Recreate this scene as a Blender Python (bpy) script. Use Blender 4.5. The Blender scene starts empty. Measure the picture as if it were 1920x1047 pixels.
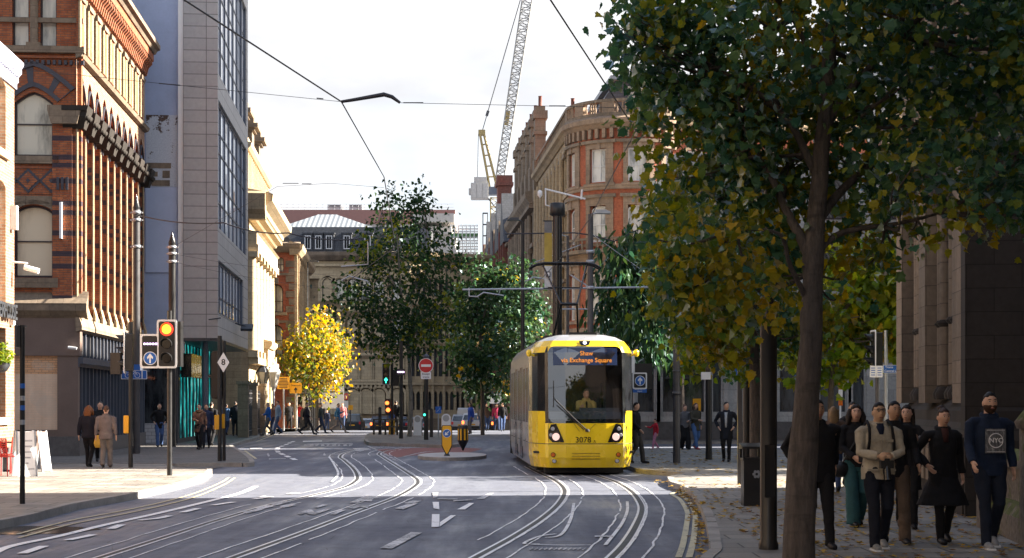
import bpy, bmesh, math, random
from mathutils import Vector, Matrix, noise
from mathutils.geometry import tessellate_polygon
R = math.radians
PI = math.pi
SC = bpy.context.scene
COL = SC.collection
random.seed(7)
# ---- camera model used for the survey of the place (metres, camera 1.8 m above the road) ----
FPX, HY, CX, CH = 3000.0, 756.0, 960.0, 1.8
def at(px, py, Y):
    s = FPX / Y
    return Vector(((px - CX) / s, Y, CH - (py - HY) / s))
def gnd(px, py, z=0.0):
    s = (py - HY) / (CH - z)
    return Vector(((px - CX) / s, FPX / s, z))
TH = math.atan(0.0767)            # the street runs 4.4 degrees to the left of the view
PZ = 0.12                         # pavement height

class MB:
    """collects geometry for ONE mesh object"""
    def __init__(s):
        s.v = []; s.f = []; s.m = []; s.sm = []
    def add(s, vs, fs, mi=0, smooth=False):
        b = len(s.v); s.v += [tuple(v) for v in vs]
        for f in fs:
            s.f.append(tuple(b + i for i in f)); s.m.append(mi); s.sm.append(smooth)
    def box(s, x0, x1, y0, y1, z0, z1, mi=0):
        vs = [(x, y, z) for z in (z0, z1) for y in (y0, y1) for x in (x0, x1)]
        s.add(vs, [(0,2,3,1),(4,5,7,6),(0,1,5,4),(2,6,7,3),(0,4,6,2),(1,3,7,5)], mi)
    def mbox(s, M, sx, sy, sz, mi=0):
        vs = [M @ Vector((x*sx/2, y*sy/2, z*sz/2)) for z in (-1,1) for y in (-1,1) for x in (-1,1)]
        s.add(vs, [(0,2,3,1),(4,5,7,6),(0,1,5,4),(2,6,7,3),(0,4,6,2),(1,3,7,5)], mi)
    def bar(s, p0, p1, w, h, mi=0):
        p0 = Vector(p0); p1 = Vector(p1); d = p1 - p0
        if d.length < 1e-6: return
        q = d.to_track_quat('Y', 'Z')
        M = Matrix.Translation((p0+p1)/2) @ q.to_matrix().to_4x4()
        s.mbox(M, w, d.length, h, mi)
    def cyl(s, p0, p1, r0, r1=None, n=10, mi=0, caps=True, smooth=True):
        r1 = r0 if r1 is None else r1
        p0 = Vector(p0); p1 = Vector(p1); d = p1 - p0
        if d.length < 1e-7: return
        q = d.to_track_quat('Z', 'Y').to_matrix()
        vs = []
        for p, r in ((p0, r0), (p1, r1)):
            for i in range(n):
                a = 2*PI*i/n
                vs.append(p + q @ Vector((math.cos(a)*r, math.sin(a)*r, 0)))
        s.add(vs, [(i, (i+1)%n, n+(i+1)%n, n+i) for i in range(n)], mi, smooth)
        if caps:
            s.add(vs, [tuple(range(n-1,-1,-1)), tuple(range(n, 2*n))], mi)
    def tube(s, pts, r, n=6, mi=0, caps=True):
        pts = [Vector(p) for p in pts]; k = len(pts)
        rr = r if isinstance(r, (list, tuple)) else [r]*k
        vs = []; prev = None
        for i, p in enumerate(pts):
            d = (pts[min(i+1,k-1)] - pts[max(i-1,0)])
            if d.length < 1e-9: d = Vector((0,0,1))
            d.normalize()
            up = Vector((0,0,1)) if abs(d.z) < .95 else Vector((0,1,0))
            if prev is not None: a = (prev - d*prev.dot(d))
            else: a = d.cross(up)
            if a.length < 1e-6: a = d.cross(Vector((1,0,0)))
            a.normalize(); prev = a; b = d.cross(a)
            for j in range(n):
                t = 2*PI*j/n
                vs.append(p + (a*math.cos(t) + b*math.sin(t))*rr[i])
        fs = [(i*n+j, i*n+(j+1)%n, (i+1)*n+(j+1)%n, (i+1)*n+j) for i in range(k-1) for j in range(n)]
        s.add(vs, fs, mi, True)
        if caps:
            s.add(vs, [tuple(range(n-1,-1,-1)), tuple(range((k-1)*n, k*n))], mi)
    def lathe(s, prof, c=(0,0,0), n=16, mi=0, smooth=True):
        vs = []; k = len(prof)
        for r, z in prof:
            for j in range(n):
                t = 2*PI*j/n
                vs.append((c[0]+r*math.cos(t), c[1]+r*math.sin(t), c[2]+z))
        fs = [(i*n+j, i*n+(j+1)%n, (i+1)*n+(j+1)%n, (i+1)*n+j) for i in range(k-1) for j in range(n)]
        s.add(vs, fs, mi, smooth)
        s.add(vs, [tuple(range(n-1,-1,-1)), tuple(range((k-1)*n, k*n))], mi)
    def prism(s, poly, f0, f1, mi=0, caps=True):
        """poly: 2-D points; f0/f1 map a 2-D point to 3-D for either end"""
        n = len(poly); a = [f0(p) for p in poly]; b = [f1(p) for p in poly]
        s.add(a + b, [(i, (i+1)%n, n+(i+1)%n, n+i) for i in range(n)], mi)
        if caps:
            tr = tessellate_polygon([[Vector((p[0],p[1],0)) for p in poly]])
            s.add(a, [t for t in tr], mi); s.add(b, [t[::-1] for t in tr], mi)
    def slab(s, poly, z0, z1, mi=0, side=None):
        """vertical prism over a ground polygon"""
        poly = [(p[0], p[1]) for p in poly]
        n = len(poly)
        tr = tessellate_polygon([[Vector((p[0],p[1],0)) for p in poly]])
        top = [(p[0],p[1],z1) for p in poly]; bot = [(p[0],p[1],z0) for p in poly]
        s.add(top, tr, mi)
        s.add(bot + top, [(i,(i+1)%n,n+(i+1)%n,n+i) for i in range(n)], mi if side is None else side)
    def build(s, name, mats, parent=None, loc=None, rz=None, recalc=True, uv=True):
        me = bpy.data.meshes.new(name)
        me.from_pydata(s.v, [], s.f)
        if not isinstance(mats, (list, tuple)): mats = [mats]
        for m in mats: me.materials.append(m)
        me.polygons.foreach_set('material_index', s.m)
        me.polygons.foreach_set('use_smooth', s.sm)
        if recalc:
            bm = bmesh.new(); bm.from_mesh(me)
            bmesh.ops.recalc_face_normals(bm, faces=bm.faces[:]); bm.to_mesh(me); bm.free()
        if uv: box_uv(me)
        me.update()
        o = bpy.data.objects.new(name, me); COL.objects.link(o)
        if parent is not None: o.parent = parent
        if loc is not None: o.location = loc
        if rz is not None: o.rotation_euler = (0,0,rz)
        return o
def box_uv(me):
    uvl = me.uv_layers.new(name='UVMap').data
    vs = me.vertices; lp = me.loops
    for p in me.polygons:
        n = p.normal
        if abs(n.z) > .8:
            for li in p.loop_indices:
                c = vs[lp[li].vertex_index].co; uvl[li].uv = (c.x, c.y)
        else:
            h = math.hypot(n.x, n.y) or 1
            tx, ty = -n.y/h, n.x/h
            for li in p.loop_indices:
                c = vs[lp[li].vertex_index].co; uvl[li].uv = (c.x*tx + c.y*ty, c.z)
def thing(name, label, cat, loc=(0,0,0), rz=0.0, group=None):
    o = bpy.data.objects.new(name, None); COL.objects.link(o)
    o.location = loc; o.rotation_euler = (0,0,rz); o.empty_display_size = .3
    return tag(o, label, cat, group)
def tag(o, label=None, cat=None, group=None, kind=None):
    if label: o['label'] = label
    if cat: o['category'] = cat
    if group: o['group'] = group
    if kind: o['kind'] = kind
    return o
def dup(o, parent=None):
    c = o.copy(); COL.objects.link(c)
    if parent is not None: c.parent = parent
    for ch in list(o.children): dup(ch, c)
    return c
_tc = {}
def text_mesh(txt, size, depth=.006, bold=0.0, key=None, sx=1.0):
    k = (txt, size, depth, bold)
    if k in _tc: return _tc[k]
    cu = bpy.data.curves.new('lettering', 'FONT'); cu.body = txt; cu.size = size
    cu.align_x = 'CENTER'; cu.align_y = 'CENTER'; cu.extrude = depth/2; cu.offset = bold*size
    cu.resolution_u = 3
    ob = bpy.data.objects.new('lettering_tmp', cu); COL.objects.link(ob)
    dg = bpy.context.evaluated_depsgraph_get(); dg.update()
    me = bpy.data.meshes.new_from_object(ob.evaluated_get(dg))
    bpy.data.objects.remove(ob); bpy.data.curves.remove(cu)
    me.name = 'lettering'; _tc[k] = me
    return me
def text(txt, size, mat, parent, M, depth=.006, bold=0.0, name='lettering', sx=1.0):
    """M maps the text plane (x right, y up, z out of the face) into the parent's space"""
    me = text_mesh(txt, size, depth, bold).copy()
    me.materials.clear(); me.materials.append(mat)
    o = bpy.data.objects.new(name, me); COL.objects.link(o); o.parent = parent
    o.matrix_local = M @ Matrix.Diagonal((sx,1,1,1))
    return o
UPRIGHT = Matrix.Rotation(PI/2, 4, 'X')     # text plane facing -Y
def face_m(x, y, z, rz=0.0):
    return Matrix.Translation((x,y,z)) @ Matrix.Rotation(rz,4,'Z') @ UPRIGHT

# ---------------------------------------------------------------- arches, walls, windows
def arch(w, h, kind='rect', rise=None, n=10):
    b = w/2
    if kind == 'rect': return [(-b,0),(b,0),(b,h),(-b,h)]
    rr = {'round': b, 'point': 1.35*b, 'seg': .35*b, 'tudor': .75*b}[kind] if rise is None else rise
    hs = h - rr
    pts = [(-b,0),(b,0)]
    if kind == 'seg':
        r = (b*b+rr*rr)/(2*rr); cz = hs+rr-r
        a = math.asin(b/r)
        for i in range(n+1):
            t = a - 2*a*i/n; pts.append((r*math.sin(t), cz + r*math.cos(t)))
        return pts
    c = (rr*rr-b*b)/(2*b); r = b+c
    if c < 0 and kind == 'tudor':
        # flat pointed arch: blend of straight haunch and curve
        for i in range(n+1):
            x = b - 2*b*i/n; a = 1-abs(x)/b
            pts.append((x, hs + rr*(a**.72)))
        return pts
    if c < -1e-6:
        for i in range(n+1):
            x = b*math.cos(PI*i/n); pts.append((x, hs + rr*(1-(abs(x)/b)**1.45)))
        return pts
    for i in range(n+1):
        x = b*math.cos(PI*i/n)
        pts.append((x, hs + math.sqrt(max(0, r*r-(abs(x)+c)**2))))
    return pts
def moved(poly, u, z): return [(p[0]+u, p[1]+z) for p in poly]

class Fac:
    """a facade: local x to the right, y into the wall, z up"""
    def __init__(s, root, o, ang):
        s.root = root; s.mb = MB(); s.M = Matrix.Translation(o) @ Matrix.Rotation(ang,4,'Z')
    def wall(s, outer, holes=(), depth=.2, mi=0, rmi=None, y=0.0):
        loops = [[Vector((p[0],p[1],0)) for p in outer]] + [[Vector((p[0],p[1],0)) for p in h] for h in holes]
        tr = tessellate_polygon(loops)
        flat = [(p.x, y, p.y) for L in loops for p in L]
        s.mb.add(flat, tr, mi)
        for h in holes:
            n = len(h)
            a = [(p[0],y,p[1]) for p in h]; b = [(p[0],y+depth,p[1]) for p in h]
            s.mb.add(a+b, [(i,(i+1)%n,n+(i+1)%n,n+i) for i in range(n)], mi if rmi is None else rmi)
    def rect(s, u0, u1, z0, z1, holes=(), **k): s.wall([(u0,z0),(u1,z0),(u1,z1),(u0,z1)], holes, **k)
    def box(s, u0, u1, y0, y1, z0, z1, mi=0): s.mb.box(u0,u1,y0,y1,z0,z1,mi)
    def mould(s, u0, u1, prof, mi=0):
        s.mb.prism(prof, lambda p: (u0,p[0],p[1]), lambda p: (u1,p[0],p[1]), mi)
    def band(s, u0, u1, z0, z1, out, mi=0): s.box(u0,u1,-out,.05,z0,z1,mi)
    def surround(s, poly, u, z, wd, out, mi=0, closed=False):
        """raised moulding following an opening"""
        n = len(poly); cx = 0; cz = max(p[1] for p in poly)/2
        w = max(p[0] for p in poly); h = max(p[1] for p in poly)
        o = [(p[0]*(1+wd/w), (p[1]*(1+wd/h)) if p[1] > 0 else p[1]) for p in poly]
        A = [(p[0]+u,-out,p[1]+z) for p in poly]; B = [(p[0]+u,-out,p[1]+z) for p in o]
        A2 = [(p[0]+u,.02,p[1]+z) for p in poly]; B2 = [(p[0]+u,.02,p[1]+z) for p in o]
        rng = range(n) if closed else range(1, n)
        s.mb.add(A+B+A2+B2, [(i,(i+1)%n,n+(i+1)%n,n+i) for i in rng] + [(n+i,n+(i+1)%n,3*n+(i+1)%n,3*n+i) for i in rng]
                 + [(i,(i+1)%n,2*n+(i+1)%n,2*n+i) for i in rng], mi)
    def win(s, t, u, z, y=.15):
        o = bpy.data.objects.new('window', t[0]); COL.objects.link(o); o.parent = s.root
        o.matrix_local = s.M @ Matrix.Translation((u,y,z))
        p = bpy.data.objects.new('pane', t[1]); COL.objects.link(p); p.parent = o
        return o
    def done(s, name, mats): 
        o = s.mb.build(name, mats, s.root); o.matrix_local = s.M
        return o
    def part(s, mb, name, mats):
        o = mb.build(name, mats, s.root); o.matrix_local = s.M
        return o
_wt = {}
def wint(w, h, fmat, pmat, kind='rect', fw=.06, vb=(), hb=(), rise=None, bw=.04):
    """window template: frame mesh and pane mesh; origin at the middle of the sill"""
    k = (w,h,fmat.name,pmat.name,kind,fw,vb,hb,rise)
    if k in _wt: return _wt[k]
    mb = MB(); o = arch(w,h,kind,rise)
    i_ = moved(arch(w-2*fw,h-2*fw,kind,None if rise is None else rise*(w-2*fw)/w), 0, fw); n = len(o)
    A = [(p[0],0,p[1]) for p in o]; B = [(p[0],0,p[1]) for p in i_]; C = [(p[0],.07,p[1]) for p in i_]
    mb.add(A+B+C, [(j,(j+1)%n,n+(j+1)%n,n+j) for j in range(n)] + [(n+j,n+(j+1)%n,2*n+(j+1)%n,2*n+j) for j in range(n)])
    def top(x):
        zz = [p[1] for p in i_ if abs(p[0]-x) < w/8] or [h-fw]
        return max(zz)
    for v in vb:
        x = -w/2 + v*w; mb.box(x-bw/2,x+bw/2,.004,.06,fw*.9,top(x)-.002)
    for q in hb:
        z = q*h; mb.box(-w/2+fw*.9,w/2-fw*.9,.008,.06,z-bw/2,z+bw/2)
    of = mb.build('window', fmat); me = of.data; bpy.data.objects.remove(of)
    pb = MB(); P = [(p[0],.05,p[1]) for p in o]
    pb.add(P, tessellate_polygon([[Vector((p[0],p[1],0)) for p in o]]))
    op = pb.build('pane', pmat); pe = op.data; bpy.data.objects.remove(op)
    _wt[k] = (me, pe); return _wt[k]
# ---------------------------------------------------------------- materials (all procedural)
class NT:
    def __init__(s, name):
        s.m = bpy.data.materials.new(name); s.m.use_nodes = True
        s.t = s.m.node_tree; s.t.nodes.clear()
        s.out = s.n('ShaderNodeOutputMaterial')
    def n(s, typ, **kw):
        x = s.t.nodes.new(typ)
        for k, v in kw.items(): setattr(x, k, v)
        return x
    def l(s, a, b): s.t.links.new(a, b)
    def val(s, sock, v):
        if hasattr(v, 'node'): s.l(v, sock)
        else: sock.default_value = v
    def mix(s, f, a, b, bt='MIX'):
        x = s.n('ShaderNodeMix', data_type='RGBA', blend_type=bt)
        s.val(x.inputs[0], f); s.val(x.inputs[6], a); s.val(x.inputs[7], b)
        return x.outputs[2]
    def math(s, op, a, b=0.0, clamp=False):
        x = s.n('ShaderNodeMath', operation=op, use_clamp=clamp)
        s.val(x.inputs[0], a); s.val(x.inputs[1], b); return x.outputs[0]
    def ramp(s, f, stops):
        x = s.n('ShaderNodeValToRGB'); e = x.color_ramp.elements
        while len(e) > 1: e.remove(e[-1])
        e[0].position = stops[0][0]; e[0].color = c4(stops[0][1])
        for p, c in stops[1:]:
            q = e.new(p); q.color = c4(c)
        s.l(f, x.inputs[0]); return x.outputs[0]
    def map(s, vec, scale=(1,1,1), loc=(0,0,0)):
        x = s.n('ShaderNodeMapping'); s.l(vec, x.inputs[0]); x.inputs['Scale'].default_value = scale
        x.inputs['Location'].default_value = loc; return x.outputs[0]
    def noise(s, vec, scale, detail=4, rough=.55, out=0):
        x = s.n('ShaderNodeTexNoise'); s.l(vec, x.inputs['Vector']); x.inputs['Scale'].default_value = scale
        x.inputs['Detail'].default_value = detail; x.inputs['Roughness'].default_value = rough
        return x.outputs[out]
    def uv(s): return s.n('ShaderNodeTexCoord').outputs['UV']
    def obj(s): return s.n('ShaderNodeTexCoord').outputs['Object']
    def bump(s, h, st=.3, d=.01):
        x = s.n('ShaderNodeBump'); s.l(h, x.inputs['Height']); x.inputs['Strength'].default_value = st
        x.inputs['Distance'].default_value = d; return x.outputs[0]
    def bsdf(s, col, rough=.7, metal=0.0, spec=None, normal=None, coat=0.0, emit=None, es=0.0):
        b = s.n('ShaderNodeBsdfPrincipled')
        s.val(b.inputs['Base Color'], c4(col) if not hasattr(col,'node') else col)
        s.val(b.inputs['Roughness'], rough); s.val(b.inputs['Metallic'], metal)
        if spec is not None: b.inputs['Specular IOR Level'].default_value = spec
        if normal is not None: s.l(normal, b.inputs['Normal'])
        if coat: b.inputs['Coat Weight'].default_value = coat; b.inputs['Coat Roughness'].default_value = .06
        if emit is not None:
            s.val(b.inputs['Emission Color'], c4(emit) if not hasattr(emit,'node') else emit); b.inputs['Emission Strength'].default_value = es
        s.l(b.outputs[0], s.out.inputs[0]); return b
def c4(c): return (c[0],c[1],c[2],1.0) if len(c) == 3 else tuple(c)
def sc(c, k): return tuple(min(1,x*k) for x in c[:3])
def plain(name, col, rough=.6, metal=0.0, var=.25, nscale=3.0, bump=0.0, spec=None, coat=0.0):
    t = NT(name); o = t.obj()
    f = t.noise(o, nscale, 5); f2 = t.noise(o, nscale*9, 3)
    fm = t.math('ADD', t.math('MULTIPLY', f, .7), t.math('MULTIPLY', f2, .3))
    c = t.ramp(fm, [(.3, sc(col,1-var)), (.7, sc(col,1+var))])
    nb = t.bump(f2, bump, .01) if bump else None
    rr = t.math('ADD', t.math('MULTIPLY', f, .25), rough-.12, True)
    t.bsdf(c, rr, metal, spec, nb, coat); return t.m
def emis(name, col, st):
    t = NT(name); t.bsdf((.02,.02,.02), .4, emit=col, es=st); return t.m
def brick(name, c1, c2, mortar, w=.225, h=.075, ms=.010, stain=(.10,.08,.07), sa=.35, bands=None, rough=.85, off=.5, bump=.5, big=.12):
    t = NT(name); u = t.uv()
    b = t.n('ShaderNodeTexBrick'); t.l(u, b.inputs['Vector']); b.offset = off; b.squash = 1
    b.inputs['Color1'].default_value = c4(c1); b.inputs['Color2'].default_value = c4(c2)
    b.inputs['Mortar'].default_value = c4(mortar); b.inputs['Scale'].default_value = 1
    b.inputs['Mortar Size'].default_value = ms; b.inputs['Brick Width'].default_value = w; b.inputs['Row Height'].default_value = h
    b.inputs['Mortar Smooth'].default_value = .2; b.inputs['Bias'].default_value = 0
    o = t.obj(); n1 = t.noise(o, .55, 6, .62); n2 = t.noise(o, 6, 4)
    c = b.outputs['Color']
    c = t.mix(t.math('MULTIPLY', t.ramp(n1, [(.42,(0,0,0)),(.68,(1,1,1))]), sa), c, c4(stain))
    v = t.ramp(n2, [(.25,(1-big*2,)*3),(.75,(1+big*2,)*3)])
    c = t.mix(1.0, c, v, 'MULTIPLY')
    if bands:
        sx = t.n('ShaderNodeSeparateXYZ'); t.l(u, sx.inputs[0])
        for z0, z1, colr in bands:
            m = t.math('MULTIPLY', t.math('GREATER_THAN', sx.outputs[1], z0), t.math('LESS_THAN', sx.outputs[1], z1))
            c = t.mix(t.math('MULTIPLY', m, .9), c, c4(colr))
    hgt = t.math('SUBTRACT', t.math('MULTIPLY', n2, .5), b.outputs['Fac'])
    t.bsdf(c, rough, 0, .3, t.bump(hgt, bump, .008)); return t.m
def stone(name, col, stain=(.05,.045,.04), sa=.5, course=.35, w=.8, streak=True, rough=.85, var=.18):
    t = NT(name); u = t.uv(); o = t.obj()
    b = t.n('ShaderNodeTexBrick'); t.l(u, b.inputs['Vector'])
    b.inputs['Color1'].default_value = c4(sc(col,1.08)); b.inputs['Color2'].default_value = c4(sc(col,.86))
    b.inputs['Mortar'].default_value = c4(sc(col,.55)); b.inputs['Scale'].default_value = 1
    b.inputs['Mortar Size'].default_value = .008; b.inputs['Brick Width'].default_value = w; b.inputs['Row Height'].default_value = course
    n1 = t.noise(t.map(o,(1,1,.35) if streak else (1,1,1)), .9, 7, .65); n2 = t.noise(o, 9, 5)
    c = t.mix(t.math('MULTIPLY', t.ramp(n1,[(.45,(0,0,0)),(.72,(1,1,1))]), sa), b.outputs['Color'], c4(stain))
    c = t.mix(1.0, c, t.ramp(n2,[(.25,(1-var,)*3),(.75,(1+var,)*3)]), 'MULTIPLY')
    hgt = t.math('SUBTRACT', t.math('MULTIPLY', n2, .6), b.outputs['Fac'])
    t.bsdf(c, rough, 0, .3, t.bump(hgt, .5, .012)); return t.m
def pane(name, dark, light, scale=.8, rough=.06, seed=0.0, spec=.8):
    """glass with blinds, ceilings, curtains or painted sky reflections in its colour"""
    t = NT(name); o = t.obj(); oi = t.n('ShaderNodeObjectInfo')
    v = t.n('ShaderNodeVectorMath', operation='ADD'); t.l(o, v.inputs[0])
    cm = t.n('ShaderNodeCombineXYZ'); r = t.math('MULTIPLY', oi.outputs['Random'], 37.0)
    for i in range(3): t.l(r, cm.inputs[i])
    t.l(cm.outputs[0], v.inputs[1])
    n1 = t.noise(t.map(v.outputs[0],(1.6,1,.5)), scale, 2, .4)
    n2 = t.noise(t.map(v.outputs[0],(3.5,1,.8)), 2.2, 4, .65)
    f = t.math('ADD', t.math('MULTIPLY', n1, .68), t.math('MULTIPLY', n2, .32))
    c = t.ramp(f, [(.40, dark), (.47, tuple(a*.45+b*.55 for a, b in zip(dark, light))), (.56, light)])
    t.bsdf(c, rough, 0, spec, t.bump(t.noise(o, 2.2, 1), .04, .02)); return t.m
M = {}
# ---- ground
def asphalt(name, col, wet=.0):
    t = NT(name); o = t.obj()
    big = t.noise(t.map(o,(.22,.10,1)), 1.0, 6, .6); mid = t.noise(o, 2.4, 6, .65); fin = t.noise(o, 55, 3, .7)
    stre = t.noise(t.map(o,(1.9,.16,1)), 1.0, 5, .6)
    c = t.ramp(t.math('ADD', t.math('MULTIPLY', mid, .5), t.math('MULTIPLY', fin, .5)), [(.3, sc(col,.6)), (.7, sc(col,1.5))])
    pale = t.ramp(t.math('MULTIPLY', stre, big), [(.22,(0,0,0)),(.42,(1,1,1))])
    c = t.mix(t.math('MULTIPLY', pale, .38), c, c4((.24,.25,.28)))
    # tarred cracks
    vo = t.n('ShaderNodeTexVoronoi', feature='DISTANCE_TO_EDGE'); t.l(t.map(o,(.23,.17,1)), vo.inputs['Vector'])
    wv = t.n('ShaderNodeVectorMath', operation='ADD')
    crack = t.ramp(t.math('ADD', vo.outputs['Distance'], t.math('MULTIPLY', mid, .03)), [(.0165,(1,1,1)),(.020,(0,0,0))])
    c = t.mix(t.math('MULTIPLY', crack, .7), c, c4((.018,.018,.02)))
    r = t.ramp(t.math('ADD', t.math('MULTIPLY', big, .6), t.math('MULTIPLY', stre, .4)), [(.40,(.85,)*3),(.52,(.60,)*3),(.62,(.33,)*3)])
    t.bsdf(c, r, 0, .42, t.bump(t.math('ADD', fin, mid), .55, .006)); return t.m
M['asphalt'] = asphalt('asphalt', (.094,.104,.136))
def slabs(name, c1, c2, mort, w, h, wet=True):
    t = NT(name); o = t.obj()
    b = t.n('ShaderNodeTexBrick'); t.l(o, b.inputs['Vector']); b.inputs['Scale'].default_value = 1
    b.inputs['Color1'].default_value = c4(c1); b.inputs['Color2'].default_value = c4(c2); b.inputs['Mortar'].default_value = c4(mort)
    b.inputs['Mortar Size'].default_value = .013; b.inputs['Brick Width'].default_value = w; b.inputs['Row Height'].default_value = h
    n1 = t.noise(o, 1.1, 6, .65); n2 = t.noise(o, 24, 4)
    c = t.mix(1.0, b.outputs['Color'], t.ramp(n1,[(.3,(.68,.67,.65)),(.7,(1.18,1.18,1.16))]), 'MULTIPLY')
    c = t.mix(1.0, c, t.ramp(n2,[(.3,(.85,)*3),(.7,(1.12,)*3)]), 'MULTIPLY')
    r = t.ramp(n1,[(.35,(.5,)*3),(.6,(.8,)*3)])
    t.bsdf(c, r, 0, .4, t.bump(t.math('SUBTRACT', t.math('MULTIPLY',n2,.4), b.outputs['Fac']), .5, .006)); return t.m
M['slab'] = slabs('paving_slabs', (.27,.25,.225), (.17,.16,.15), (.05,.046,.042), .9, .6)
M['sett'] = slabs('stone_setts', (.15,.14,.135), (.11,.105,.10), (.05,.05,.048), .45, .3)
M['kerb'] = plain('kerb_stone', (.26,.245,.225), .8, var=.35, nscale=2, bump=.4)
def paint(name, col, wear=.5, rough=.6):
    t = NT(name); o = t.obj()
    n1 = t.noise(o, 1.3, 6, .7); n2 = t.noise(o, 26, 5, .7)
    f = t.math('ADD', t.math('MULTIPLY', n1, .45), t.math('MULTIPLY', n2, .55))
    c = t.mix(t.ramp(f,[(wear-.05,(0,0,0)),(wear+.05,(1,1,1))]), c4((.12,.125,.14)), c4(col))
    t.bsdf(c, rough); return t.m
M['line'] = paint('white_road_paint', (.82,.82,.82), .40)
M['lineworn'] = paint('worn_white_road_paint', (.62,.62,.64), .50)
M['yline'] = paint('faded_yellow_road_paint', (.50,.46,.30), .44)
M['redsurf'] = paint('red_road_surfacing', (.22,.085,.075), .38, .85)
M['seal'] = paint('pale_joint_sealant', (.80,.81,.84), .44, .4)
M['rail'] = plain('polished_rail_steel', (.72,.73,.77), .34, .55, .15)
M['groove'] = plain('rail_groove', (.012,.012,.013), .6)
M['puddle'] = plain('puddle_water', (.02,.02,.022), .13, 0, .1, spec=.9)
# ---- walls
DKB = (.035,.035,.05)
M['redbrick'] = brick('orange_red_brick', (.40,.125,.045), (.28,.075,.032), (.16,.09,.065), sa=.30)
M['redband'] = brick('banded_red_brick', (.40,.125,.045), (.28,.075,.032), (.16,.09,.065), sa=.30,
                     bands=[(z, z+.16, DKB) for z in (5.05,6.05,6.45,7.1,7.75,8.05,8.75,9.25,9.5,10.1)])
M['bluebrick'] = plain('blue_engineering_brick', (.045,.045,.06), .55, var=.3, nscale=5)
M['sunbrick'] = brick('sunlit_pale_orange_brick', (.33,.18,.11), (.24,.115,.065), (.28,.23,.18), sa=.12)  # paler brick with the sunlit look put into its colour
M['hotbrick'] = brick('terracotta_brick', (.44,.115,.05), (.35,.08,.038), (.22,.12,.08), sa=.22)
M['deepbrick'] = brick('dark_red_brick', (.24,.075,.055), (.18,.055,.042), (.15,.08,.06), sa=.35)
M['buff'] = stone('buff_sandstone', (.36,.27,.17), sa=.35)
M['buffdark'] = stone('sooty_sandstone', (.23,.175,.125), sa=.65)
M['cream'] = stone('cream_portland_stone', (.46,.365,.235), stain=(.2,.16,.11), sa=.25)
M['gothic'] = stone('dark_gothic_stone', (.20,.155,.115), stain=(.035,.03,.026), sa=.6)
M['gothdk'] = stone('shaded_sooty_stone', (.034,.028,.024), stain=(.012,.011,.010), sa=.6)  # darker copy of the hall stone with its shade in the colour
M['pinkstone'] = stone('pink_grey_stone', (.27,.21,.175), sa=.35)
M['shopstone'] = stone('pale_grey_stone', (.40,.40,.39), stain=(.2,.2,.2), sa=.35, course=.6, w=1.6)
M['plinth'] = plain('dark_granite', (.10,.095,.095), .45, var=.3, nscale=6)
M['render'] = plain('blue_grey_render', (.36,.42,.58), .85, var=.12, nscale=1.2, bump=.2)
M['renderlt'] = plain('pale_blue_render', (.42,.48,.64), .85, var=.08, nscale=1.2)
def peel():
    t = NT('peeling_white_paint_on_brick'); o = t.obj()
    n = t.noise(o, 1.5, 8, .72); n2 = t.noise(o, 18, 4)
    sx = t.n('ShaderNodeSeparateXYZ'); t.l(o, sx.inputs[0])
    g = t.math('MULTIPLY', t.math('ADD', sx.outputs[2], -2.1), .16)
    f = t.math('ADD', n, t.math('MAXIMUM', g, 0.0))
    c = t.mix(t.ramp(f,[(.60,(0,0,0)),(.62,(1,1,1))]), t.ramp(n2,[(.3,(.42,.45,.52)),(.7,(.58,.61,.66))]), t.ramp(n2,[(.3,(.05,.03,.025)),(.7,(.13,.08,.06))]))
    t.bsdf(c, .85); return t.m
M['peel'] = peel()
M['tile'] = brick('grey_ceramic_cladding', (.40,.395,.395), (.355,.35,.352), (.13,.13,.132), w=.95, h=.5, ms=.016, sa=.12, stain=(.2,.19,.19), off=0, rough=.5, bump=.3, big=.04)
M['whitetile'] = brick('white_glazed_tile', (.50,.50,.52), (.46,.46,.48), (.25,.25,.26), w=.3, h=.15, ms=.012, sa=.1, off=.5, rough=.35, bump=.2, big=.03)
M['slate'] = brick('roof_slate', (.075,.08,.095), (.055,.06,.07), (.03,.03,.035), w=.35, h=.25, ms=.012, sa=.25, stain=(.11,.11,.10), rough=.6)
M['leadroof'] = plain('grey_lead_roof', (.24,.26,.29), .5, .2, .15)
def ribs():
    t = NT('ribbed_metal_roof'); u = t.uv()
    w = t.n('ShaderNodeTexWave', wave_type='BANDS', bands_direction='X'); t.l(u, w.inputs['Vector']); w.inputs['Scale'].default_value = .55
    c = t.ramp(w.outputs[0],[(.3,(.16,.18,.20)),(.7,(.34,.36,.38))]); t.bsdf(c, .5, .3, normal=t.bump(w.outputs[0],.5,.05)); return t.m
M['ribroof'] = ribs()
M['pinkclad'] = plain('dull_red_cladding', (.27,.14,.12), .7, var=.1)
M['concrete'] = plain('pale_concrete', (.42,.41,.39), .8, var=.15)
M['brownboard'] = plain('brown_shopfront_paint', (.15,.105,.088), .55, var=.15, nscale=2)
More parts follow.
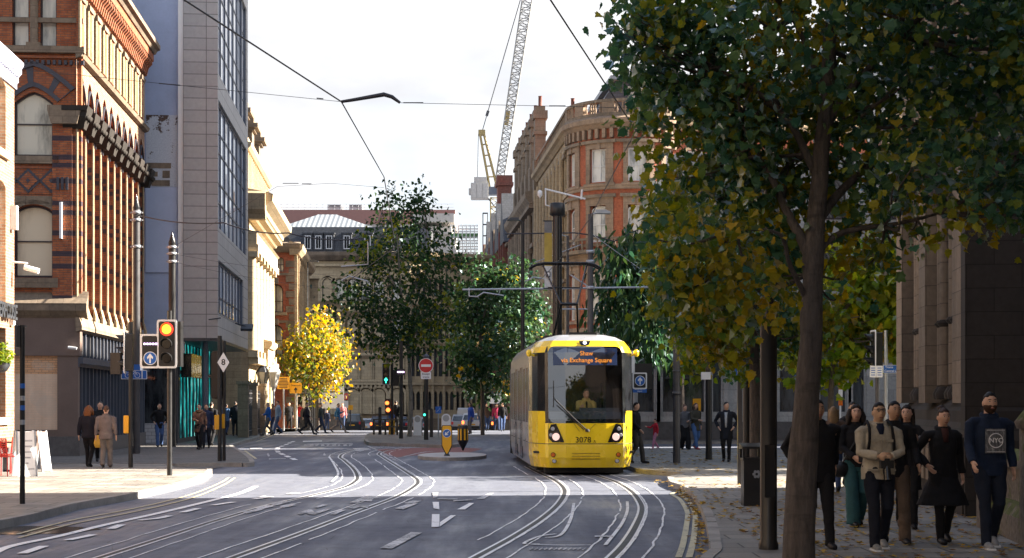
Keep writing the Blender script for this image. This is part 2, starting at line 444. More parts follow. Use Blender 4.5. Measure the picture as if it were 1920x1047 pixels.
def hoard():
    t = NT('papered_glass_painted_reflection'); o = t.obj(); u = t.uv()
    b = t.n('ShaderNodeTexBrick'); t.l(u, b.inputs['Vector']); b.inputs['Scale'].default_value = 1  # brick pattern paints the reflected sunlit wall into the glass
    b.inputs['Color1'].default_value = (.70,.40,.22,1); b.inputs['Color2'].default_value = (.58,.31,.16,1); b.inputs['Mortar'].default_value = (.30,.2,.13,1)
    b.inputs['Mortar Size'].default_value = .008; b.inputs['Brick Width'].default_value = .22; b.inputs['Row Height'].default_value = .075
    sx = t.n('ShaderNodeSeparateXYZ'); t.l(o, sx.inputs[0])
    n = t.noise(o, 1.2, 6, .65); n3 = t.noise(t.map(o,(6,1,.8)), 1.0, 4)
    low = t.ramp(sx.outputs[2],[(.0,(1,1,1)),(1.0,(1,1,1))])
    m = t.math('LESS_THAN', sx.outputs[2], 2.72)
    pap = t.ramp(t.math('ADD', t.math('MULTIPLY',n,.6), t.math('MULTIPLY',n3,.4)),[(.35,(.64,.46,.33)),(.65,(.80,.64,.50))])
    c = t.mix(t.math('MULTIPLY', m, .8), b.outputs['Color'], pap)
    for cx, cz, r in ((-1.25,3.02,.17),(-.98,2.98,.15),(-.83,2.95,.12),(-1.2,1.95,.26),(-.95,1.7,.34)):
        dx = t.math('POWER', t.math('ADD', sx.outputs[0], -cx), 2.0); dz = t.math('POWER', t.math('ADD', sx.outputs[2], -cz), 2.0)
        d = t.math('LESS_THAN', t.math('ADD', dx, dz), r*r)
        c = t.mix(t.math('MULTIPLY', d, .32), c, c4((.55,.46,.38)))
    t.bsdf(c, .35, 0, .6, coat=.3); return t.m
M['hoard'] = hoard()
# ---- metals, paints
M['black'] = plain('black_street_paint', (.012,.012,.013), .38, var=.3)
M['blackgloss'] = plain('black_gloss', (.012,.012,.013), .18, var=.2)
M['postgrey'] = plain('dark_grey_post_paint', (.060,.058,.062), .35, var=.25)
M['galv'] = plain('galvanised_steel', (.40,.42,.45), .4, .6, .2)
M['wire'] = plain('copper_wire_dark', (.03,.028,.035), .5)
M['darkmetal'] = plain('dark_frame_metal', (.05,.055,.065), .4, .3)
M['frameblue'] = plain('blue_grey_mullion', (.085,.10,.135), .4, .3, .1)
M['sashdk'] = plain('dark_sash_paint', (.035,.025,.03), .45)
M['sashwh'] = plain('white_sash_paint', (.62,.62,.62), .45, var=.06)
M['white'] = plain('white_paint', (.74,.74,.74), .45, var=.05)
M['cornwhite'] = plain('pale_lilac_cornice_paint', (.36,.37,.46), .5, var=.1)
M['signwhite'] = plain('white_sign_face', (.78,.78,.78), .35, var=.03)
M['signblue'] = plain('blue_sign_face', (.012,.11,.42), .35, var=.06)
M['signred'] = plain('red_sign_face', (.55,.015,.02), .35, var=.05)
M['signyel'] = plain('yellow_sign_face', (.75,.36,.01), .35, var=.05)
M['signgreen'] = plain('dark_green_sign_face', (.03,.10,.03), .4)
M['boxyel'] = plain('yellow_push_box', (.70,.33,.01), .35, var=.06)
M['hivis'] = plain('yellow_bollard_shell', (.80,.40,.012), .35, var=.04)
M['redpaint'] = plain('red_metal_paint', (.50,.02,.015), .4)
M['orange'] = plain('amber_lens', (.60,.13,.01), .25)
# ---- glass
M['gl_ref'] = pane('painted_reflection_glass', (.22,.23,.21), (.68,.65,.54), .9)  # pale colour paints in the sky these panes reflect
M['gl_warm'] = pane('curtained_glass', (.50,.43,.31), (.72,.62,.46), .7)
M['gl_dark'] = pane('dark_glass', (.015,.018,.022), (.07,.08,.09), .8)
M['gl_shop'] = pane('shop_glass', (.03,.035,.04), (.13,.15,.16), .6)
M['gl_sky'] = pane('painted_sky_glass', (.58,.66,.80), (.86,.89,.94), .25, .03, spec=1.0)  # near-white colour stands in for reflected sky
M['gl_white'] = pane('white_blind_glass', (.22,.22,.21), (.62,.60,.55), .9)
def shopglow():
    t = NT('turquoise_lit_shop_window'); o = t.obj()
    n = t.noise(t.map(o,(2.2,1,.55)), 1.5, 4, .7)
    e = t.ramp(n,[(.42,(0,.008,.01)),(.52,(.0,.16,.16)),(.60,(.05,.55,.5)),(.68,(.5,.9,.8))])
    t.bsdf((.02,.03,.035), .06, 0, .8, emit=e, es=.24); return t.m
M['shopglow'] = shopglow()
def clear(name, tint, refl=.16):
    t = NT(name)
    tr = t.n('ShaderNodeBsdfTransparent'); tr.inputs[0].default_value = c4(tint)
    g = t.n('ShaderNodeBsdfGlossy'); g.inputs['Roughness'].default_value = .02; g.inputs[0].default_value = (1,1,1,1)
    fr = t.n('ShaderNodeFresnel'); fr.inputs[0].default_value = 1.5
    f = t.math('ADD', fr.outputs[0], refl, True)
    mx = t.n('ShaderNodeMixShader'); t.l(f, mx.inputs[0]); t.l(tr.outputs[0], mx.inputs[1]); t.l(g.outputs[0], mx.inputs[2])
    t.l(mx.outputs[0], t.out.inputs[0]); return t.m
M['windscreen'] = clear('windscreen_glass', (.92,.94,.95), .12)
M['tintglass'] = clear('tinted_glass', (.25,.28,.30), .10)
# ---- foliage
def leaf(name, stops, trans=.45, gloss=.2, rough=.5):
    t = NT(name); g = t.n('ShaderNodeNewGeometry')
    c = t.ramp(g.outputs['Random Per Island'], stops)
    d = t.n('ShaderNodeBsdfDiffuse'); t.l(c, d.inputs[0])
    tl = t.n('ShaderNodeBsdfTranslucent')
    hs = t.n('ShaderNodeHueSaturation'); hs.inputs['Saturation'].default_value = 1.15; hs.inputs['Value'].default_value = 1.5
    t.l(c, hs.inputs['Color']); t.l(hs.outputs[0], tl.inputs[0])
    m1 = t.n('ShaderNodeMixShader'); m1.inputs[0].default_value = trans; t.l(d.outputs[0], m1.inputs[1]); t.l(tl.outputs[0], m1.inputs[2])
    gl = t.n('ShaderNodeBsdfGlossy'); gl.inputs['Roughness'].default_value = rough; gl.inputs[0].default_value = (.55,.66,.76,1)
    fr = t.n('ShaderNodeFresnel'); fr.inputs[0].default_value = 1.42
    m2 = t.n('ShaderNodeMixShader'); t.l(t.math('MULTIPLY', fr.outputs[0], gloss), m2.inputs[0])
    t.l(m1.outputs[0], m2.inputs[1]); t.l(gl.outputs[0], m2.inputs[2]); t.l(m2.outputs[0], t.out.inputs[0]); return t.m
M['lf_green'] = leaf('dark_green_maple_leaf', [(0,(.026,.075,.048)),(.5,(.052,.115,.052)),(1,(.11,.17,.05))], .44, .45, .36)
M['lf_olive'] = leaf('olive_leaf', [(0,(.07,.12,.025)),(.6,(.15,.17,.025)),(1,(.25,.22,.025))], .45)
M['lf_yellow'] = leaf('autumn_yellow_leaf', [(0,(.30,.20,.015)),(.6,(.42,.29,.018)),(1,(.40,.22,.018))], .5)
M['lf_olyel'] = leaf('olive_yellow_leaf', [(0,(.15,.15,.02)),(.6,(.25,.20,.02)),(1,(.36,.23,.02))], .5)
M['lf_bright'] = leaf('bright_backlit_leaf', [(0,(.10,.17,.02)),(.6,(.20,.26,.02)),(1,(.34,.32,.02))], .6)
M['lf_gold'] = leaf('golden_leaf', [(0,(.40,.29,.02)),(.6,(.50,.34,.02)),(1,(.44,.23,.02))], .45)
M['lf_deep'] = leaf('deep_green_leaf', [(0,(.018,.040,.018)),(.6,(.028,.060,.022)),(1,(.05,.085,.026))], .25, .12)
M['lf_fallen'] = leaf('fallen_leaf', [(0,(.35,.22,.02)),(.5,(.48,.30,.03)),(.8,(.28,.13,.02)),(1,(.16,.07,.02))], .1, .3)
def bark(name, col):
    t = NT(name); o = t.obj()
    n = t.noise(t.map(o,(5,5,1.1)), 3, 7, .7); n2 = t.noise(t.map(o,(1,1,3)), 2.2, 3)
    c = t.ramp(n,[(.3,sc(col,.45)),(.7,sc(col,1.5))]); c = t.mix(t.ramp(n2,[(.55,(0,0,0)),(.7,(.7,.7,.7))]), c, c4(sc(col,.35)))
    t.bsdf(c, .9, normal=t.bump(n, 1.0, .06)); return t.m
M['bark'] = bark('maple_bark', (.085,.068,.056))
M['barkpale'] = bark('plane_bark', (.20,.18,.15))
def mossy(name, col):
    t = NT(name); o = t.obj(); g = t.n('ShaderNodeNewGeometry')
    n = t.noise(o, 2.5, 7, .7); n2 = t.noise(o, 14, 4)
    sx = t.n('ShaderNodeSeparateXYZ'); t.l(g.outputs['Normal'], sx.inputs[0])
    m = t.math('ADD', t.math('MULTIPLY', t.math('MAXIMUM', sx.outputs[2], 0.0), .35), n)
    c = t.mix(t.ramp(m,[(.56,(0,0,0)),(.66,(1,1,1))]), t.ramp(n2,[(.3,sc(col,.6)),(.7,sc(col,1.3))]), t.ramp(n2,[(.3,(.04,.055,.012)),(.7,(.10,.11,.02))]))
    t.bsdf(c, .9, normal=t.bump(n2,.6,.02)); return t.m
M['mossy'] = mossy('mossy_stone', (.15,.125,.10))
# ---------------------------------------------------------------- ground, pavements, markings, rails
def sheet(name, poly, z, m, kind='structure'):
    mb = MB(); mb.add([(p[0],p[1],z) for p in poly], tessellate_polygon([[Vector((p[0],p[1],0)) for p in poly]]))
    o = mb.build(name, m); o['kind'] = kind; return o
mb = MB(); YS_ = [-400,-100,0,30,60,90,105,205,400,900,2800]; XS_ = [-1500,-400,-100,-30,0,30,100,400,1500]
def road_z(y): return 0.0 if y < 105 else -.02*(min(y,205)-105)
for i in range(len(XS_)-1):
    for j in range(len(YS_)-1):
        x0,x1,y0,y1 = XS_[i],XS_[i+1],YS_[j],YS_[j+1]; a,b = road_z(y0),road_z(y1)
        mb.add([(x0,y0,a),(x1,y0,a),(x1,y1,b),(x0,y1,b)], [(0,1,2,3)])
tag(mb.build('road', M['asphalt']), kind='structure')
def smooth_path(pts, n=6):
    pts = [Vector((p[0],p[1],0)) for p in pts]; out = []
    for i in range(len(pts)-1):
        p0 = pts[max(i-1,0)]; p1 = pts[i]; p2 = pts[i+1]; p3 = pts[min(i+2,len(pts)-1)]
        for k in range(n):
            t = k/n
            out.append(.5*((2*p1)+(-p0+p2)*t+(2*p0-5*p1+4*p2-p3)*t*t+(-p0+3*p1-3*p2+p3)*t**3))
    out.append(pts[-1]); return out
def offset(path, d):
    o = []
    for i, p in enumerate(path):
        t = (path[min(i+1,len(path)-1)] - path[max(i-1,0)]).normalized(); o.append(p + Vector((t.y,-t.x,0))*d)   # +d to the right of travel
    return o
def ribbon(mb, path, d0, d1, z, mi=0):
    a = offset(path,d0); b = offset(path,d1); n = len(path)
    vs = [(p.x,p.y,z) for p in a] + [(p.x,p.y,z) for p in b]
    mb.add(vs, [(i,i+1,n+i+1,n+i) for i in range(n-1)], mi)
def ragged(path, d, w, amp, seed, mb, z, mi=0):
    a = []; b = []
    for i, p in enumerate(path):
        t = (path[min(i+1,len(path)-1)] - path[max(i-1,0)]).normalized(); nrm = Vector((t.y,-t.x,0))
        e = noise.noise(Vector((p.x*1.7,p.y*1.3,seed)))*amp; ww = w*(1+.5*noise.noise(Vector((p.x*4,p.y*3,seed+9))))
        a.append(p+nrm*(d+e-ww/2)); b.append(p+nrm*(d+e+ww/2))
    n = len(path); vs = [(p.x,p.y,z) for p in a]+[(p.x,p.y,z) for p in b]
    for i in range(n-1):
        q = noise.noise(Vector((path[i].x*.9,path[i].y*.7,seed+3)))
        if q > (-.5 if abs(d) < .3 else -.34): mb.add([vs[i],vs[i+1],vs[n+i+1],vs[n+i]], [(0,1,2,3)], mi)
def pave(name, poly, m, kerbw=.15, z=PZ, kerbs=None):
    """raised pavement with a kerb course; kerbs = list of index pairs of the polygon that carry a kerb"""
    mb = MB(); mb.slab(poly, -.2, z, 0, 1)
    o = mb.build(name, [m, M['kerb']]); o['kind'] = 'structure'
    return o
def kerb(path, name='kerb', w=.14, z=PZ, inward=-1, step=.92):
    """kerb stones laid along a path, top 4 mm proud of the slabs"""
    mb = MB(); pts = smooth_path(path, 10)
    # resample in stones
    acc = 0; cur = [pts[0]]; stones = []
    for i in range(1,len(pts)):
        seg = (pts[i]-pts[i-1]).length; acc += seg; cur.append(pts[i])
        if acc > step: stones.append(cur); cur = [pts[i]]; acc = 0
    if len(cur) > 1: stones.append(cur)
    for st in stones:
        if len(st) < 2: continue
        zz = z + .004 + random.uniform(-.004,.008); j = random.uniform(-.012,.012)
        a = offset(st, j); b = offset(st, inward*w)
        d0 = (st[1]-st[0]).normalized()*.014; d1 = (st[-1]-st[-2]).normalized()*.014
        a[0] = a[0]+d0; b[0] = b[0]+d0; a[-1] = a[-1]-d1; b[-1] = b[-1]-d1
        poly = [(p.x,p.y) for p in a] + [(p.x,p.y) for p in reversed(b)]
        mb.slab(poly, -.1, zz)
    return tag(mb.build(name, M['kerb']), kind='structure')
def G2(*pts, z=0.0): return [tuple(gnd(px,py,z)[:2]) for px,py in pts]

# left pavement (near corner with the dropped crossing, and the far pavement beyond it)
LK = [(-60,1006),(60,980),(150,955.5),(215,944),(275,932),(335,918),(372,907),(393,896),(398,889)]
lk = G2(*LK, z=0.0)
lk_top = [(-9.5,12.0)] + lk
poly = [(-30,12)] + lk_top + [tuple(gnd(385,880,PZ)[:2]), tuple(gnd(330,876.5,PZ)[:2]), (-9.6,44.2), (-30,44.2)]
pave('pavement', poly, M['slab'])
kerb([(-6.6,14.0),(-6.9,18.0)] + lk + [tuple(gnd(385,880,PZ)[:2])], inward=-1)
# the far pavement
FK = [(268,877),(330,877.5),(420,876),(470,875.5),(476,871),(466,860),(447,848),(436,840),(452,834),(478,826),(492,820),(503,813),(512,806),(540,801.5)]
fk = G2(*FK)
far_edge = [(-13.0+.0767*108-.0767*y, y) for y in ()]
poly = [(-40,44.6),(-11.4,44.6)] + fk[1:] + [(-13.0,104.5),(-60,104.5)]
pave('pavement', poly, M['sett'])
kerb(fk[1:], inward=-1)
# strip of dropped crossing between both
sheet('crossing_paving', [(-40,44.15),(-9.6,44.15),tuple(gnd(390,882)[:2]),tuple(gnd(420,876.5)[:2]),(-10.6,44.65),(-40,44.65)], .02, M['sett'])
# right pavement
RK = [(1336,1090),(1331,1047),(1328,1010),(1322,985),(1312,958),(1302,940),(1290,928),(1276,921)]
rk = G2(*RK)
rk2 = [(3.3,12.0)] + rk
poly = rk2 + [(3.4,34.6),(3.55,36.6),(4.2,38.6),(3.2,41.0),(3.05,46.0),(3.0,52.0),(4.6,59.0),(26,59.0),(26,12)]
pave('pavement', poly, M['slab'])
kerb(rk2 + [(3.4,34.6),(3.55,36.6)], inward=1)
# pavement in front of the pale stone shops across the square
poly = [(4.2,70.2),(40,70.2),(40,104.5),(.2,104.5),(.6,92),(3.2,74)]
pave('pavement', poly, M['sett'])
# far right kerb line behind the tram

# refuge island with the tree
isl = G2((683,829),(690,835),(720,837),(790,839),(840,840.5),(868,836),(872,829),(850,820),(820,815),(700,813.5),(686,820))
mb = MB(); mb.slab(isl, -.1, .13, 0, 1); tag(mb.build('traffic_island', [M['sett'],M['kerb']]), kind='structure')
kerb(G2((683,829),(690,835),(720,837),(790,839),(840,840.5),(868,836),(872,829)), inward=-1, z=.13)
# small bollard island
c = gnd(848,853.5,.1); mb = MB(); el = [(c.x+1.12*math.cos(a*PI/16), c.y+2.6*math.sin(a*PI/16)) for a in range(32)]
mb.slab(el, -.1, .11, 0, 1); tag(mb.build('traffic_island', [M['concrete'],M['kerb']]), kind='structure')
# red surfaced hatching
sheet('red_surfacing', G2((703,843),(850,838.5),(905,842),(880,849),(792,853),(745,858),(722,852)), .004, M['redsurf'])

# ---- tram rails: pairs of grooved rails let into the road
RAILS = []
RA = [(820,1085),(885,1047),(960,1006),(1016,970),(1046,943),(1056,922),(1047,908),(1030,897),(1010,888),(985,875)]
RB = [(1098,1085),(1141,1047),(1167,1020),(1187,990),(1200,960),(1197,942),(1181,922),(1152,904),(1120,893),(1078,878)]
LA = [(60,1085),(180,1047),(310,1006),(400,977),(500,948),(575,931),(640,915),(662,904),(668,895),(661,880),(644,864),(636,857),(648,849),(690,841),(750,836)]
LB = [(330,1085),(430,1047),(560,1000),(655,964),(740,932),(775,912),(781,902),(771,893),(745,876),(716,857.5),(709,851),(724,845),(770,838),(820,834)]
trk = []
for nm, paths in (('right', (RA,RB)), ('left', (LA,LB))):
    mb = MB(); lines = MB()
    for pi_, P in enumerate(paths):
        path = smooth_path(G2(*P), 14)
        ribbon(mb, path, -.050, -.012, .004, 0)            # running face
        ribbon(mb, path, -.012, .062, .0042, 1)            # groove
        ribbon(mb, path, .072, .095, .004, 0)             # keeper
        for d, w in ((.115,.034),(-.34,.030),(.40,.030)):
            ragged(path, d, w, .012 if abs(d) < .3 else .03, d*10+pi_*5, lines, .008 if abs(d) > .3 else .009)
    tag(mb.build('tram_rails', [M['rail'],M['groove']]), kind='structure')
    tag(lines.build('rail_joint_sealant', M['seal']), kind='structure')
# ---- painted lines
def line(pts, w, m, name='road_marking', z=.012, dash=None, raggedness=0.0):
    mb = MB(); path = smooth_path(G2(*pts), 16)
    if dash is None: ribbon(mb, path, -w/2, w/2, z)
    else:
        on, off = dash; acc = 0; cur = []
        for i in range(len(path)-1):
            seg = (path[i+1]-path[i]).length
            k = max(1,int(seg/.1))
            for j in range(k):
                p = path[i].lerp(path[i+1], j/k); 
                if acc % (on+off) < on: cur.append(p)
                else:
                    if len(cur) > 1: ribbon(mb, cur, -w/2, w/2, z)
                    cur = []
                acc += seg/k
        if len(cur) > 1: ribbon(mb, cur, -w/2, w/2, z)
    return tag(mb.build(name, m), kind='structure')
line([(-40,1060),(10,1029),(110,1007),(200,985),(300,963),(400,939),(450,926),(480,913)], .13, M['line'])
line([(-40,1070),(90,1024),(180,1003),(247,980),(300,973),(348,961),(400,949),(480,937),(560,925)], .13, M['line'], dash=(1.05,.75), z=.016)
for o in (0, .22):
    line([(30,1004),(130,978),(220,961),(300,944),(360,928),(410,908),(430,896)], .06, M['yline'], z=.013) if o == 0 else \
    line([(36,1010),(140,983),(230,965.5),(310,948),(372,931),(420,910),(440,897)], .06, M['yline'], z=.013)
line([(1326,1085),(1272,1047),(1281,1020),(1288,980),(1288,960),(1275,938),(1260,927),(1285,922)][1:], .08, M['yline'])
line([(1292,1047),(1300,1015),(1303,985),(1302,962),(1290,940),(1276,928),(1296,923)], .08, M['yline'])
for a, b in (((452,847),(472,862)),((459,846),(480,861))):
    line([a, ((a[0]+b[0])/2,(a[1]+b[1])/2), b], .09, M['yline'])
line([(470,828),(488,822),(507,815)], .08, M['yline']); line([(480,829),(498,822),(515,815)], .08, M['yline'])
line([(551,828),(535,835),(521,841),(521,848),(535,855),(556,864)], .17, M['line'], dash=(1.7,.9))
line([(617,857),(627,873),(634,890),(622,905)], .06, M['seal'], z=.014)
line([(690,837),(718,850),(745,866)], .12, M['lineworn'], dash=(1.2,.5))
line([(845,846),(800,848),(757,857)], .1, M['lineworn'])
# give-way style arrow, bars and worn lane letters
def patch(pts, m=None, z=.015, name='road_marking'):
    return sheet(name, G2(*pts), z, m or M['line'])
patch([(811,943),(823,943),(824,957),(813,955)]); patch([(810,966),(824,966),(824,982),(823,990),(809,990)]); patch([(825,981),(845,968),(855,968),(824,990)]); patch([(857,957),(880,945),(889,945),(872,957)])
patch([(811,925),(822,924),(820,934),(812,935)], M['lineworn'])
patch([(893,937),(918,926),(926,926),(908,937)], M['lineworn'])
patch([(712,1030),(771,1000),(791,1001),(735,1031)], M['lineworn'])
patch([(655,944),(688,930),(716,936),(700,936.5),(697,942),(676,941),(671,945)], M['lineworn'])
patch([(652,954),(668,948),(692,949),(690,955),(675,952),(664,956)], M['lineworn'])
for q in ([(475,936),(497,930),(500,933),(482,938)],[(505,947),(530,941),(546,942),(520,949)],[(478,955),(500,949),(518,950),(490,957)],
          [(455,962),(482,956),(495,957),(462,965)],[(524,951),(548,946),(556,949),(532,954)]): patch(q, M['lineworn'])
for q in ([(557,965),(577,957),(584,957),(590,962),(612,955),(622,956),(590,967),(578,966),(574,963),(565,967)],[(618,966),(640,957),(648,958),(628,967)],
          [(588,953),(606,947),(616,948),(596,954)],[(740,955),(770,945),(786,945),(756,957)],[(757,945),(775,940),(790,941),(770,947)]): patch(q, M['lineworn'])
for k in range(9):
    x = 570+k*10.5; patch([(x,834.5),(x+4+k%3*2,833.5),(x+5+k%2*3,836.5),(x+1,837.5)], M['lineworn'], z=.013)
patch([(568,827.5),(604,826.8),(604,828.6),(568,829.4)], M['line'])
patch([(575,833),(660,831.8),(662,833.2),(575,834.4)], M['lineworn'], z=.016)
for q in ([(500,852),(503,850),(506,856),(503,857)],[(606,852),(609,850),(611,855),(607,856)],[(504,861),(536,860),(536,861.5),(504,862.5)],[(468,841),(490,840),(492,842),(470,843)],
          [(662,842),(690,841),(696,845),(668,847)]): patch(q, M['lineworn'], z=.014)
# worn tarmac panel outlines between the right-hand rails
line([(1012,1022),(983,1021),(1010,1008),(1042,1003)], .05, M['seal'], z=.014); line([(983,1022),(1040,1024),(1108,1024)], .05, M['seal'], z=.014)
line([(1135,1024),(1165,985),(1176,960),(1176,942)], .05, M['seal'], z=.014); line([(1023,1010),(1052,1004),(1070,975),(1076,945)], .05, M['seal'], z=.014)
for k in range(12):
    x = 992+k*9; patch([(x,1031+(k%3)),(x+7,1028+(k%2)),(x+8,1030),(x+2,1034)], M['lineworn'], z=.014)
for q in ([(850,940),(886,938),(886,940),(850,942)],[(820,936),(858,937),(858,939),(820,938)],[(1115,1007),(1150,1007),(1150,1009.5),(1115,1009)]): patch(q, M['lineworn'], z=.018)
# puddle by the left kerb
c = gnd(62,995); mb = MB()
pp = [(c.x+ (1.0+.25*noise.noise(Vector((k*.5,1,0))))*.85*math.cos(k*PI/14), c.y+(1+.3*noise.noise(Vector((k*.5,5,0))))*.75*math.sin(k*PI/14)) for k in range(28)]
mb.add([(p[0],p[1],.006) for p in pp], [tuple(range(28))]); tag(mb.build('puddle', M['puddle']), kind='structure')
# manhole covers and service lids
for px, py, z in ((880,985,0),(300,985,0),(1010,1032,0)):
    mb = MB(); c = gnd(px,py); mb.lathe([(.0,.0),(.30,.0),(.30,.006),(.27,.009),(0,.009)], (c.x,c.y,0), 24); 
# fallen leaves
def fallen(name, n, sampler, size=(.08,.15)):
    mb = MB()
    for _ in range(n):
        x, y, z = sampler(); r = random.uniform(*size)/2; a = random.uniform(0,2*PI)
        k = 10; pts = []
        tx, ty = random.uniform(-.35,.35), random.uniform(-.35,.35)
        for i in range(k):
            rr = r*(1.0 if i%2==0 else .5)*random.uniform(.8,1.15); t = a+2*PI*i/k
            dx, dy = rr*math.cos(t), rr*math.sin(t); pts.append((x+dx,y+dy,z+.012+abs(tx*dx+ty*dy)*.9+random.uniform(0,.012)))
        mb.add([(x,y,z+.014)]+pts, [(0,1+i,1+(i+1)%k) for i in range(k)])
    return tag(mb.build(name, M['lf_fallen'], recalc=False, uv=False), kind='stuff')
def s_right():
    y = random.triangular(13,36,20); return (random.uniform(3.0 if y > 17 else 2.9, 7.6), y, PZ)
fallen('fallen_leaves', 1150, s_right)
def s_kerb():
    y = random.uniform(15,33); p = [q for q in rk2]
    for i in range(len(p)-1):
        if p[i][1] <= y <= p[i+1][1]:
            t = (y-p[i][1])/(p[i+1][1]-p[i][1]+1e-6); return (p[i][0]+(p[i+1][0]-p[i][0])*t - abs(random.gauss(0,.10))-.02, y, 0)
    return (3.9, y, 0)
fallen('fallen_leaves', 190, s_kerb)
fallen('fallen_leaves', 260, lambda: (random.uniform(3.4,9), random.uniform(37,58), PZ), (.1,.2))
# ---------------------------------------------------------------- buildings on the left
def body(root, x0, x1, y0, y1, z0, z1, m, name='core_wall'):
    mb = MB(); mb.box(x0,x1,y0,y1,z0,z1); return mb.build(name, m, root)
def st(x, y): return (x, y, 0)
CW = W_ = None
# ---- B1 sunlit brick pub building at the left edge
B1 = thing('brick_pub_building', 'pale sunlit brick building with white dentilled cornice at the left edge', 'building', (-12.6,40.5,0), TH)
body(B1, -9, -.3, -11, -.02, 0, 9.9, M['sunbrick'])
f = Fac(B1, (0,-11,0), PI/2)
holes = []; wins = []
t1 = wint(1.05,1.75,M['sashwh'],M['gl_ref'],'seg',.06,(),(.5,),.12); t2 = wint(1.05,3.0,M['sashwh'],M['gl_warm'],'seg',.06,(),(.5,),.12); t3 = wint(1.05,2.2,M['sashdk'],M['gl_dark'],'rect',.07,(),(.6,))
for k in range(4):
    u = 11-1.42-2.5*k
    for t, z, h, kd, rs in ((t1,8.0,1.75,'seg',.12),(t2,4.25,3.0,'seg',.12),(t3,1.45,2.2,'rect',None)):
        holes.append(moved(arch(1.05,h,kd,rs),u,z)); wins.append((t,u,z))
        f.box(u-.68,u+.68,-.09,.1,z-.18,z-.003,1)
f.rect(0,11,0,9.75,holes,depth=.24)
for t,u,z in wins: f.win(t,u,z,.16)
f.box(0,11,-.06,.02,0,.7,2)
f.done('facade_wall', [M['sunbrick'],M['cream'],M['plinth']])
mb = MB()
mb.prism([(.02,9.75),(-.05,9.75),(-.05,9.88),(-.09,9.92),(-.09,10.04),(-.17,10.14),(-.17,10.26),(-.22,10.34),(-.22,10.42),(.3,10.46),(.3,9.75)], lambda p:(0,p[0],p[1]), lambda p:(11.08,p[0],p[1]))
for k in range(60): mb.box(.1+k*.181,.19+k*.181,-.145,-.085,10.02,10.12)
f.part(mb, 'cornice', M['cornwhite'])
for i, ch in enumerate('WATERHOUSE'):
    o = text(ch, .52, M['darkmetal'], B1, f.M @ Matrix.Translation((11-.42-(9-i)*.27,-.10,4.05)) @ UPRIGHT, .10, .02)
    tag(o)
mb = MB(); mb.box(10.55,10.75,-.16,-.003,6.15,6.75); f.part(mb,'floodlight_box',M['white'])
mb = MB(); mb.box(10.5,10.7,-.1,-.003,3.75,4.0); f.part(mb,'alarm_box',M['white'])
mb = MB(); mb.cyl((10.78,-.0,5.35),(10.78,-.38,5.32),.025); mb.cyl((10.78,-.30,5.22),(10.78,-.66,5.12),.07,.075,10); f.part(mb,'security_camera',M['white'])
# hanging basket on the pub
hb = thing('hanging_basket','green hanging basket of flowers on the brick pub wall','plant', tuple(at(2,690,39.0)), 0)
mb = MB()
for k in range(420):
    d = Vector((random.gauss(0,1),random.gauss(0,1),random.gauss(0,1))).normalized()*random.uniform(.15,.33); d.z = d.z*1.1+.3
    a = Vector((random.gauss(0,1),random.gauss(0,1),random.gauss(0,1))).normalized()*.05; b = a.cross(d).normalized()*.04
    mb.add([d-a,d+b,d+a,d-b],[(0,1,2,3)])
mb.build('leaves', M['lf_bright'], hb, recalc=False, uv=False)
mb = MB(); mb.lathe([(.02,-.12),(.14,-.08),(.22,.05),(.23,.12)], n=12); mb.tube([(0,0,.6),(.0,0,.1)],.012); mb.tube([(-.6,0,.62),(0,0,.62)],.02); mb.build('basket', M['darkmetal'], hb)

# ---- B2 red gothic warehouse
B2 = thing('red_gothic_building', 'ornate red brick gothic corner building with banded piers and boarded brown shopfront', 'building', (-13.8,50.8,0), TH)
body(B2, -12, -.75, .35, 13.9, 0, 16.1, M['redbrick'])
f = Fac(B2, (0,0,0), PI/2); P = 1.37; NB = 10
SB, BB = 1, 2     # stone, blue brick
mats = [M['redband'],M['buffdark'],M['bluebrick'],M['sunbrick'],M['buff'],M['gothdk']]
wt = wint(.72,4.6,M['sashdk'],M['gl_dark'],'rect',.06,(),(.5,)); holes = []
for k in range(NB):
    u = P*(k+.5)+.1; holes.append(moved(arch(.72,4.6),u,5.5))
f.rect(0,14,4.5,10.9,holes,depth=.2,y=.42)
for k in range(NB): f.win(wt, P*(k+.5)+.1, 5.5, .55)
for k in range(NB+1):
    u = min(P*k+.1, 13.78)
    f.box(u-.15,u+.15,0,.43,4.75,10.55,0)
    f.mb.cyl((u-.15,-.0,4.9),(u-.15,-.0,10.55),.04,n=8,mi=4)  # pale shaft stands in for the sunlit corner of the pier
    # carved capital: stepped flare with leaf knobs
    f.mb.prism([(-.22,10.5),(.22,10.5),(.40,10.85),(.40,11.0),(.46,11.05),(.46,11.2),(-.46,11.2),(-.46,11.05),(-.40,11.0),(-.40,10.85)],
               lambda p:(u+p[0]*.95,-.22-.18*max(0,(p[1]-10.5)/.7),p[1]), lambda p:(u+p[0]*.95,.43,p[1]), 5)
    for j in range(4):
        f.mb.lathe([(.0,-.09),(.07,-.05),(.09,0),(.06,.07),(0,.09)],(u-.27+.18*j,-.34,10.82+.05*(j%2)),7,5)
    # sloping weathered foot of the pier
    f.mb.prism([(-.02,4.5),(-.10,4.5),(-.10,4.7),(-.02,5.0)], lambda p:(u-.2,p[0],p[1]), lambda p:(u+.2,p[0],p[1]), 4)
    if k < NB:
        a, b = u+.245, P*(k+1)+.1-.245
        f.mb.prism([(.42,5.45),(.42,4.5),(.0,4.5),(.0,4.62)], lambda p:(a,p[0],p[1]), lambda p:(b,p[0],p[1]), 1)
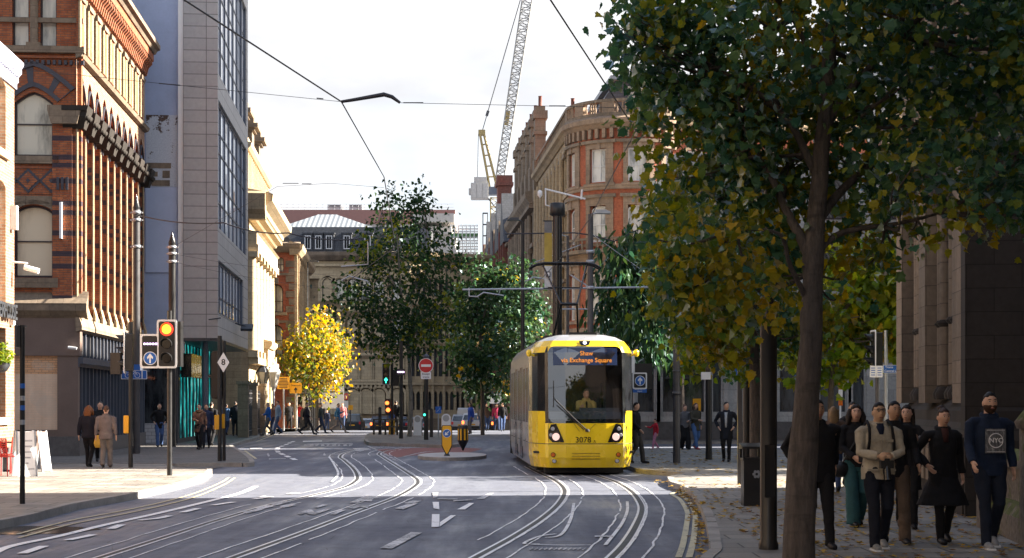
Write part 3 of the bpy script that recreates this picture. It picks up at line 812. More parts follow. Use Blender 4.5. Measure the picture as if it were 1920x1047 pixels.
# pointed arcade
holes = [moved(arch(.86,1.62,'point',.62),P*(k+.5)+.1,10.75) for k in range(NB)]
outer = [(-.14,11.19)]
f.wall([(-.14,11.19)]+[q for k in range(NB) for q in ((P*(k+.5)+.1-.43,11.19),*[(x,z) for x,z in reversed(moved(arch(.86,1.62,'point',.62),P*(k+.5)+.1,10.75)[2:]) if z > 11.19],(P*(k+.5)+.1+.43,11.19))]+[(14,11.19),(14,12.8),(-.14,12.8)], (), mi=3)  # arcade paler than the red piers, its sun painted into the brick
for k in range(NB):
    u = P*(k+.5)+.1; ar = moved(arch(.86,1.62,'point',.62),u,10.75)[1:]
    ar = [p for p in ar if p[1] > 11.1]
    f.mb.add([(p[0],0,p[1]) for p in ar]+[(p[0],.42,p[1]) for p in ar], [(i,i+1,len(ar)+i+1,len(ar)+i) for i in range(len(ar)-1)], 0)
    f.surround([(p[0]-u,p[1]-11.19) for p in moved(arch(1.02,1.75,'point',.75),u,10.75) if True and p[1]>=10.75], u, 11.19-.44, .055, .05, 2)
    f.box(u-.43,u+.43,.43,.5,10.8,12.5,0)
# string course
f.mould(-.2,14,[(.02,12.72),(-.16,12.78),(-.22,12.9),(-.1,13.0),(.02,13.02)],1)
# upper arcade
holes = [moved(arch(.42,2.05,'point',.4),P*(k+.5)+.1+s*.26,13.05) for k in range(NB) for s in (-1,1)]
f.rect(-.14,14,13.0,15.4,holes,depth=.42,mi=3,rmi=0)
for k in range(NB):
    u = P*(k+.5)+.1
    f.mb.cyl((u,-.06,13.05),(u,-.06,14.5),.06,n=8,mi=4); f.mb.lathe([(.06,0),(.13,.16),(.13,.22)],(u,-.06,14.5),8,1)
    f.box(P*k+.1-.26,P*k+.1+.26,-.14,.0,13.05,14.55,0)
    f.mb.cyl((P*k+.1-.3,-.12,13.05),(P*k+.1-.3,-.12,14.55),.05,n=8,mi=4)
    f.mb.cyl((P*k+.1+.3,-.12,13.05),(P*k+.1+.3,-.12,14.55),.05,n=8,mi=4)
    f.box(P*k+.1-.36,P*k+.1+.36,-.2,0,14.55,14.72,1)
w2 = wint(.42,2.0,M['sashdk'],M['gl_dark'],'point',.04,(),(.5,),.4)
for k in range(NB):
    for s in (-1,1): f.win(w2,P*(k+.5)+.1+s*.26,13.05,.36)
# corbel table and cornice
f.rect(-.14,14,15.4,16.2,(),mi=0)
for k in range(int(14/.34)):
    u = .05+k*.34
    f.mb.prism([(.0,14.95),(-.12,15.0),(-.2,15.3),(-.34,15.45),(-.34,15.62),(0,15.62)], lambda p:(u,p[0],p[1]), lambda p:(u+.16,p[0],p[1]), 0)
f.box(-.3,14.05,-.36,.0,15.62,15.9,0)
f.mould(-.4,14.1,[(.2,15.9),(-.42,15.92),(-.5,16.05),(-.62,16.1),(-.62,16.28),(.2,16.42)],1)
f.done('street_wall', mats)
# shopfront on the street side
sf = MB()
sf.prism([(.0,4.5),(-.12,4.5),(-.20,4.25),(-.20,4.12),(0,4.05)], lambda p:(-.3,p[0],p[1]), lambda p:(14,p[0],p[1]),1)
sf.box(-.05,14,.06,.2,3.35,4.08,0)
sf.mould if False else None
sf.box(-.1,14,-.2,.1,3.05,3.25,2); sf.box(-.1,14,-.08,.1,2.95,3.05,2)
for k in range(22):
    u = .02+k*.66; sf.box(u-.05,u+.05,-.02,.12,.62,2.95,2); sf.box(u-.05,u+.05,-.02,.1,3.25,4.06,2)
sf.box(0,14,-.05,.2,0,.62,3)
f.part(sf,'shopfront',[M['postgrey'],M['buffdark'],M['frameblue'],M['plinth']])
gp = MB(); gp.box(.0,14,.1,.14,.62,2.95); o = f.part(gp,'shop_window',M['gl_shop'])
# end wall facing the viewer
g = Fac(B2, (-12,0,0), 0)
X = 12.0
wA = wint(.52,1.95,M['sashdk'],M['gl_ref'],'round',.05,(),(.42,)); wG = wint(1.22,2.05,M['sashdk'],M['gl_ref'],'point',.07,(),(.5,),.36); wT = wint(1.22,2.3,M['sashdk'],M['gl_warm'],'seg',.07,(),(.5,),.22)
holes = []
for k in range(3):
    c0 = X-1.36-k*3.2
    holes += [moved(arch(.52,1.95,'round'),c0-.41,13.12),moved(arch(.52,1.95,'round'),c0+.45,13.12),moved(arch(1.22,2.05,'point',.36),c0,9.62),moved(arch(1.22,2.3,'seg',.22),c0,5.78)]
    g.win(wA,c0-.41,13.12,.16); g.win(wA,c0+.45,13.12,.16); g.win(wG,c0,9.62,.12); g.win(wT,c0,5.78,.14)
    # sills, panel, labels
    g.box(c0-.8,c0+.8,-.12,.05,9.38,9.62,1); g.box(c0-.78,c0+.78,-.14,.05,5.45,5.75,1)
    g.mb.cyl((c0+.02,-.05,13.2),(c0+.02,-.05,14.5),.13,n=12,mi=1); g.mb.lathe([(.13,0),(.22,.22),(.22,.4)],(c0+.02,-.05,14.5),12,1); g.box(c0-.2,c0+.24,-.2,.05,13.05,13.2,1)
    # pointed hood: brick voussoirs between blue bands
    A1 = arch(1.5,2.2,'point',.48,16)[2:]; A2 = arch(1.7,2.35,'point',.55,16)[2:]; A3 = arch(2.35,2.85,'point',.78,16)[2:]; A4 = arch(2.6,3.0,'point',.84,16)[2:]
    def ringseg(Pa,Pb,y,mi,sel=None):
        n = len(Pa)
        for i in range(n-1):
            if sel and not sel(i): continue
            q = [(Pa[i],),(Pa[i+1],),(Pb[i+1],),(Pb[i],)]
            v = [(c0+p[0][0],-y,9.62+p[0][1]) for p in q] + [(c0+p[0][0],.02,9.62+p[0][1]) for p in q]
            g.mb.add(v,[(0,1,2,3),(0,1,5,4),(1,2,6,5),(2,3,7,6),(3,0,4,7)],mi)
    ringseg(A1,A2,.07,2); ringseg(A2,A3,.045,2,lambda i:i%4==0); ringseg(A2,A3,.03,0,lambda i:i%4!=0); ringseg(A3,A4,.1,2)
    # lozenge panel
    g.box(c0-.95,c0+.72,-.02,.02,8.42,9.28,0); g.box(c0-.95,c0+.72,-.06,.02,9.22,9.3,0)
    for j in range(3):
        cx = c0-.88+j*.72; 
        for s, mi, y in ((.40,2,.05),(.29,0,.07),(.07,2,.09)):
            v = [(cx,-y,8.84-s),(cx+s,-y,8.84),(cx,-y,8.84+s),(cx-s,-y,8.84)]
            g.mb.add(v+[(p[0],.0,p[2]) for p in v],[(0,1,2,3),(0,1,5,4),(1,2,6,5),(2,3,7,6),(3,0,4,7)],mi)
    # stone window surround of the lower window with shouldered head
    P1 = arch(1.24,2.32,'seg',.22); 
    g.surround(P1,c0,5.78,.14,.05,1); g.box(c0-.9,c0+.72,-.05,.02,8.1,8.36,1)
# brick pilaster near the corner with blue bands
g.box(X-.76,X-.14,-.12,.02,5.0,10.7,4); g.box(X-.16,X+.13,-.02,.2,4.6,15.9,4)
g.mb.prism([(-.4,10.62),(.4,10.62),(.52,11.05),(.52,11.2),(-.52,11.2),(-.52,11.05)], lambda p:(X-.36+p[0],-.32,p[1]), lambda p:(X-.36+p[0],.02,p[1]),1)
for k in range(3):
    g.box(X-.62+k*.14,X-.54+k*.14,-.16,-.1,8.55+.0,8.95,2)
g.rect(0,12,4.5,16.2,holes,depth=.2)
# dentils, strings, ledge
g.box(0,X+.25,-.22,.03,12.88,13.08,1); g.box(0,X+.2,-.1,.03,12.72,12.80,0)
for k in range(70): g.box(.05+k*.175,.14+k*.175,-.1,.02,12.52,12.66,2)
g.box(0,X+.2,-.09,.03,13.85,14.0,1)
g.mould(0,X+.34,[(.03,4.5),(-.12,4.5),(-.30,4.72),(-.30,4.95),(-.12,5.12),(.03,5.35)],1)
g.mould(0,X+.5,[(.2,15.9),(-.42,15.92),(-.5,16.05),(-.62,16.1),(-.62,16.28),(.2,16.42)],1)
g.done('end_wall', [M['redbrick'],M['buffdark'],M['bluebrick'],M['sunbrick'],M['redband']])
bf = MB()
bf.box(0,X+.1,-.1,.3,3.42,4.5,0); bf.box(0,X+.1,-.16,.2,3.30,3.44,0)
for u in (X-.28, X-2.5, X-5.2): bf.box(u-.32,u+.32,-.12,.2,.74,3.30,0)
bf.box(0,X+.1,-.14,.2,0,.74,1); bf.box(0,X-.0,-.10,.2,.74,.95,0)
g.part(bf,'boarded_shopfront',[M['brownboard'],M['plinth']])
hp = MB(); hp.box(-2.18,-.6,-.04,.1,.95,3.30); o = hp.build('papered_window', M['hoard'], B2)
hp = MB(); hp.box(-4.9,-2.82,-.04,.1,.95,3.30); o = hp.build('papered_window', M['hoard'], B2)
mb = MB(); mb.cyl((X-.15,-.14,3.55),(X-.15,-.30,3.55),.025); mb.cyl((X-.22,-.32,3.55),(X+.05,-.36,3.52),.05,n=10); g.part(mb,'security_camera',M['white'])
mb = MB(); mb.box(X-.52,X-.44,-.22,-.12,7.0,8.15); g.part(mb,'vertical_light',M['white'])
# roof with dormers
mb = MB(); mb.prism([(-12,16.3),(.1,16.3),(-2.2,19.3),(-10,19.3)], lambda p:(p[0],.0,p[1]), lambda p:(p[0],13.9,p[1])); mb.build('roof', M['slate'], B2)
for yy in (2.5,6.5,10.5):
    mb = MB(); mb.box(-2.0,-.35,yy-.7,yy+.7,16.4,18.6,0); mb.prism([(-.95,18.6),(.95,18.6),(0,19.6)], lambda p:(-2.4,yy+p[0],p[1]), lambda p:(-.2,yy+p[0],p[1]),1); mb.build('dormer',[M['redbrick'],M['slate']],B2)
mb = MB(); mb.box(-2.2,-.9,13.2,13.85,16.3,18.2); mb.build('roof_lantern',M['gl_ref'],B2)

# ---- B3/B4 grey clad block with projecting glazed storeys
B4 = thing('grey_tiled_building','modern grey tile clad building with tall blue framed windows above a turquoise lit shop','building',(-12.27,66.7,0),TH)
HT = 24.0
r = Fac(B4,(0,0,0),PI/2)
W1 = [(.3,11.7,5.55,7.8),(.3,13.4,9.15,14.5),(.3,13.4,15.6,21.5)]
r.rect(0,14.3,4.5,HT,[[(a,c),(b,c),(b,d),(a,d)] for a,b,c,d in W1],depth=.25)
r.box(0,14.3,.02,.5,4.42,4.5,0)
r.done('clad_wall',[M['tile']])
l = Fac(B4,(-1.42,0,0),0); l.rect(0,1.42,4.5,HT); l.done('clad_wall',[M['tile']])
body(B4,-1.42,-.4,.02,14.3,4.5,HT,M['tile']); 
sfm = MB(); sfm.box(-3.4,-.0,.0,14.3,4.38,4.5); sfm.build('soffit',M['darkmetal'],B4)
for i,(a,b,c,d) in enumerate(W1):
    fm = MB(); nv = (8,7,7)[i]; ww = (b-a)/nv
    fm.box(a,b,.10,.24,c,c+.1); fm.box(a,b,.10,.24,d-.1,d)
    for k in range(nv+1):
        u = a+ww*k; q = .10 if k in (0,nv,nv-1) else .05
        fm.box(max(a,u-q),min(b,u+q),.09 if q < .06 else .05,.24,c,d)
    nh = (1,4,4)[i]
    for k in range(1,nh+1):
        z = c+(d-c)*k/(nh+1)+(.12 if k%2 else -.1)
        if nh == 1: z = c+.75
        fm.box(a,b,.115,.23,z-.03,z+.03)
    wo_ = r.part(fm,'window',M['frameblue'])
    gm = MB()
    for k in range(nv):
        u0 = a+ww*k+.02; u1 = a+ww*(k+1)-.02; e = random.uniform(-.006,.006)
        gm.add([(u0,.15+e,c),(u1,.15-e,c),(u1,.15-e,d),(u0,.15+e,d)],[(0,1,2,3)])
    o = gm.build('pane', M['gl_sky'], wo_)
# ground floor
gfl = Fac(B4,(-1.75,0,0),PI/2)
gm = MB()
for k in range(12):
    u = k*1.2; gm.box(u-.05,u+.05,-.05,.1,.3,4.38)
gm.box(0,14,-.04,.1,0,.3); gm.box(0,14,-.04,.1,3.05,3.2); gm.box(0,.5,-.1,.3,0,4.38)
gfl.part(gm,'shopfront',M['darkmetal'])
gm = MB(); gm.box(0,14,.02,.06,.3,4.36); gfl.part(gm,'shop_window',M['shopglow'])
gm = MB(); gm.box(1.4,6.5,-.5,-.06,2.9,3.9); gfl.part(gm,'fascia_box',M['blackgloss'])
mb = MB(); mb.cyl((-.7,1.5,0),(-.7,1.5,4.4),.14,n=14); mb.build('column',M['frameblue'],B4)
# party wall
mb = MB(); mb.box(-9,-1.62,.28,14,4.4,HT); mb.box(-9,-1.76,.28,.9,0,4.4); mb.build('party_wall',M['render'],B4)
mb = MB(); mb.box(-1.64,-1.42,.08,.6,3.9,HT); mb.build('white_corner_strip',M['white'],B4)
mb = MB(); mb.add([(-2.98,.25,10.85),(-1.68,.25,10.85),(-1.68,.25,13.85),(-2.98,.25,13.85)],[(0,1,2,3)])
o = MB(); o.v=[(-.65,0,0),(.65,0,0),(.65,0,3.0),(-.65,0,3.0)]; o.f=[(0,1,2,3)]; o.m=[0]; o.sm=[False]
o = o.build('peeling_paint_panel',M['peel'],B4); o.location = (-2.33,.26,10.82)
mb = MB(); mb.box(-3.0,-1.68,.22,.3,7.25,10.8); mb.build('render_panel',M['renderlt'],B4)
for x0,x1,z0,z1 in ((-2.95,-1.95,11.6,11.82),(-2.75,-2.0,10.86,11.1),(-2.7,-2.5,11.25,11.45),(-2.3,-2.0,11.2,11.5)):
    o = MB(); o.box(x0,x1,.235,.258,z0,z1); o.build('bare_brick_patch',M['buffdark'],B4)
mb = MB(); mb.box(-6,-1.62,.2,.4,.95,3.6); mb.build('navy_panel',M['gl_dark'],B4)
mb = MB(); mb.box(-6,-1.72,-.1,.4,0,.95); mb.build('tiled_plinth',M['whitetile'],B4)
mb = MB(); mb.bar((-.3,-.5,5.25),(.1,.1,5.35),.05,.05); mb.build('bracket',M['darkmetal'],B4); mb = MB(); mb.mbox(Matrix.Translation((.55,7.5,5.3))@Matrix.Rotation(.5,4,'X'),.55,.5,.12); mb.bar((.0,7.6,5.5),(.5,7.5,5.35),.06,.06); mb.build('floodlight',M['darkmetal'],B4)

# ---- B5 cream classical portico building
Y5 = 85.5; B5 = thing('cream_classical_building','sunlit cream stone classical building with deep cornice and three chimney stacks','building',(-7.5-.0767*Y5,Y5,0),TH)
L5 = 16.0
body(B5,-12,-.4,0,L5,0,13.0,M['cream'])
f = Fac(B5,(0,0,0),PI/2)
tW = wint(.95,2.6,M['sashdk'],M['gl_ref'],'rect',.06,(.5,),(.5,)); holes = []
NBAY = 7
for k in range(NBAY):
    u = 1.2+k*2.25; holes.append(moved(arch(.95,2.6),u,5.6)); f.win(tW,u,5.6,.2)
    holes.append(moved(arch(.95,1.9),u,1.2)); f.win(wint(.95,1.9,M['sashdk'],M['gl_dark'],'rect',.06,(.5,)),u,1.2,.2)
    f.box(u-.75,u+.75,-.22,.02,8.35,8.6,0); f.box(u-.62,u+.62,-.12,.02,5.38,5.58,0)
    for q in (-1.12,):
        f.mb.cyl((u+q,-.16,4.6),(u+q,-.16,9.6),.26,.21,14); f.box(u+q-.34,u+q+.34,-.5,.02,9.6,9.9,0); f.box(u+q-.36,u+q+.36,-.5,.02,4.25,4.62,0)
f.rect(0,L5,0,11.2,holes,depth=.25)
f.box(0,L5,-.5,.02,3.9,4.25,0); f.mould(0,L5,[(.02,9.9),(-.5,9.9),(-.5,10.3),(-.42,10.3),(-.42,10.9),(-.55,11.0),(.02,11.0)])
f.mould(-.2,L5+.3,[(.02,11.6),(-.3,11.62),(-.4,11.85),(-.75,12.1),(-.8,12.3),(-1.25,12.6),(-1.3,12.95),(-1.1,13.05),(.3,13.3),(.3,11.6)])
f.rect(0,L5,11.0,11.7)
for k in range(44): f.box(k*.365,k*.365+.2,-.72,-.3,11.75,11.95,0)
# attic balustrade wall
f.box(0,L5,.25,.7,13.1,15.4,0); f.mould(0,L5+.15,[(.7,15.4),(.05,15.4),(-.1,15.55),(-.15,15.75),(.7,15.85)])
for k in range(20): f.box(.3+k*.8,.55+k*.8,.12,.3,13.3,15.4,0)
for k in range(20): f.mb.lathe([(.12,0),(.2,.12),(.1,.3),(0,.36)],(.42+k*.8,.2,15.8),8,0)
# projecting porch
f.box(5.5,9.5,-.6,.0,3.9,4.9,0); f.mould(5.3,9.7,[(0,4.9),(-.7,4.9),(-.85,5.1),(-.85,5.3),(0,5.5)])
for u in (5.8,9.2): f.mb.cyl((u,-.42,.1),(u,-.42,3.9),.24,.2,14)
f.done('street_wall',[M['cream']])
mb = MB(); mb.prism([(-11.5,13.1),(-.8,13.1),(-3.5,16.6),(-9,16.6)],lambda p:(p[0],.2,p[1]),lambda p:(p[0],L5-.2,p[1])); mb.build('roof',M['slate'],B5)
for yy in (3.2,8.0,13.0):
    mb = MB(); mb.box(-1.25,-.45,yy-.7,yy+.7,13.2,17.6); mb.box(-1.4,-.3,yy-.85,yy+.85,17.6,17.75); mb.box(-1.55,-.1,yy-1.0,yy+1.0,17.75,18.0); mb.box(-1.35,-.35,yy-.8,yy+.8,18.0,18.5)
    mb.build('chimney',M['buffdark'],B5)
# end wall facing viewer
g = Fac(B5,(-9,0,0),0); g.rect(0,9,0,11.6); g.mould(0,9.9,[(.02,11.6),(-.3,11.62),(-.4,11.85),(-.6,12.1),(-.62,12.95),(.3,13.3),(.3,11.6)]); g.done('end_wall',[M['buff']])

# ---- B6 narrow red brick building with arched windows
Y6 = 106.0; B6 = thing('arched_window_brick_building','narrow orange red brick building with round arched windows behind the yellow tree','building',(-6.3-.0767*Y6,Y6,0),TH)
s6 = FPX/Y6
body(B6,-8,-.3,.3,18,0,12.4,M['hotbrick'])
g = Fac(B6,(-8,0,0),0); X = 8.0; holes = []
def px6(px): return X+(px-556)/s6
def pz6(py): return CH-(py-HY)/s6
a = wint(.38,.95,M['sashdk'],M['gl_warm'],'round',.04,(.5,),(.5,)); b_ = wint(.86,1.85,M['sashdk'],M['gl_warm'],'round',.06,(.5,),(.4,)); c_ = wint(.86,2.05,M['sashdk'],M['gl_ref'],'round',.06,(.5,),(.5,))
for base in (0,-2.6,-5.2):
    for px in (516,531):
        u = px6(px)+base; holes.append(moved(arch(.38,.95,'round'),u,pz6(510))); g.win(a,u,pz6(510),.15)
    for t,py,h in ((b_,586,1.85),(c_,668,2.05)):
        u = px6(523)+base; holes.append(moved(arch(.86,h,'round'),u,pz6(py))); g.win(t,u,pz6(py),.15)
        g.surround(arch(.9,h+.02,'round'),u,pz6(py),.12,.05,0); g.box(u-.7,u+.7,-.1,.02,pz6(py)-.2,pz6(py)-.003,1)
        g.box(u-.13,u+.13,-.14,.02,pz6(py)+h+.02,pz6(py)+h+.42,2)
g.rect(0,X,0,12.2,holes,depth=.2)
for z in (10.25,7.1,3.9): g.box(0,X+.06,-.07,.02,z,z+.16,2)
for k in range(22):
    z = .3+k*.5; w = .55 if k%2 else .35; g.box(X-w,X+.05,-.05,.02,z,z+.42,2)
g.mould(0,X+.4,[(.02,11.75),(-.2,11.8),(-.35,12.1),(-.4,12.35),(.3,12.5),(.3,11.75)],2)
g.done('end_wall',[M['hotbrick'],M['buff'],M['buffdark']])
f = Fac(B6,(0,0,0),PI/2); holes = []
w_ = wint(.8,2.4,M['sashdk'],M['gl_ref'],'rect',.06,(.5,))
for k in range(9):
    u = 1.2+k*2.0
    for z in (1.2,4.9,8.4): holes.append(moved(arch(.8,2.4),u,z)); f.win(w_,u,z,.2)
    f.box(u-1.2,u-.8,-.2,.02,.2,11.6,0)
f.rect(0,18,0,12.0,holes,depth=.25)
f.mould(-.3,18,[(.02,11.6),(-.3,11.7),(-.55,12.0),(-.6,12.3),(.3,12.5),(.3,11.6)],0)
f.done('street_wall',[M['buff']])
mb = MB(); mb.prism([(-8,12.4),(.0,12.4),(-2.5,14.8),(-6,14.8)],lambda p:(p[0],.2,p[1]),lambda p:(p[0],18,p[1])); mb.build('roof',M['slate'],B6)
mb = MB(); mb.box(-1.5,-.8,1.2,2.2,12.4,14.2); mb.box(-1.6,-.7,1.1,2.3,14.2,14.4); mb.build('chimney',M['hotbrick'],B6)
# ---------------------------------------------------------------- buildings closing the street
Y7 = 185.0; s7 = FPX/Y7
def p7(px,py): return at(px,py,Y7)
x7a, x7b = p7(540,0).x, p7(765,0).x
B7 = thing('gothic_stone_hall','buff stone hall with rows of arched windows and slate mansard closing the street','building',(x7b,Y7,0),0)
W7 = x7b-x7a
def z7(py): return CH-(py-HY)/s7
g = Fac(B7,(-W7,0,0),0); holes = []
cols = [685-72*2+25, 685-47*2+25, 612, 637, 661, 686, 711, 745]
aw = wint(1.35,2.9,M['sashdk'],M['gl_ref'],'round',.1,(.5,),(.6,)); bw_ = wint(1.15,2.3,M['sashwh'],M['gl_white'],'rect',.1,(),(.5,)); tw = wint(1.2,2.6,M['sashdk'],M['gl_ref'],'round',.1,(.5,))
for i,px in enumerate(cols):
    u = W7-(765-px)/s7
    if u < 1 or u > W7-.9: continue
    holes += [moved(arch(1.35,2.9,'round'),u,.55),moved(arch(1.15,2.3),u,4.55),moved(arch(1.15,2.9),u,8.6),moved(arch(1.2,2.6,'round'),u,13.6)]
    g.win(aw,u,.55,.3); g.win(bw_,u,4.55,.3); g.win(wint(1.15,2.9,M['sashwh'],M['gl_white'],'rect',.1,(),(.5,)),u,8.6,.3); g.win(tw,u,13.6,.3)
    g.surround(arch(1.6,3.05,'round'),u,.5,.25,.18,0); g.surround(arch(1.45,2.75,'round'),u,13.55,.2,.15,0)
    g.box(u-.8,u-.62,-.2,.02,4.4,7.1,0); g.box(u+.62,u+.8,-.2,.02,4.4,7.1,0)
g.rect(0,W7,0,18.6,holes,depth=.5)
for z,o in ((3.9,.35),(4.25,.25),(7.3,.3),(12.4,.35),(17.6,.4)): g.box(0,W7+.2,-o,.03,z,z+.28,0)
for k in range(int(W7/.5)): g.box(k*.5,k*.5+.25,-.3,.02,3.55,3.9,0)
g.mould(0,W7+.4,[(.02,18.2),(-.4,18.3),(-.9,18.8),(-.95,19.2),(.3,19.4),(.3,18.2)],1)
g.done('front_wall',[M['cream'],M['buffdark']])
body(B7,-W7,-.6,.6,16,0,18.6,M['buff'])
# receding wing with tall lancets
ang = R(24); f = Fac(B7,(0,0,0),ang); holes = []; L7 = 14
la = wint(.55,2.2,M['sashdk'],M['gl_dark'],'point',.05,(),(),.5); lb = wint(.6,3.4,M['sashdk'],M['gl_dark'],'point',.05,(),(),.5)
for k in range(10):
    for s in (-.36,.36):
        u = .95+k*1.4+s
        holes += [moved(arch(.55,2.2,'point',.5),u,1.0),moved(arch(.6,3.4,'point',.5),u,4.9),moved(arch(.6,3.4,'point',.5),u,9.2),moved(arch(.55,2.2,'point',.5),u,14.2)]
        f.win(la,u,1.0,.3); f.win(lb,u,4.9,.3); f.win(lb,u,9.2,.3); f.win(la,u,14.2,.3)
    u = .95+k*1.4; f.surround(arch(1.3,2.9,'point',.9),u,.8,.1,.12,0); f.box(u-.85,u-.62,-.25,.02,.2,18,0)
f.rect(0,L7+1,0,18.6,holes,depth=.5)
for z,o in ((3.9,.35),(8.7,.3),(13.2,.35),(17.6,.4)): f.box(0,L7+1,-o,.03,z,z+.28,0)
f.mould(0,L7+1,[(.02,18.2),(-.4,18.3),(-.9,18.8),(-.95,19.2),(.3,19.4),(.3,18.2)],1)
f.done('wing_wall',[M['cream'],M['buff']])
mb = MB(); mb.add([Vector((0.4,.8,0)),Vector((13.4,6.6,0)),Vector((13.4,18,0)),Vector((0,18,0)),Vector((.4,.8,18.5)),Vector((13.4,6.6,18.5)),Vector((13.4,18,18.5)),Vector((0,18,18.5))],[(0,1,5,4),(1,2,6,5),(2,3,7,6),(3,0,4,7),(4,5,6,7)]); mb.build('core_wall',M['buff'],B7)
mb = MB(); mb.prism([(-.5,19.2),(8,19.2),(8,22.2),(.4,22.2)],lambda p:(-W7,p[0],p[1]),lambda p:(2.5-.0,p[0],p[1])); mb.build('roof',M['slate'],B7)
dm = wint(.7,1.55,M['white'],M['gl_white'],'rect',.08,(.5,))
for px in (578,598,618,651,690,730):
    u = (px-765)/s7
    m_ = MB(); m_.box(u-.55,u+.55,-.55,1.2,19.4,21.3); m_.box(u-.65,u+.65,-.65,1.2,21.3,21.45); m_.build('dormer',[M['slate']],B7)
    o = bpy.data.objects.new('window',dm[0]); COL.objects.link(o); o.parent = B7; o.location=(u,-.6,19.55); q = bpy.data.objects.new('pane',dm[1]); COL.objects.link(q); q.parent=o
xx = lambda px:(px-765)/s7
mb = MB(); v = [(xx(520),1,22.2),(xx(700),1,22.2),(xx(700),14,22.2),(xx(520),14,22.2),(xx(585),6,24.3),(xx(620),6,24.3)]
mb.add(v,[(0,1,5,4),(1,2,5),(2,3,4,5),(3,0,4)]); mb.box(xx(518),xx(702),.8,14.2,22.0,22.2); mb.build('metal_roof',M['ribroof'],B7)
mb = MB(); mb.box(-W7,-.02,.05,16,-2.6,0); mb.add([Vector((0,.05,-2.6)),Vector((13.4,6,-2.6)),Vector((13.4,18,-2.6)),Vector((0,18,-2.6)),Vector((0,.05,0)),Vector((13.4,6,0)),Vector((13.4,18,0)),Vector((0,18,0))],[(0,1,5,4),(1,2,6,5),(2,3,7,6),(3,0,4,7)]); mb.build('base_wall',M['buffdark'],B7)
# ---- B8 long reddish block with plant boxes
Y8 = 250.0; s8 = FPX/Y8
B8 = thing('long_red_roofed_block','long low dull red roof band with two grey plant boxes far behind the hall','building',(at(515,0,Y8).x,Y8,0),0)
L8 = (850-515)/s8; H8 = CH+(HY-394)/s8
mb = MB(); mb.box(0,L8,0,18,0,H8-2.2,0); mb.build('wall',M['concrete'],B8)
mb = MB(); mb.box(-.3,L8+.3,-.3,18,H8-2.2,H8); mb.build('roof_band',M['pinkclad'],B8)
for a_,b2 in ((610,636),(651,675)):
    mb = MB(); mb.box((a_-515)/s8,(b2-515)/s8,3,7,H8,CH+(HY-386)/s8)
    for k in range(6): mb.box((a_-515)/s8-.03,(b2-515)/s8+.03,2.96,7,H8+.12+k*.2,H8+.2+k*.2)
    mb.build('plant_box',M['galv'],B8)
mb = MB()
for k in range(30):
    x = k*L8/30; mb.cyl((x,.6,H8),(x,.6,H8+1.0),.03,n=5)
mb.tube([(0,.6,H8+1.0),(L8,.6,H8+1.0)],.03,5); mb.tube([(0,.6,H8+.5),(L8,.6,H8+.5)],.03,5); mb.build('guard_rail',M['galv'],B8)
# ---- B9 white concrete frame under construction with scaffolding
Y9 = 225.0; s9 = FPX/Y9
def x9(px): return (px-860)/s9
def z9(py): return CH-(py-HY)/s9
B9 = thing('unfinished_concrete_building','pale concrete building under construction with scaffolding beside the crane','building',(at(860,0,Y9).x,Y9,0),0)
mb = MB(); mb.box(x9(780),x9(846),0,14,0,z9(425)); mb.box(x9(775),x9(852),-1,15,z9(418),z9(402)); mb.box(x9(800),x9(848),-.5,15,z9(440),z9(436))
mb.prism([(x9(795),z9(520)),(x9(872),z9(520)),(x9(850),z9(452)),(x9(795),z9(455))],lambda p:(p[0],-4,p[1]),lambda p:(p[0],12,p[1])); mb.build('concrete_frame',M['concrete'],B9)
mb = MB(); mb.box(x9(846),x9(932),1,14,0,z9(500),0); mb.box(x9(905),x9(935),.5,14,0,z9(458),0); mb.build('brick_wall',M['hotbrick'],B9)
for k in range(4):
    mb = MB(); mb.box(x9(872+k*14),x9(880+k*14),.9,1.2,z9(490),z9(472)); mb.build('window',M['gl_dark'],B9)
mb = MB()
xs = [x9(845+k*7.5) for k in range(8)]
for x in xs:
    for y in (-1.6,-.4): mb.cyl((x,y,0),(x,y,z9(424)),.06,n=5)
for z in [z9(425+k*11) for k in range(9)]:
    for y in (-1.6,-.4): mb.tube([(xs[0],y,z),(xs[-1],y,z)],.05,5)
    mb.box(xs[0],xs[-1],-1.5,-.5,z-.5,z-.42)
for k in range(7): mb.tube([(xs[k],-1.6,z9(490)),(xs[k+1],-1.6,z9(436))],.04,5)
mb.build('scaffold',M['galv'],B9)
mb = MB(); mb.box(xs[0],xs[-1],-1.62,-1.58,z9(448),z9(440)); mb.build('netting',M['signgreen'],B9)
hm = thing('hoist_mast','dark lattice hoist mast standing right of the scaffolding','mast',(at(910,0,Y9-3).x,Y9-3,0),0)
mb = MB()
for sx_ in (-.33,.33):
    for sy_ in (-.33,.33): mb.cyl((sx_,sy_,0),(sx_,sy_,z9(405)),.07,n=5)
for k in range(19):
    z = k*z9(405)/18.0
    mb.box(-.36,.36,-.36,-.30,z-.06,z+.06); mb.box(-.36,.36,.30,.36,z-.06,z+.06)
mb.build('mast_frame',M['darkmetal'],hm)
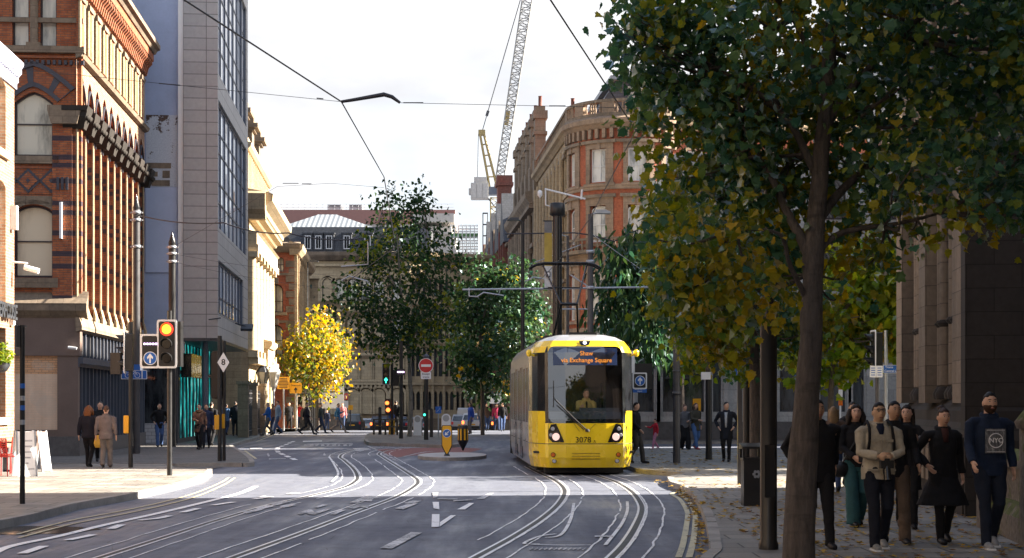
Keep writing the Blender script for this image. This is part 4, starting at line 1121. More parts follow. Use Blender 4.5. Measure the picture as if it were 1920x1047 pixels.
# ---- tower crane
YC = 300.0; sC = FPX/YC
CR = thing('tower_crane','tall pale luffing tower crane with grey counterweight against the white sky','crane',(at(928,0,YC).x,YC,0),0)
def c3(px,py,y=0): p = at(px,py,YC); return Vector((p.x-CR.location.x,y,p.z))
M['craneyel'] = plain('weathered_crane_yellow',(.30,.23,.09),.5,var=.2); M['cranegrey'] = plain('crane_grey_steel',(.24,.24,.23),.5,var=.15)
mb = MB()
def lattice(mb,a,b,w0,w1,n,r=.09,r2=.05,depth=True):
    a = Vector(a); b = Vector(b); d = (b-a).normalized(); px_ = Vector((0,1,0)); q = d.cross(px_).normalized()
    cs = [(q*sx_+px_*sy_) for sx_,sy_ in ((-1,-1),(1,-1),(1,1),(-1,1))]
    pt = lambda t,i: a.lerp(b,t)+cs[i]*((w0+(w1-w0)*t)/2)
    for i in range(4): mb.tube([pt(0,i),pt(1,i)],r,5)
    for k in range(n):
        for i in range(4):
            t0,t1 = k/n,(k+1)/n; j = (i+1)%4
            if k%2: mb.tube([pt(t0,i),pt(t1,j)],r2,4,caps=False)
            else: mb.tube([pt(t0,j),pt(t1,i)],r2,4,caps=False)
            mb.tube([pt(t1,i),pt(t1,j)],r2,4,caps=False)
lattice(mb,c3(935,352),c3(1003,-95),1.5,1.9,44,.13,.07); mb.build('jib',M['cranegrey'],CR)
mb = MB(); lattice(mb,(.2,0,0),c3(930,372),2.0,2.0,24,.14,.07); mb.build('tower',M['craneyel'],CR)
mb = MB()
for y in (-.8,.8):
    mb.tube([c3(932,352,y),c3(907,250,y)],.22,6); mb.tube([c3(908,352,y)*1,c3(899,250,y)],.22,6) if False else mb.tube([c3(918,352,y),c3(900,252,y)],.22,6)
for k in range(6):
    t = k/5; mb.tube([c3(932,352,0).lerp(c3(907,250,0),t),c3(918,352,0).lerp(c3(900,252,0),t)],.14,5)
mb.box(c3(897,0).x,c3(910,0).x,-1,1,c3(0,254).z,c3(0,245).z); mb.build('back_mast',M['craneyel'],CR)
mb = MB(); z0,z1 = c3(0,374).z,c3(0,345).z
mb.box(c3(883,0).x,c3(916,0).x,-1.6,1.6,z0,z1); mb.box(c3(879,0).x,c3(912,0).x,-1.3,1.3,z0+.9,z0+1.9); mb.box(c3(889,0).x,c3(913,0).x,-1.4,1.4,z1,c3(0,334).z)
for k in range(3): mb.box(c3(884+k*11,0).x,c3(893+k*11,0).x,-1.7,1.7,z0+.1,z1-.2)
mb.build('counterweight',M['concrete'],CR)
mb = MB(); mb.box(c3(908,0).x,c3(936,0).x,-1.2,1.2,c3(0,366).z,c3(0,352).z); mb.bar(c3(885,360),c3(935,362),.8,.5); mb.tube([c3(915,372),c3(930,390)],.15); mb.build('machine_deck',M['frameblue'],CR)
mb = MB()
for y in (-.6,.6):
    mb.tube([c3(904,247,y),c3(978,-8,y)],.045,4); mb.tube([c3(897,252,y),c3(895,340,y)],.04,4)
mb.mbox(Matrix.Translation(c3(914,213))@Matrix.Rotation(.3,4,'Y'),.5,.5,1.0); mb.build('pendant_lines',M['darkmetal'],CR)
mb = MB(); mb.mbox(Matrix.Translation(c3(951,222))@Matrix.Rotation(.16,4,'Y'),.75,.9,2.6); mb.build('jib_cabinet',M['craneyel'],CR)
# ---------------------------------------------------------------- buildings on the right
M['trim'] = stone('brown_pink_sandstone', (.30,.215,.15), sa=.5)
# ---- B10 rounded brick corner block
RC = 4.45; YB = 116.0; B10 = thing('rounded_corner_building','red brick building with rounded corner, pale window surrounds and stone balustrade','building',(at(1180,0,YB).x,YB,0),TH)
def ringbox(mb, a0, a1, r0, r1, z0, z1, mi=0, n=None):
    n = n or max(2,int(abs(a1-a0)/R(5)))
    vs = []
    for i in range(n+1):
        a = a0+(a1-a0)*i/n; sx_, cy_ = math.sin(a), -math.cos(a)
        for r_,z in ((r0,z0),(r1,z0),(r1,z1),(r0,z1)): vs.append((r_*sx_,r_*cy_,z))
    fs = []
    for i in range(n):
        b = i*4; c = b+4
        fs += [(b,c,c+1,b+1),(b+1,c+1,c+2,b+2),(b+2,c+2,c+3,b+3),(b+3,c+3,c,b)]
    fs += [(0,1,2,3),(n*4+3,n*4+2,n*4+1,n*4)]
    mb.add(vs,fs,mi)
def ringprof(mb,a0,a1,prof,mi=0,n=None):
    n = n or max(2,int(abs(a1-a0)/R(5))); k = len(prof); vs = []
    for i in range(n+1):
        a = a0+(a1-a0)*i/n
        for r_,z in prof: vs.append((r_*math.sin(a),-r_*math.cos(a),z))
    fs = [(i*k+j,(i+1)*k+j,(i+1)*k+(j+1)%k,i*k+(j+1)%k) for i in range(n) for j in range(k)]
    mb.add(vs,fs,mi)
A0, A1 = R(-90), R(35)
def zc(py): return CH-(py-HY)/26.6
mb = MB(); DW = R(37); ANG = [0,-DW,-2*DW,DW*.95]
ww = 1.5
def inwin(z):
    for z0,z1 in ((17.3,19.65),(13.1,15.65),(7.7,11.0),(1.2,5.6)):
        if z0 <= z <= z1: return True
    return False
zs = [0,1.2,5.6,7.7,11.0,13.1,15.65,17.3,19.65,21.0]
hw = ww/2/RC
edges = sorted(set([A0,A1]+[x for a in ANG for x in (a-hw,a+hw) if A0 < x < A1]))
for i in range(len(edges)-1):
    e0,e1 = edges[i],edges[i+1]; mid = (e0+e1)/2; isw = any(abs(mid-a) < hw*.9 for a in ANG)
    for j in range(len(zs)-1):
        if isw and inwin((zs[j]+zs[j+1])/2): continue
        ringbox(mb,e0,e1,RC-.3,RC,zs[j],zs[j+1],0)
mb.build('curved_wall',M['hotbrick'],B10)
mb = MB()
for a in ANG:
    for (z0,z1,hd) in ((17.3,19.65,.35),(13.1,15.65,.55),(7.7,11.0,.5),(1.2,5.6,.4)):
        for s in (-1,1): ringbox(mb,a+s*hw-(.05 if s>0 else .0)-(.0),a+s*(hw+.075),RC-.1,RC+.1,z0-.1,z1,0,2)
        ringbox(mb,a-hw-.075,a+hw+.075,RC-.1,RC+.13,z1,z1+hd,0,4); ringbox(mb,a-hw-.12,a+hw+.12,RC-.1,RC+.3,z1+hd,z1+hd+.22,1,4)
        ringbox(mb,a-hw-.1,a+hw+.1,RC-.2,RC+.22,z0-.3,z0-.1,0,4); ringbox(mb,a-.035,a+.035,RC,RC+.2,z1-.05,z1+hd+.1,0,2)
for z,h,o in ((16.75,.35,.14),(12.1,.3,.2),(11.75,.35,.12),(6.6,.5,.25),(20.05,.2,.1)): ringbox(mb,A0,A1,RC-.1,RC+o,z,z+h,0)
ringprof(mb,A0,A1,[(RC-.2,21.0),(RC+.12,21.0),(RC+.35,21.25),(RC+.55,21.35),(RC+.6,21.65),(RC+.3,21.85),(RC-.2,21.85)],0)
for k in range(18):
    a = A0+(A1-A0)*(k+.5)/18; ringbox(mb,a-.025,a+.025,RC,RC+.3,20.35,21.02,0,1)
# balustrade
ringprof(mb,A0,A1,[(RC-.1,21.85),(RC+.2,21.85),(RC+.2,22.1),(RC-.1,22.1)],1); ringprof(mb,A0,A1,[(RC-.12,22.85),(RC+.22,22.85),(RC+.22,23.05),(RC-.12,23.05)],1)
for k in range(13):
    a = A0+(A1-A0)*k/12
    if k%3 == 0: ringbox(mb,a-.10,a+.10,RC-.1,RC+.2,22.1,22.85,0,1)
    for j in (1,2,3):
        b = a+(A1-A0)/12*j/4*1.0
        if k < 12: mb.lathe([(.05,0),(.1,.22),(.05,.5),(.09,.75)],(math.sin(b)*(RC+.05),-math.cos(b)*(RC+.05),22.1),7,0)
# balcony
for a in ANG[:3]:
    ringbox(mb,a-hw-.16,a+hw+.16,RC,RC+.75,12.3,12.55,1,4); ringbox(mb,a-hw-.16,a+hw+.16,RC+.55,RC+.72,13.2,13.35,1,4)
    for k in range(8):
        b = a-hw-.13+(2*hw+.26)*k/7; mb.lathe([(.06,0),(.1,.2),(.05,.45),(.07,.65)],(math.sin(b)*(RC+.62),-math.cos(b)*(RC+.62),12.55),6,1)
mb.build('stone_dressings',[M['trim'],M['buffdark']],B10)
for (z0,z1,kd,rs) in ((17.3,19.65,'rect',None),(13.1,15.65,'seg',.28),(7.7,11.0,'seg',.25),(1.2,5.6,'rect',None)):
    t = wint(ww,z1-z0,M['sashwh'],M['gl_white'],kd,.11,(.5,),(.48,),rs)
    for a in ANG:
        o = bpy.data.objects.new('window',t[0]); COL.objects.link(o); o.parent = B10
        r_ = (RC-.18)*math.cos(hw); o.location = (r_*math.sin(a),-r_*math.cos(a),z0); o.rotation_euler = (0,0,a)
        q = bpy.data.objects.new('pane',t[1]); COL.objects.link(q); q.parent = o
        # spandrel above curved heads is closed by the dressing
mb = MB(); mb.lathe([(RC-.75,0),(RC-.75,21.2)],n=32); mb.build('core_wall',M['hotbrick'],B10)
# street side, running away from the viewer: face looks left (-x)
LS = 24.0
f = Fac(B10,(-RC,LS,0),-PI/2); holes = []      # local x runs toward the viewer
w1_ = wint(1.1,2.3,M['sashwh'],M['gl_white'],'rect',.09,(),(.5,))
for k in range(9):
    u = LS-1.6-k*2.6
    for z,h in ((17.3,2.3),(13.1,2.3),(8.2,2.3),(2.0,2.3)):
        if u < .8: continue
        holes.append(moved(arch(1.1,h),u,z)); f.win(w1_,u,z,.2); f.box(u-.75,u+.75,-.25,.02,z+h+.1,z+h+.35,1)
    f.mb.cyl((u-1.3,-.18,12.2),(u-1.3,-.18,20.3),.24,.2,10,mi=0); f.mb.cyl((u-1.3,-.2,6.8),(u-1.3,-.2,12.0),.26,.24,10,mi=0); f.box(u-1.55,u-1.05,-.3,.02,.2,6.6,0)
f.rect(0,LS,0,21.0,holes,depth=.3)
for z,h,o in ((16.75,.35,.14),(11.75,.65,.3),(6.6,.5,.35),(20.05,.25,.2)): f.box(0,LS,-o,.03,z,z+h,0)
f.mould(0,LS,[(.2,21.0),(-.12,21.0),(-.35,21.25),(-.55,21.35),(-.6,21.65),(-.3,21.85),(.2,21.85)],0)
f.box(0,LS,-.2,.1,21.85,22.1,1); f.box(0,LS,-.22,.12,22.85,23.05,1)
for k in range(60): f.mb.lathe([(.06,0),(.11,.22),(.05,.5),(.09,.75)],(.2+k*.4,-.05,22.1),6,1)
f.done('street_wall',[M['buff'],M['buffdark']])
body(B10,-RC+.4,20,-.5,LS,0,21.0,M['hotbrick'])
# wall to the right of the corner
f = Fac(B10,(RC*math.sin(A1),-RC*math.cos(A1),0),R(12)); holes = []
w2_ = wint(1.5,2.35,M['sashwh'],M['gl_white'],'rect',.11,(.5,),(.5,))
for k in range(5):
    for z in (17.3,13.1,8.2,2.0): holes.append(moved(arch(1.5,2.35),1.8+k*2.9,z)); f.win(w2_,1.8+k*2.9,z,.2); f.surround(arch(1.52,2.37),1.8+k*2.9,z,.16,.1,1)
f.rect(0,16,0,21.0,holes,depth=.3)
f.mould(0,16,[(.2,21.0),(-.12,21.0),(-.35,21.25),(-.55,21.35),(-.6,21.65),(-.3,21.85),(.2,21.85)],1); f.box(0,16,-.2,.1,21.85,23.05,1)
f.done('side_wall',[M['hotbrick'],M['buff']])
# attic storey and chimney pots
mb = MB(); mb.prism([(-3.0,21.9),(12,21.9),(12,24.9),(-1.2,24.9)],lambda p:(p[0],-1.2,p[1]),lambda p:(p[0],12,p[1]),0); mb.box(-1.6,12.4,-1.7,12.4,24.9,25.2,1); mb.build('roof',[M['slate'],M['leadroof']],B10)
mb = MB()
for k in range(6): mb.box(-.3+k*.62,.2+k*.62,-1.28,-1.2,22.9,24.5)
mb.build('roof_window',M['gl_ref'],B10)
mb = MB(); mb.box(-4.4,-3.6,1.5,2.6,22.5,23.4); mb.build('chimney',M['hotbrick'],B10)
mb = MB(); mb.lathe([(.18,0),(.14,.1),(.13,.75),(.17,.8)],(-3.9,2.0,23.4),10); mb.build('chimney_pot',M['deepbrick'],B10)
for T_,x0,x1,y0,y1 in ((B10,-4.3,14,-4.2,24),): 
    mb = MB(); mb.box(x0,x1,y0+4.4,y1,-1.5,0); mb.lathe([(RC-.05,-1.5),(RC-.05,0)],n=32); mb.build('base_wall',M['buffdark'],T_)
# ---- B10b older stone range with a rank of chimneys
uS = 12.9; Y0 = 141.0
B11 = thing('stone_range_with_chimneys','dark stone building with a rank of tall chimney stacks beyond the rounded corner','building',(uS-.0767*Y0,Y0,0),TH)
LS = 26.0
f = Fac(B11,(0,LS,0),-PI/2); holes = []
for k in range(10):
    u = LS-1.3-k*2.6
    for z,h in ((16.4,2.2),(12.0,2.6),(7.4,2.6),(2.0,3.0)):
        holes.append(moved(arch(1.1,h,'round'),u,z)); f.win(wint(1.1,h,M['sashdk'],M['gl_ref'],'round',.09,(.5,),(.5,)),u,z,.25)
    f.mb.cyl((u-1.3,-.3,6.6),(u-1.3,-.3,18.6),.22,n=8); f.box(u-1.65,u-.95,-.6,.02,10.6,11.0,0); f.box(u-1.6,u-1.0,-.5,.02,15.2,15.6,0)
f.rect(0,LS,0,19.5,holes,depth=.35)
for z,o in ((6.3,.4),(11.1,.35),(15.6,.35),(19.0,.6)): f.box(0,LS,-o,.03,z,z+.35,0)
f.mould(0,LS,[(.2,19.4),(-.5,19.4),(-.9,19.9),(-.95,20.4),(.2,20.7)],0)
f.done('street_wall',[M['buffdark']])
body(B11,.4,16,.1,LS,0,20.4,M['buffdark'])
mb = MB(); mb.prism([(.1,20.4),(16,20.4),(12,24),(3,24)],lambda p:(p[0],.1,p[1]),lambda p:(p[0],LS,p[1])); mb.build('roof',M['slate'],B11)
for k in range(6):
    y = -1.0+k*4.4; mb = MB(); w = .55
    mb.box(-.3,.3+w,y-.7,y+.7,19.5,23.0); mb.box(-.2,.2+w,y-.55,y+.55,23.0,26.6); mb.box(-.32,.32+w,y-.7,y+.7,25.2,25.5); mb.box(-.35,.35+w,y-.75,y+.75,26.6,27.3); mb.box(-.15,.15+w,y-.5,y+.5,27.3,27.7)
    mb.build('chimney',M['buffdark'],B11)
    mb = MB(); mb.lathe([(.2,0),(.16,.1),(.15,.9),(.19,.95)],(.3,y,27.7),8); mb.build('chimney_pot',M['deepbrick'],B11)
# ---- red gabled building beyond
Y0 = 168.0; B13 = thing('red_gabled_building','dark red brick building with steep slate gables below the crane','building',(12.6-.0767*Y0,Y0,0),TH)
LS = 36.0
f = Fac(B13,(0,LS,0),-PI/2); holes = []
for k in range(12):
    u = 1.5+k*3
    for z in (2,6.5,11.0,15.2): holes.append(moved(arch(1.3,2.6,'round'),u,z)); f.win(wint(1.3,2.6,M['sashdk'],M['gl_dark'],'round',.1,(.5,),(.5,)),u,z,.25)
    f.box(u-1.75,u-1.25,-.5,.02,0,19,0)
f.rect(0,LS,0,19.0,holes,depth=.3)
for z in (5.6,10.2,14.4,18.4): f.box(0,LS,-.3,.03,z,z+.3,1)
for k in range(4):
    c0 = 4.5+k*9; f.mb.prism([(c0-3,19),(c0+3,19),(c0,24.2)],lambda p:(p[0],-.25,p[1]),lambda p:(p[0],.4,p[1]),0)
    f.box(c0-3.5,c0-2.7,-.6,.4,17,20.5,0); f.mb.prism([(-.5,20.5),(.5,20.5),(0,21.8)],lambda p:(c0-3.1+p[0],-.6,p[1]),lambda p:(c0-3.1+p[0],.4,p[1]),1)
f.done('street_wall',[M['deepbrick'],M['buffdark']])
body(B13,.3,14,.1,LS,0,19,M['deepbrick'])
mb = MB(); mb.prism([(.0,19),(14,19),(7,25.5)],lambda p:(p[0],.1,p[1]),lambda p:(p[0],LS,p[1]))
for k in range(4):
    c0 = LS-4.5-k*9; mb.prism([(c0-3.2,18.9),(c0+3.2,18.9),(c0,24.4)],lambda p:(-.5,p[0],p[1]),lambda p:(7,p[0],p[1]))
mb.build('roof',M['slate'],B13)
for (x,y) in ((.9,20),):
    mb = MB(); mb.box(x-.8,x+.8,y-1.2,y+1.2,18,27.2); mb.box(x-1.0,x+1.0,y-1.4,y+1.4,27.2,27.6); mb.box(x-.9,x+.9,y-1.3,y+1.3,27.6,28.4); mb.build('chimney',M['deepbrick'],B13)
# end wall toward viewer
g = Fac(B13,(0,0,0),0); g.wall([(0,0),(14,0),(14,19),(7,25.5),(0,19)]); g.done('end_wall',[M['deepbrick']])
for T_,L_ in ((B11,26),(B13,36)):
    mb = MB(); mb.box(.05,14,.05,L_,-2.5,0); mb.build('base_wall',M['buffdark'],T_)
# ---- B12 pale stone shops across the square
YS = 73.0; sS = FPX/YS
B12 = thing('pale_stone_shop_building','pale grey stone building with big dark shop windows across the square','building',(at(1150,0,YS).x,YS,0),0)
LW = 22.0
def xs_(px): return (px-1150)/sS
f = Fac(B12,(0,0,0),0); holes = []
panels = [(xs_(1196),xs_(1226)),(xs_(1243),xs_(1320)),(xs_(1337),xs_(1352)),(xs_(1462),xs_(1502)),(xs_(1538),xs_(1585)),(xs_(1600),xs_(1620)),(xs_(1735),xs_(1830)),(xs_(1860),xs_(1960))]
for a,b in panels: holes.append([(a,1.4),(b,1.4),(b,4.4),(a,4.4)])
f.rect(0,LW,.95,6.2,holes,depth=.25)
f.box(0,LW,-.06,.1,0,.95,1)
for a,b in panels:
    f.box(a-.32,a-.12,-.12,.02,.95,5.0,0); f.box(b+.12,b+.32,-.12,.02,.95,5.0,0)
f.mould(0,LW,[(.05,5.0),(-.15,5.0),(-.2,5.25),(-.15,5.3),(-.15,5.8),(-.4,6.0),(-.45,6.2),(.3,6.3),(.3,5.0)],0)
f.done('shop_wall',[M['shopstone'],M['plinth']])
for a,b in panels:
    m_ = MB(); m_.box(a,b,.12,.2,2.9,3.0); m_.box(a,a+.07,.12,.2,1.4,4.4); m_.box(b-.07,b,.12,.2,1.4,4.4); m_.box(a,b,.12,.2,1.4,1.48)
    wo_ = f.part(m_,'window',M['darkmetal'])
    m_ = MB(); m_.add([(a,.18,1.4),(b,.18,1.4),(b,.18,4.4),(a,.18,4.4)],[(0,1,2,3)]); m_.build('pane',M['gl_dark'],wo_)
body(B12,.2,LW,.4,20,0,6.1,M['shopstone'])
body(B12,3.0,LW,2.0,20,6.1,13.5,M['shopstone'],'upper_wall')
for k in range(6):
    for z in (7.3,10.4):
        m_ = wint(1.2,2.1,M['sashdk'],M['gl_dark'],'rect',.08,(.5,)); o = bpy.data.objects.new('window',m_[0]); COL.objects.link(o); o.parent=B12; o.location=(4.8+k*2.8,1.95,z); q = bpy.data.objects.new('pane',m_[1]); COL.objects.link(q); q.parent=o
for px,w,h,t_ in ((1385,.42,.85,None),(1493,.2,.9,None)):
    mb = MB(); mb.box(xs_(px)-w/2,xs_(px)+w/2,-.2,-.14,3.0,3.0+h); mb.build('blue_projecting_sign',M['signblue'],B12)
mb = MB(); mb.box(xs_(1299),xs_(1314),-.02,.1,1.4,2.0); mb.build('yellow_notice',M['signyel'],B12)
mb = MB()
for k in (0,1): 
    mb.box(xs_(1624)+k*.45,xs_(1624)+.4+k*.45,-.1,.05,.3,4.2)
mb.build('ornate_door',M['shopstone'],B12)
# ---- added unseen block, put in to shade the road and square
BX = thing('added_shade_block','added unseen stone block across the square, shades the road','building',(21,46,0),0)
body(BX,0,18,0,20,0,23,M['shopstone'],'wall')
mb = MB()
for i in range(7):
    for j in range(6): mb.box(-.05,.1,1.2+i*2.8,2.6+i*2.8,2+j*3.4,4.2+j*3.4)
mb.build('windows_band',M['gl_dark'],BX)
TW = thing('added_shade_tower','added unseen stone tower behind the gothic hall, shades the tiled building','building',(19,69.5,0),0)  # unseen tower added to keep the sun off the tiled facade
body(TW,0,16,0,16.0,0,42,M['shopstone'],'wall')
m_ = MB()
for k in range(12): m_.box(-.08,.04,1,15,2+k*3.2,3.6+k*3.2)
m_.build('window_band',M['gl_dark'],TW)
BL = thing('brick_terrace','long brick terrace on the left side of the street behind the viewpoint','building',(-14.5,-70,0),0)
body(BL,-12,0,0,97,0,17,M['buffdark'],'wall')
for k in range(24): m_ = MB(); m_.box(-.1,.04,2+k*4,3.4+k*4,5,7.2); m_.box(-.1,.04,2+k*4,3.4+k*4,9,11.2); m_.build('window',M['gl_dark'],BL)
BK = thing('stone_block','big stone block closing the street behind the viewpoint','building',(-40,-60,0),0)
body(BK,0,80,-12,0,0,15.5,M['buffdark'],'wall')
for k in range(18): m_ = MB(); m_.box(2+k*4.3,4+k*4.3,-.1,.04,5,8); m_.box(2+k*4.3,4+k*4.3,-.1,.04,11,14); m_.build('window',M['gl_dark'],BK)
# ---- gothic town hall corner at the right
GA = math.atan(.12); GX, GY = 7.17, 24.0
GB = thing('gothic_town_hall','dark sooty gothic stone building with column shafts and buttress at the right edge','building',(GX,GY,0),-GA)
# local frame: +y runs along the street side away from the viewer, street side is the x=0 plane looking to -x
LG = 8.1; HG = 19.0
f = Fac(GB,(0,LG,0),-PI/2)     # local x from far end (0) to the near corner (LG)
holes = []; gw = wint(.8,5.0,M['sashdk'],M['gl_dark'],'point',.06,(.5,),(.4,),.6)
for u in (2.3,5.2):
    for z in (2.6,9.5): holes.append(moved(arch(.8,5.0,'point',.6),u,z)); f.win(gw,u,z,.35)
f.rect(0,LG,0,HG,holes,depth=.45)
# plinth, weathered ledges, buttresses and clustered shafts
f.mould(0,LG+.25,[(.1,0),(-.45,0),(-.45,1.25),(-.30,1.5),(-.30,1.68),(-.12,1.85),(.1,1.9)],1)
for u in (.35,3.7,LG-.45):
    f.box(u-.42,u+.42,-.42,.05,1.8,5.6,0); f.mb.prism([(.05,5.6),(-.52,5.6),(-.52,5.75),(-.3,6.1),(.05,6.1)],lambda p:(u-.46,p[0],p[1]),lambda p:(u+.46,p[0],p[1]),1)
    f.box(u-.36,u+.36,-.3,.05,6.1,13.5,0); f.mb.prism([(.05,13.5),(-.4,13.5),(-.4,13.7),(-.1,14.2),(.05,14.2)],lambda p:(u-.4,p[0],p[1]),lambda p:(u+.4,p[0],p[1]),1)
for u in (1.35,1.75,2.85,3.05,4.45,4.75,5.75,6.1,6.6):
    f.mb.cyl((u,-.16,2.1),(u,-.16,5.1),.10,n=10,mi=0); f.mb.lathe([(.16,0),(.18,.1),(.11,.22)],(u,-.16,1.86),10,1); f.mb.lathe([(.10,0),(.2,.28),(.2,.38)],(u,-.16,5.1),10,1)
    f.mb.lathe([(.1,0),(.15,.06),(.1,.12)],(u,-.16,3.1),10,1)
    f.mb.cyl((u,-.16,6.4),(u,-.16,12.6),.10,n=10,mi=0); f.mb.lathe([(.10,0),(.2,.28),(.2,.38)],(u,-.16,12.6),10,1)
f.mould(0,LG+.2,[(.05,5.45),(-.25,5.5),(-.3,5.75),(.05,5.95)],1); f.mould(0,LG+.2,[(.05,13.0),(-.25,13.05),(-.3,13.3),(.05,13.5)],1)
for k in range(14):
    u = .3+k*.58; f.mb.prism([(-.18,.5),(.18,.5),(.18,1.0),(0,1.2),(-.18,1.0)],lambda p:(u+p[0],-.50,p[1]),lambda p:(u+p[0],-.44,p[1]),0)
f.done('street_wall',[M['gothic'],M['gothdk'],M['pinkstone']])
# wall that faces the viewer
g = Fac(GB,(0,0,0),0); holes = []
g.rect(0,14,0,HG,holes)
g.box(-.42,1.5,-.35,.05,0,5.45,0); g.mould(-.5,14,[(.05,5.45),(-.42,5.45),(-.48,5.62),(-.2,5.95),(.05,6.0)],0)
g.mould(-.2,14,[(.1,0),(-.55,0),(-.55,1.25),(-.42,1.5),(-.42,1.68),(-.2,1.85),(.1,1.95)],0); g.box(.2,14,-.22,.05,5.95,9.0,0)
for z in (7.4,10.3,13.0): g.box(.1,14,-.32,.05,z,z+.16,0)
for k in range(9):
    for j in range(10):
        if random.random() < .75: q_ = -.37 if j < 1 else -.02; g.box(-.38+j*.95+(k%2)*.45,.52+j*.95+(k%2)*.45,-.05-random.random()*.03,.02,2.1+k*.37,2.44+k*.37,0) if j > 1 else None
g.done('end_wall',[M['gothdk']])  # near-black stone paints the shade on this viewer-facing side
body(GB,.5,24,.3,LG-.2,0,HG,M['gothdk'])
mb = MB(); mb.prism([(.2,HG),(24,HG),(20,24),(4,24)],lambda p:(p[0],.2,p[1]),lambda p:(p[0],LG-.1,p[1])); mb.build('roof',M['slate'],GB)
mb = MB(); mb.box(5.0,24,-58,-.4,0,18); mb.build('added_shade_wing',M['gothic'],GB)  # unseen wing added to shade the foreground road
# low mossy boundary wall in front of it
LWL = thing('mossy_boundary_wall','low mossy stone boundary wall with thick coping at the right edge','wall',(6.36,21.7,0),-R(6.8))
mb = MB()
mb.prism([(.0,0),(.0,.42),(.08,.55),(.14,.58),(.14,.98),(.04,1.0),(.04,1.10),(.20,1.22),(.36,1.10),(.36,0)],lambda p:(p[0],-14,p[1]),lambda p:(p[0],-.55,p[1])); mb.build('wall',M['mossy'],LWL)
mb = MB(); mb.box(-.06,.46,-.55,.0,0,.62); mb.prism([(-.06,.62),(.46,.62),(.4,.72),(.0,.72)],lambda p:(p[0],-.55,p[1]),lambda p:(p[0],0,p[1])); mb.box(.0,.4,-.5,-.05,.72,1.05); mb.build('end_pier',M['mossy'],LWL)
mb = MB(); mb.box(-.02,.48,-3.3,-2.75,0,1.5); mb.lathe([(.33,0),(.36,.08),(.25,.22),(0,.3)],(.23,-3.02,1.5),12); mb.build('pier',M['mossy'],LWL)
# pink plinth block at the foot of the town hall
PB = thing('stone_plinth_block','pinkish carved stone plinth block at the foot of the gothic wall','plinth',(7.65,31.0,0),-GA)
mb = MB(); mb.box(0,.75,0,.9,0,.85); mb.prism([(0,.85),(.75,.85),(.62,1.05),(.13,1.05)],lambda p:(p[0],0,p[1]),lambda p:(p[0],.9,p[1])); mb.box(.15,.6,.12,.78,1.05,1.5); mb.build('block',M['pinkstone'],PB)
# ---------------------------------------------------------------- the tram
M['tramyel'] = plain('tram_yellow_paint',(.80,.56,.010),.26,0,.07,1.2,coat=.6)
M['tramsil'] = plain('tram_silver_paint',(.34,.34,.35),.3,.35,.1,1.5,coat=.4)
M['tramblk'] = plain('tram_black_gloss',(.008,.009,.011),.16,0,.2,spec=.35)
M['tramund'] = plain('tram_underframe',(.016,.015,.015),.8,0,.4,6)
M['headlamp'] = emis('lit_headlamp',(1.0,.62,.55),.20); M['lampgrey'] = plain('unlit_lamp_glass',(.42,.42,.44),.15)
M['toplamp'] = emis('lit_marker_lamp',(.9,.85,1.0),.5); M['ledamber'] = emis('amber_led_text',(1.0,.33,.03),.17)
M['dispnavy'] = plain('navy_display_panel',(.012,.025,.075),.2,0,.1,spec=.6); M['cabdark'] = plain('dark_cab_lining',(.02,.021,.024),.6)
M['dash'] = plain('blue_grey_dashboard',(.05,.065,.09),.5)
TR = thing('tram','bright yellow tram with black windscreen surround and silver sides rounding the curve','tram',(1.83,39.5,0),.049)
PLAN = [(0,0),(.5,.012),(.925,.07),(1.0,.14),(1.16,.55),(1.27,1.05),(1.325,1.7),(1.325,11.0)]
ROWS = [(.20,.16,.95),(.45,.04,.995),(.78,0,1),(.80,.012,.997),(1.30,.03,1),(1.36,.035,1),(1.60,.07,1),(2.0,.12,1),(2.72,.21,1),(3.06,.26,1),(3.21,.31,.945),(3.36,.41,.85),(3.46,.57,.70),(3.52,.82,.5)]
def fall(i): return (1,1,1,.95,.6,.3,0,0)[i]
def row_at(z):
    for a,b in zip(ROWS,ROWS[1:]):
        if a[0] <= z <= b[0]:
            t = (z-a[0])/(b[0]-a[0]); return a[1]+(b[1]-a[1])*t, a[2]+(b[2]-a[2])*t
    return ROWS[-1][1:]
def tsurf(x,z):
    yo,w = row_at(z); ax = abs(x)/w
    for i in range(len(PLAN)-1):
        a,b = PLAN[i],PLAN[i+1]
        if a[0] <= ax <= b[0]:
            t = (ax-a[0])/(b[0]-a[0] or 1); return a[1]+(b[1]-a[1])*t + yo*(fall(i)*(1-t)+fall(i+1)*t)
    return 1.7
grid = []
for z,yo,w in ROWS:
    row = []
    for i in list(range(7,0,-1)): row.append((-PLAN[i][0]*w, PLAN[i][1]+yo*fall(i), z))
    for i in range(8): row.append((PLAN[i][0]*w, PLAN[i][1]+yo*fall(i), z))
    grid.append(row)
NCOL = 15
mb = MB(); vs = [p for r_ in grid for p in r_]
ws = MB()
for j in range(len(ROWS)-1):
    zc_ = (ROWS[j][0]+ROWS[j+1][0])/2
    for i in range(NCOL-1):
        c = abs(i-6.5)+.5; c = int(c)-1     # 0 = centre cells .. 6 = side
        f_ = (j*NCOL+i, j*NCOL+i+1, (j+1)*NCOL+i+1, (j+1)*NCOL+i)
        if c <= 1 and 1.30 < zc_ < 3.21: ws.add([vs[k] for k in f_],[(0,1,2,3)],0,True); continue
        if c == 2: mi = 1 if 1.30 < zc_ < 3.21 else 0
        elif c in (3,4,5): mi = 1 if 1.60 < zc_ < 3.06 else 0
        elif c == 6: mi = 2 if (zc_ < 1.3 or zc_ > 2.72) else 1
        else: mi = 0
        if zc_ > 3.36: mi = 2
        if .779 < zc_ < .80: mi = 3
        mb.add([vs[k] for k in f_],[(0,1,2,3)],mi)
top = [grid[-1][i] for i in range(NCOL)]; mb.add(top,[tuple(range(NCOL))],2)
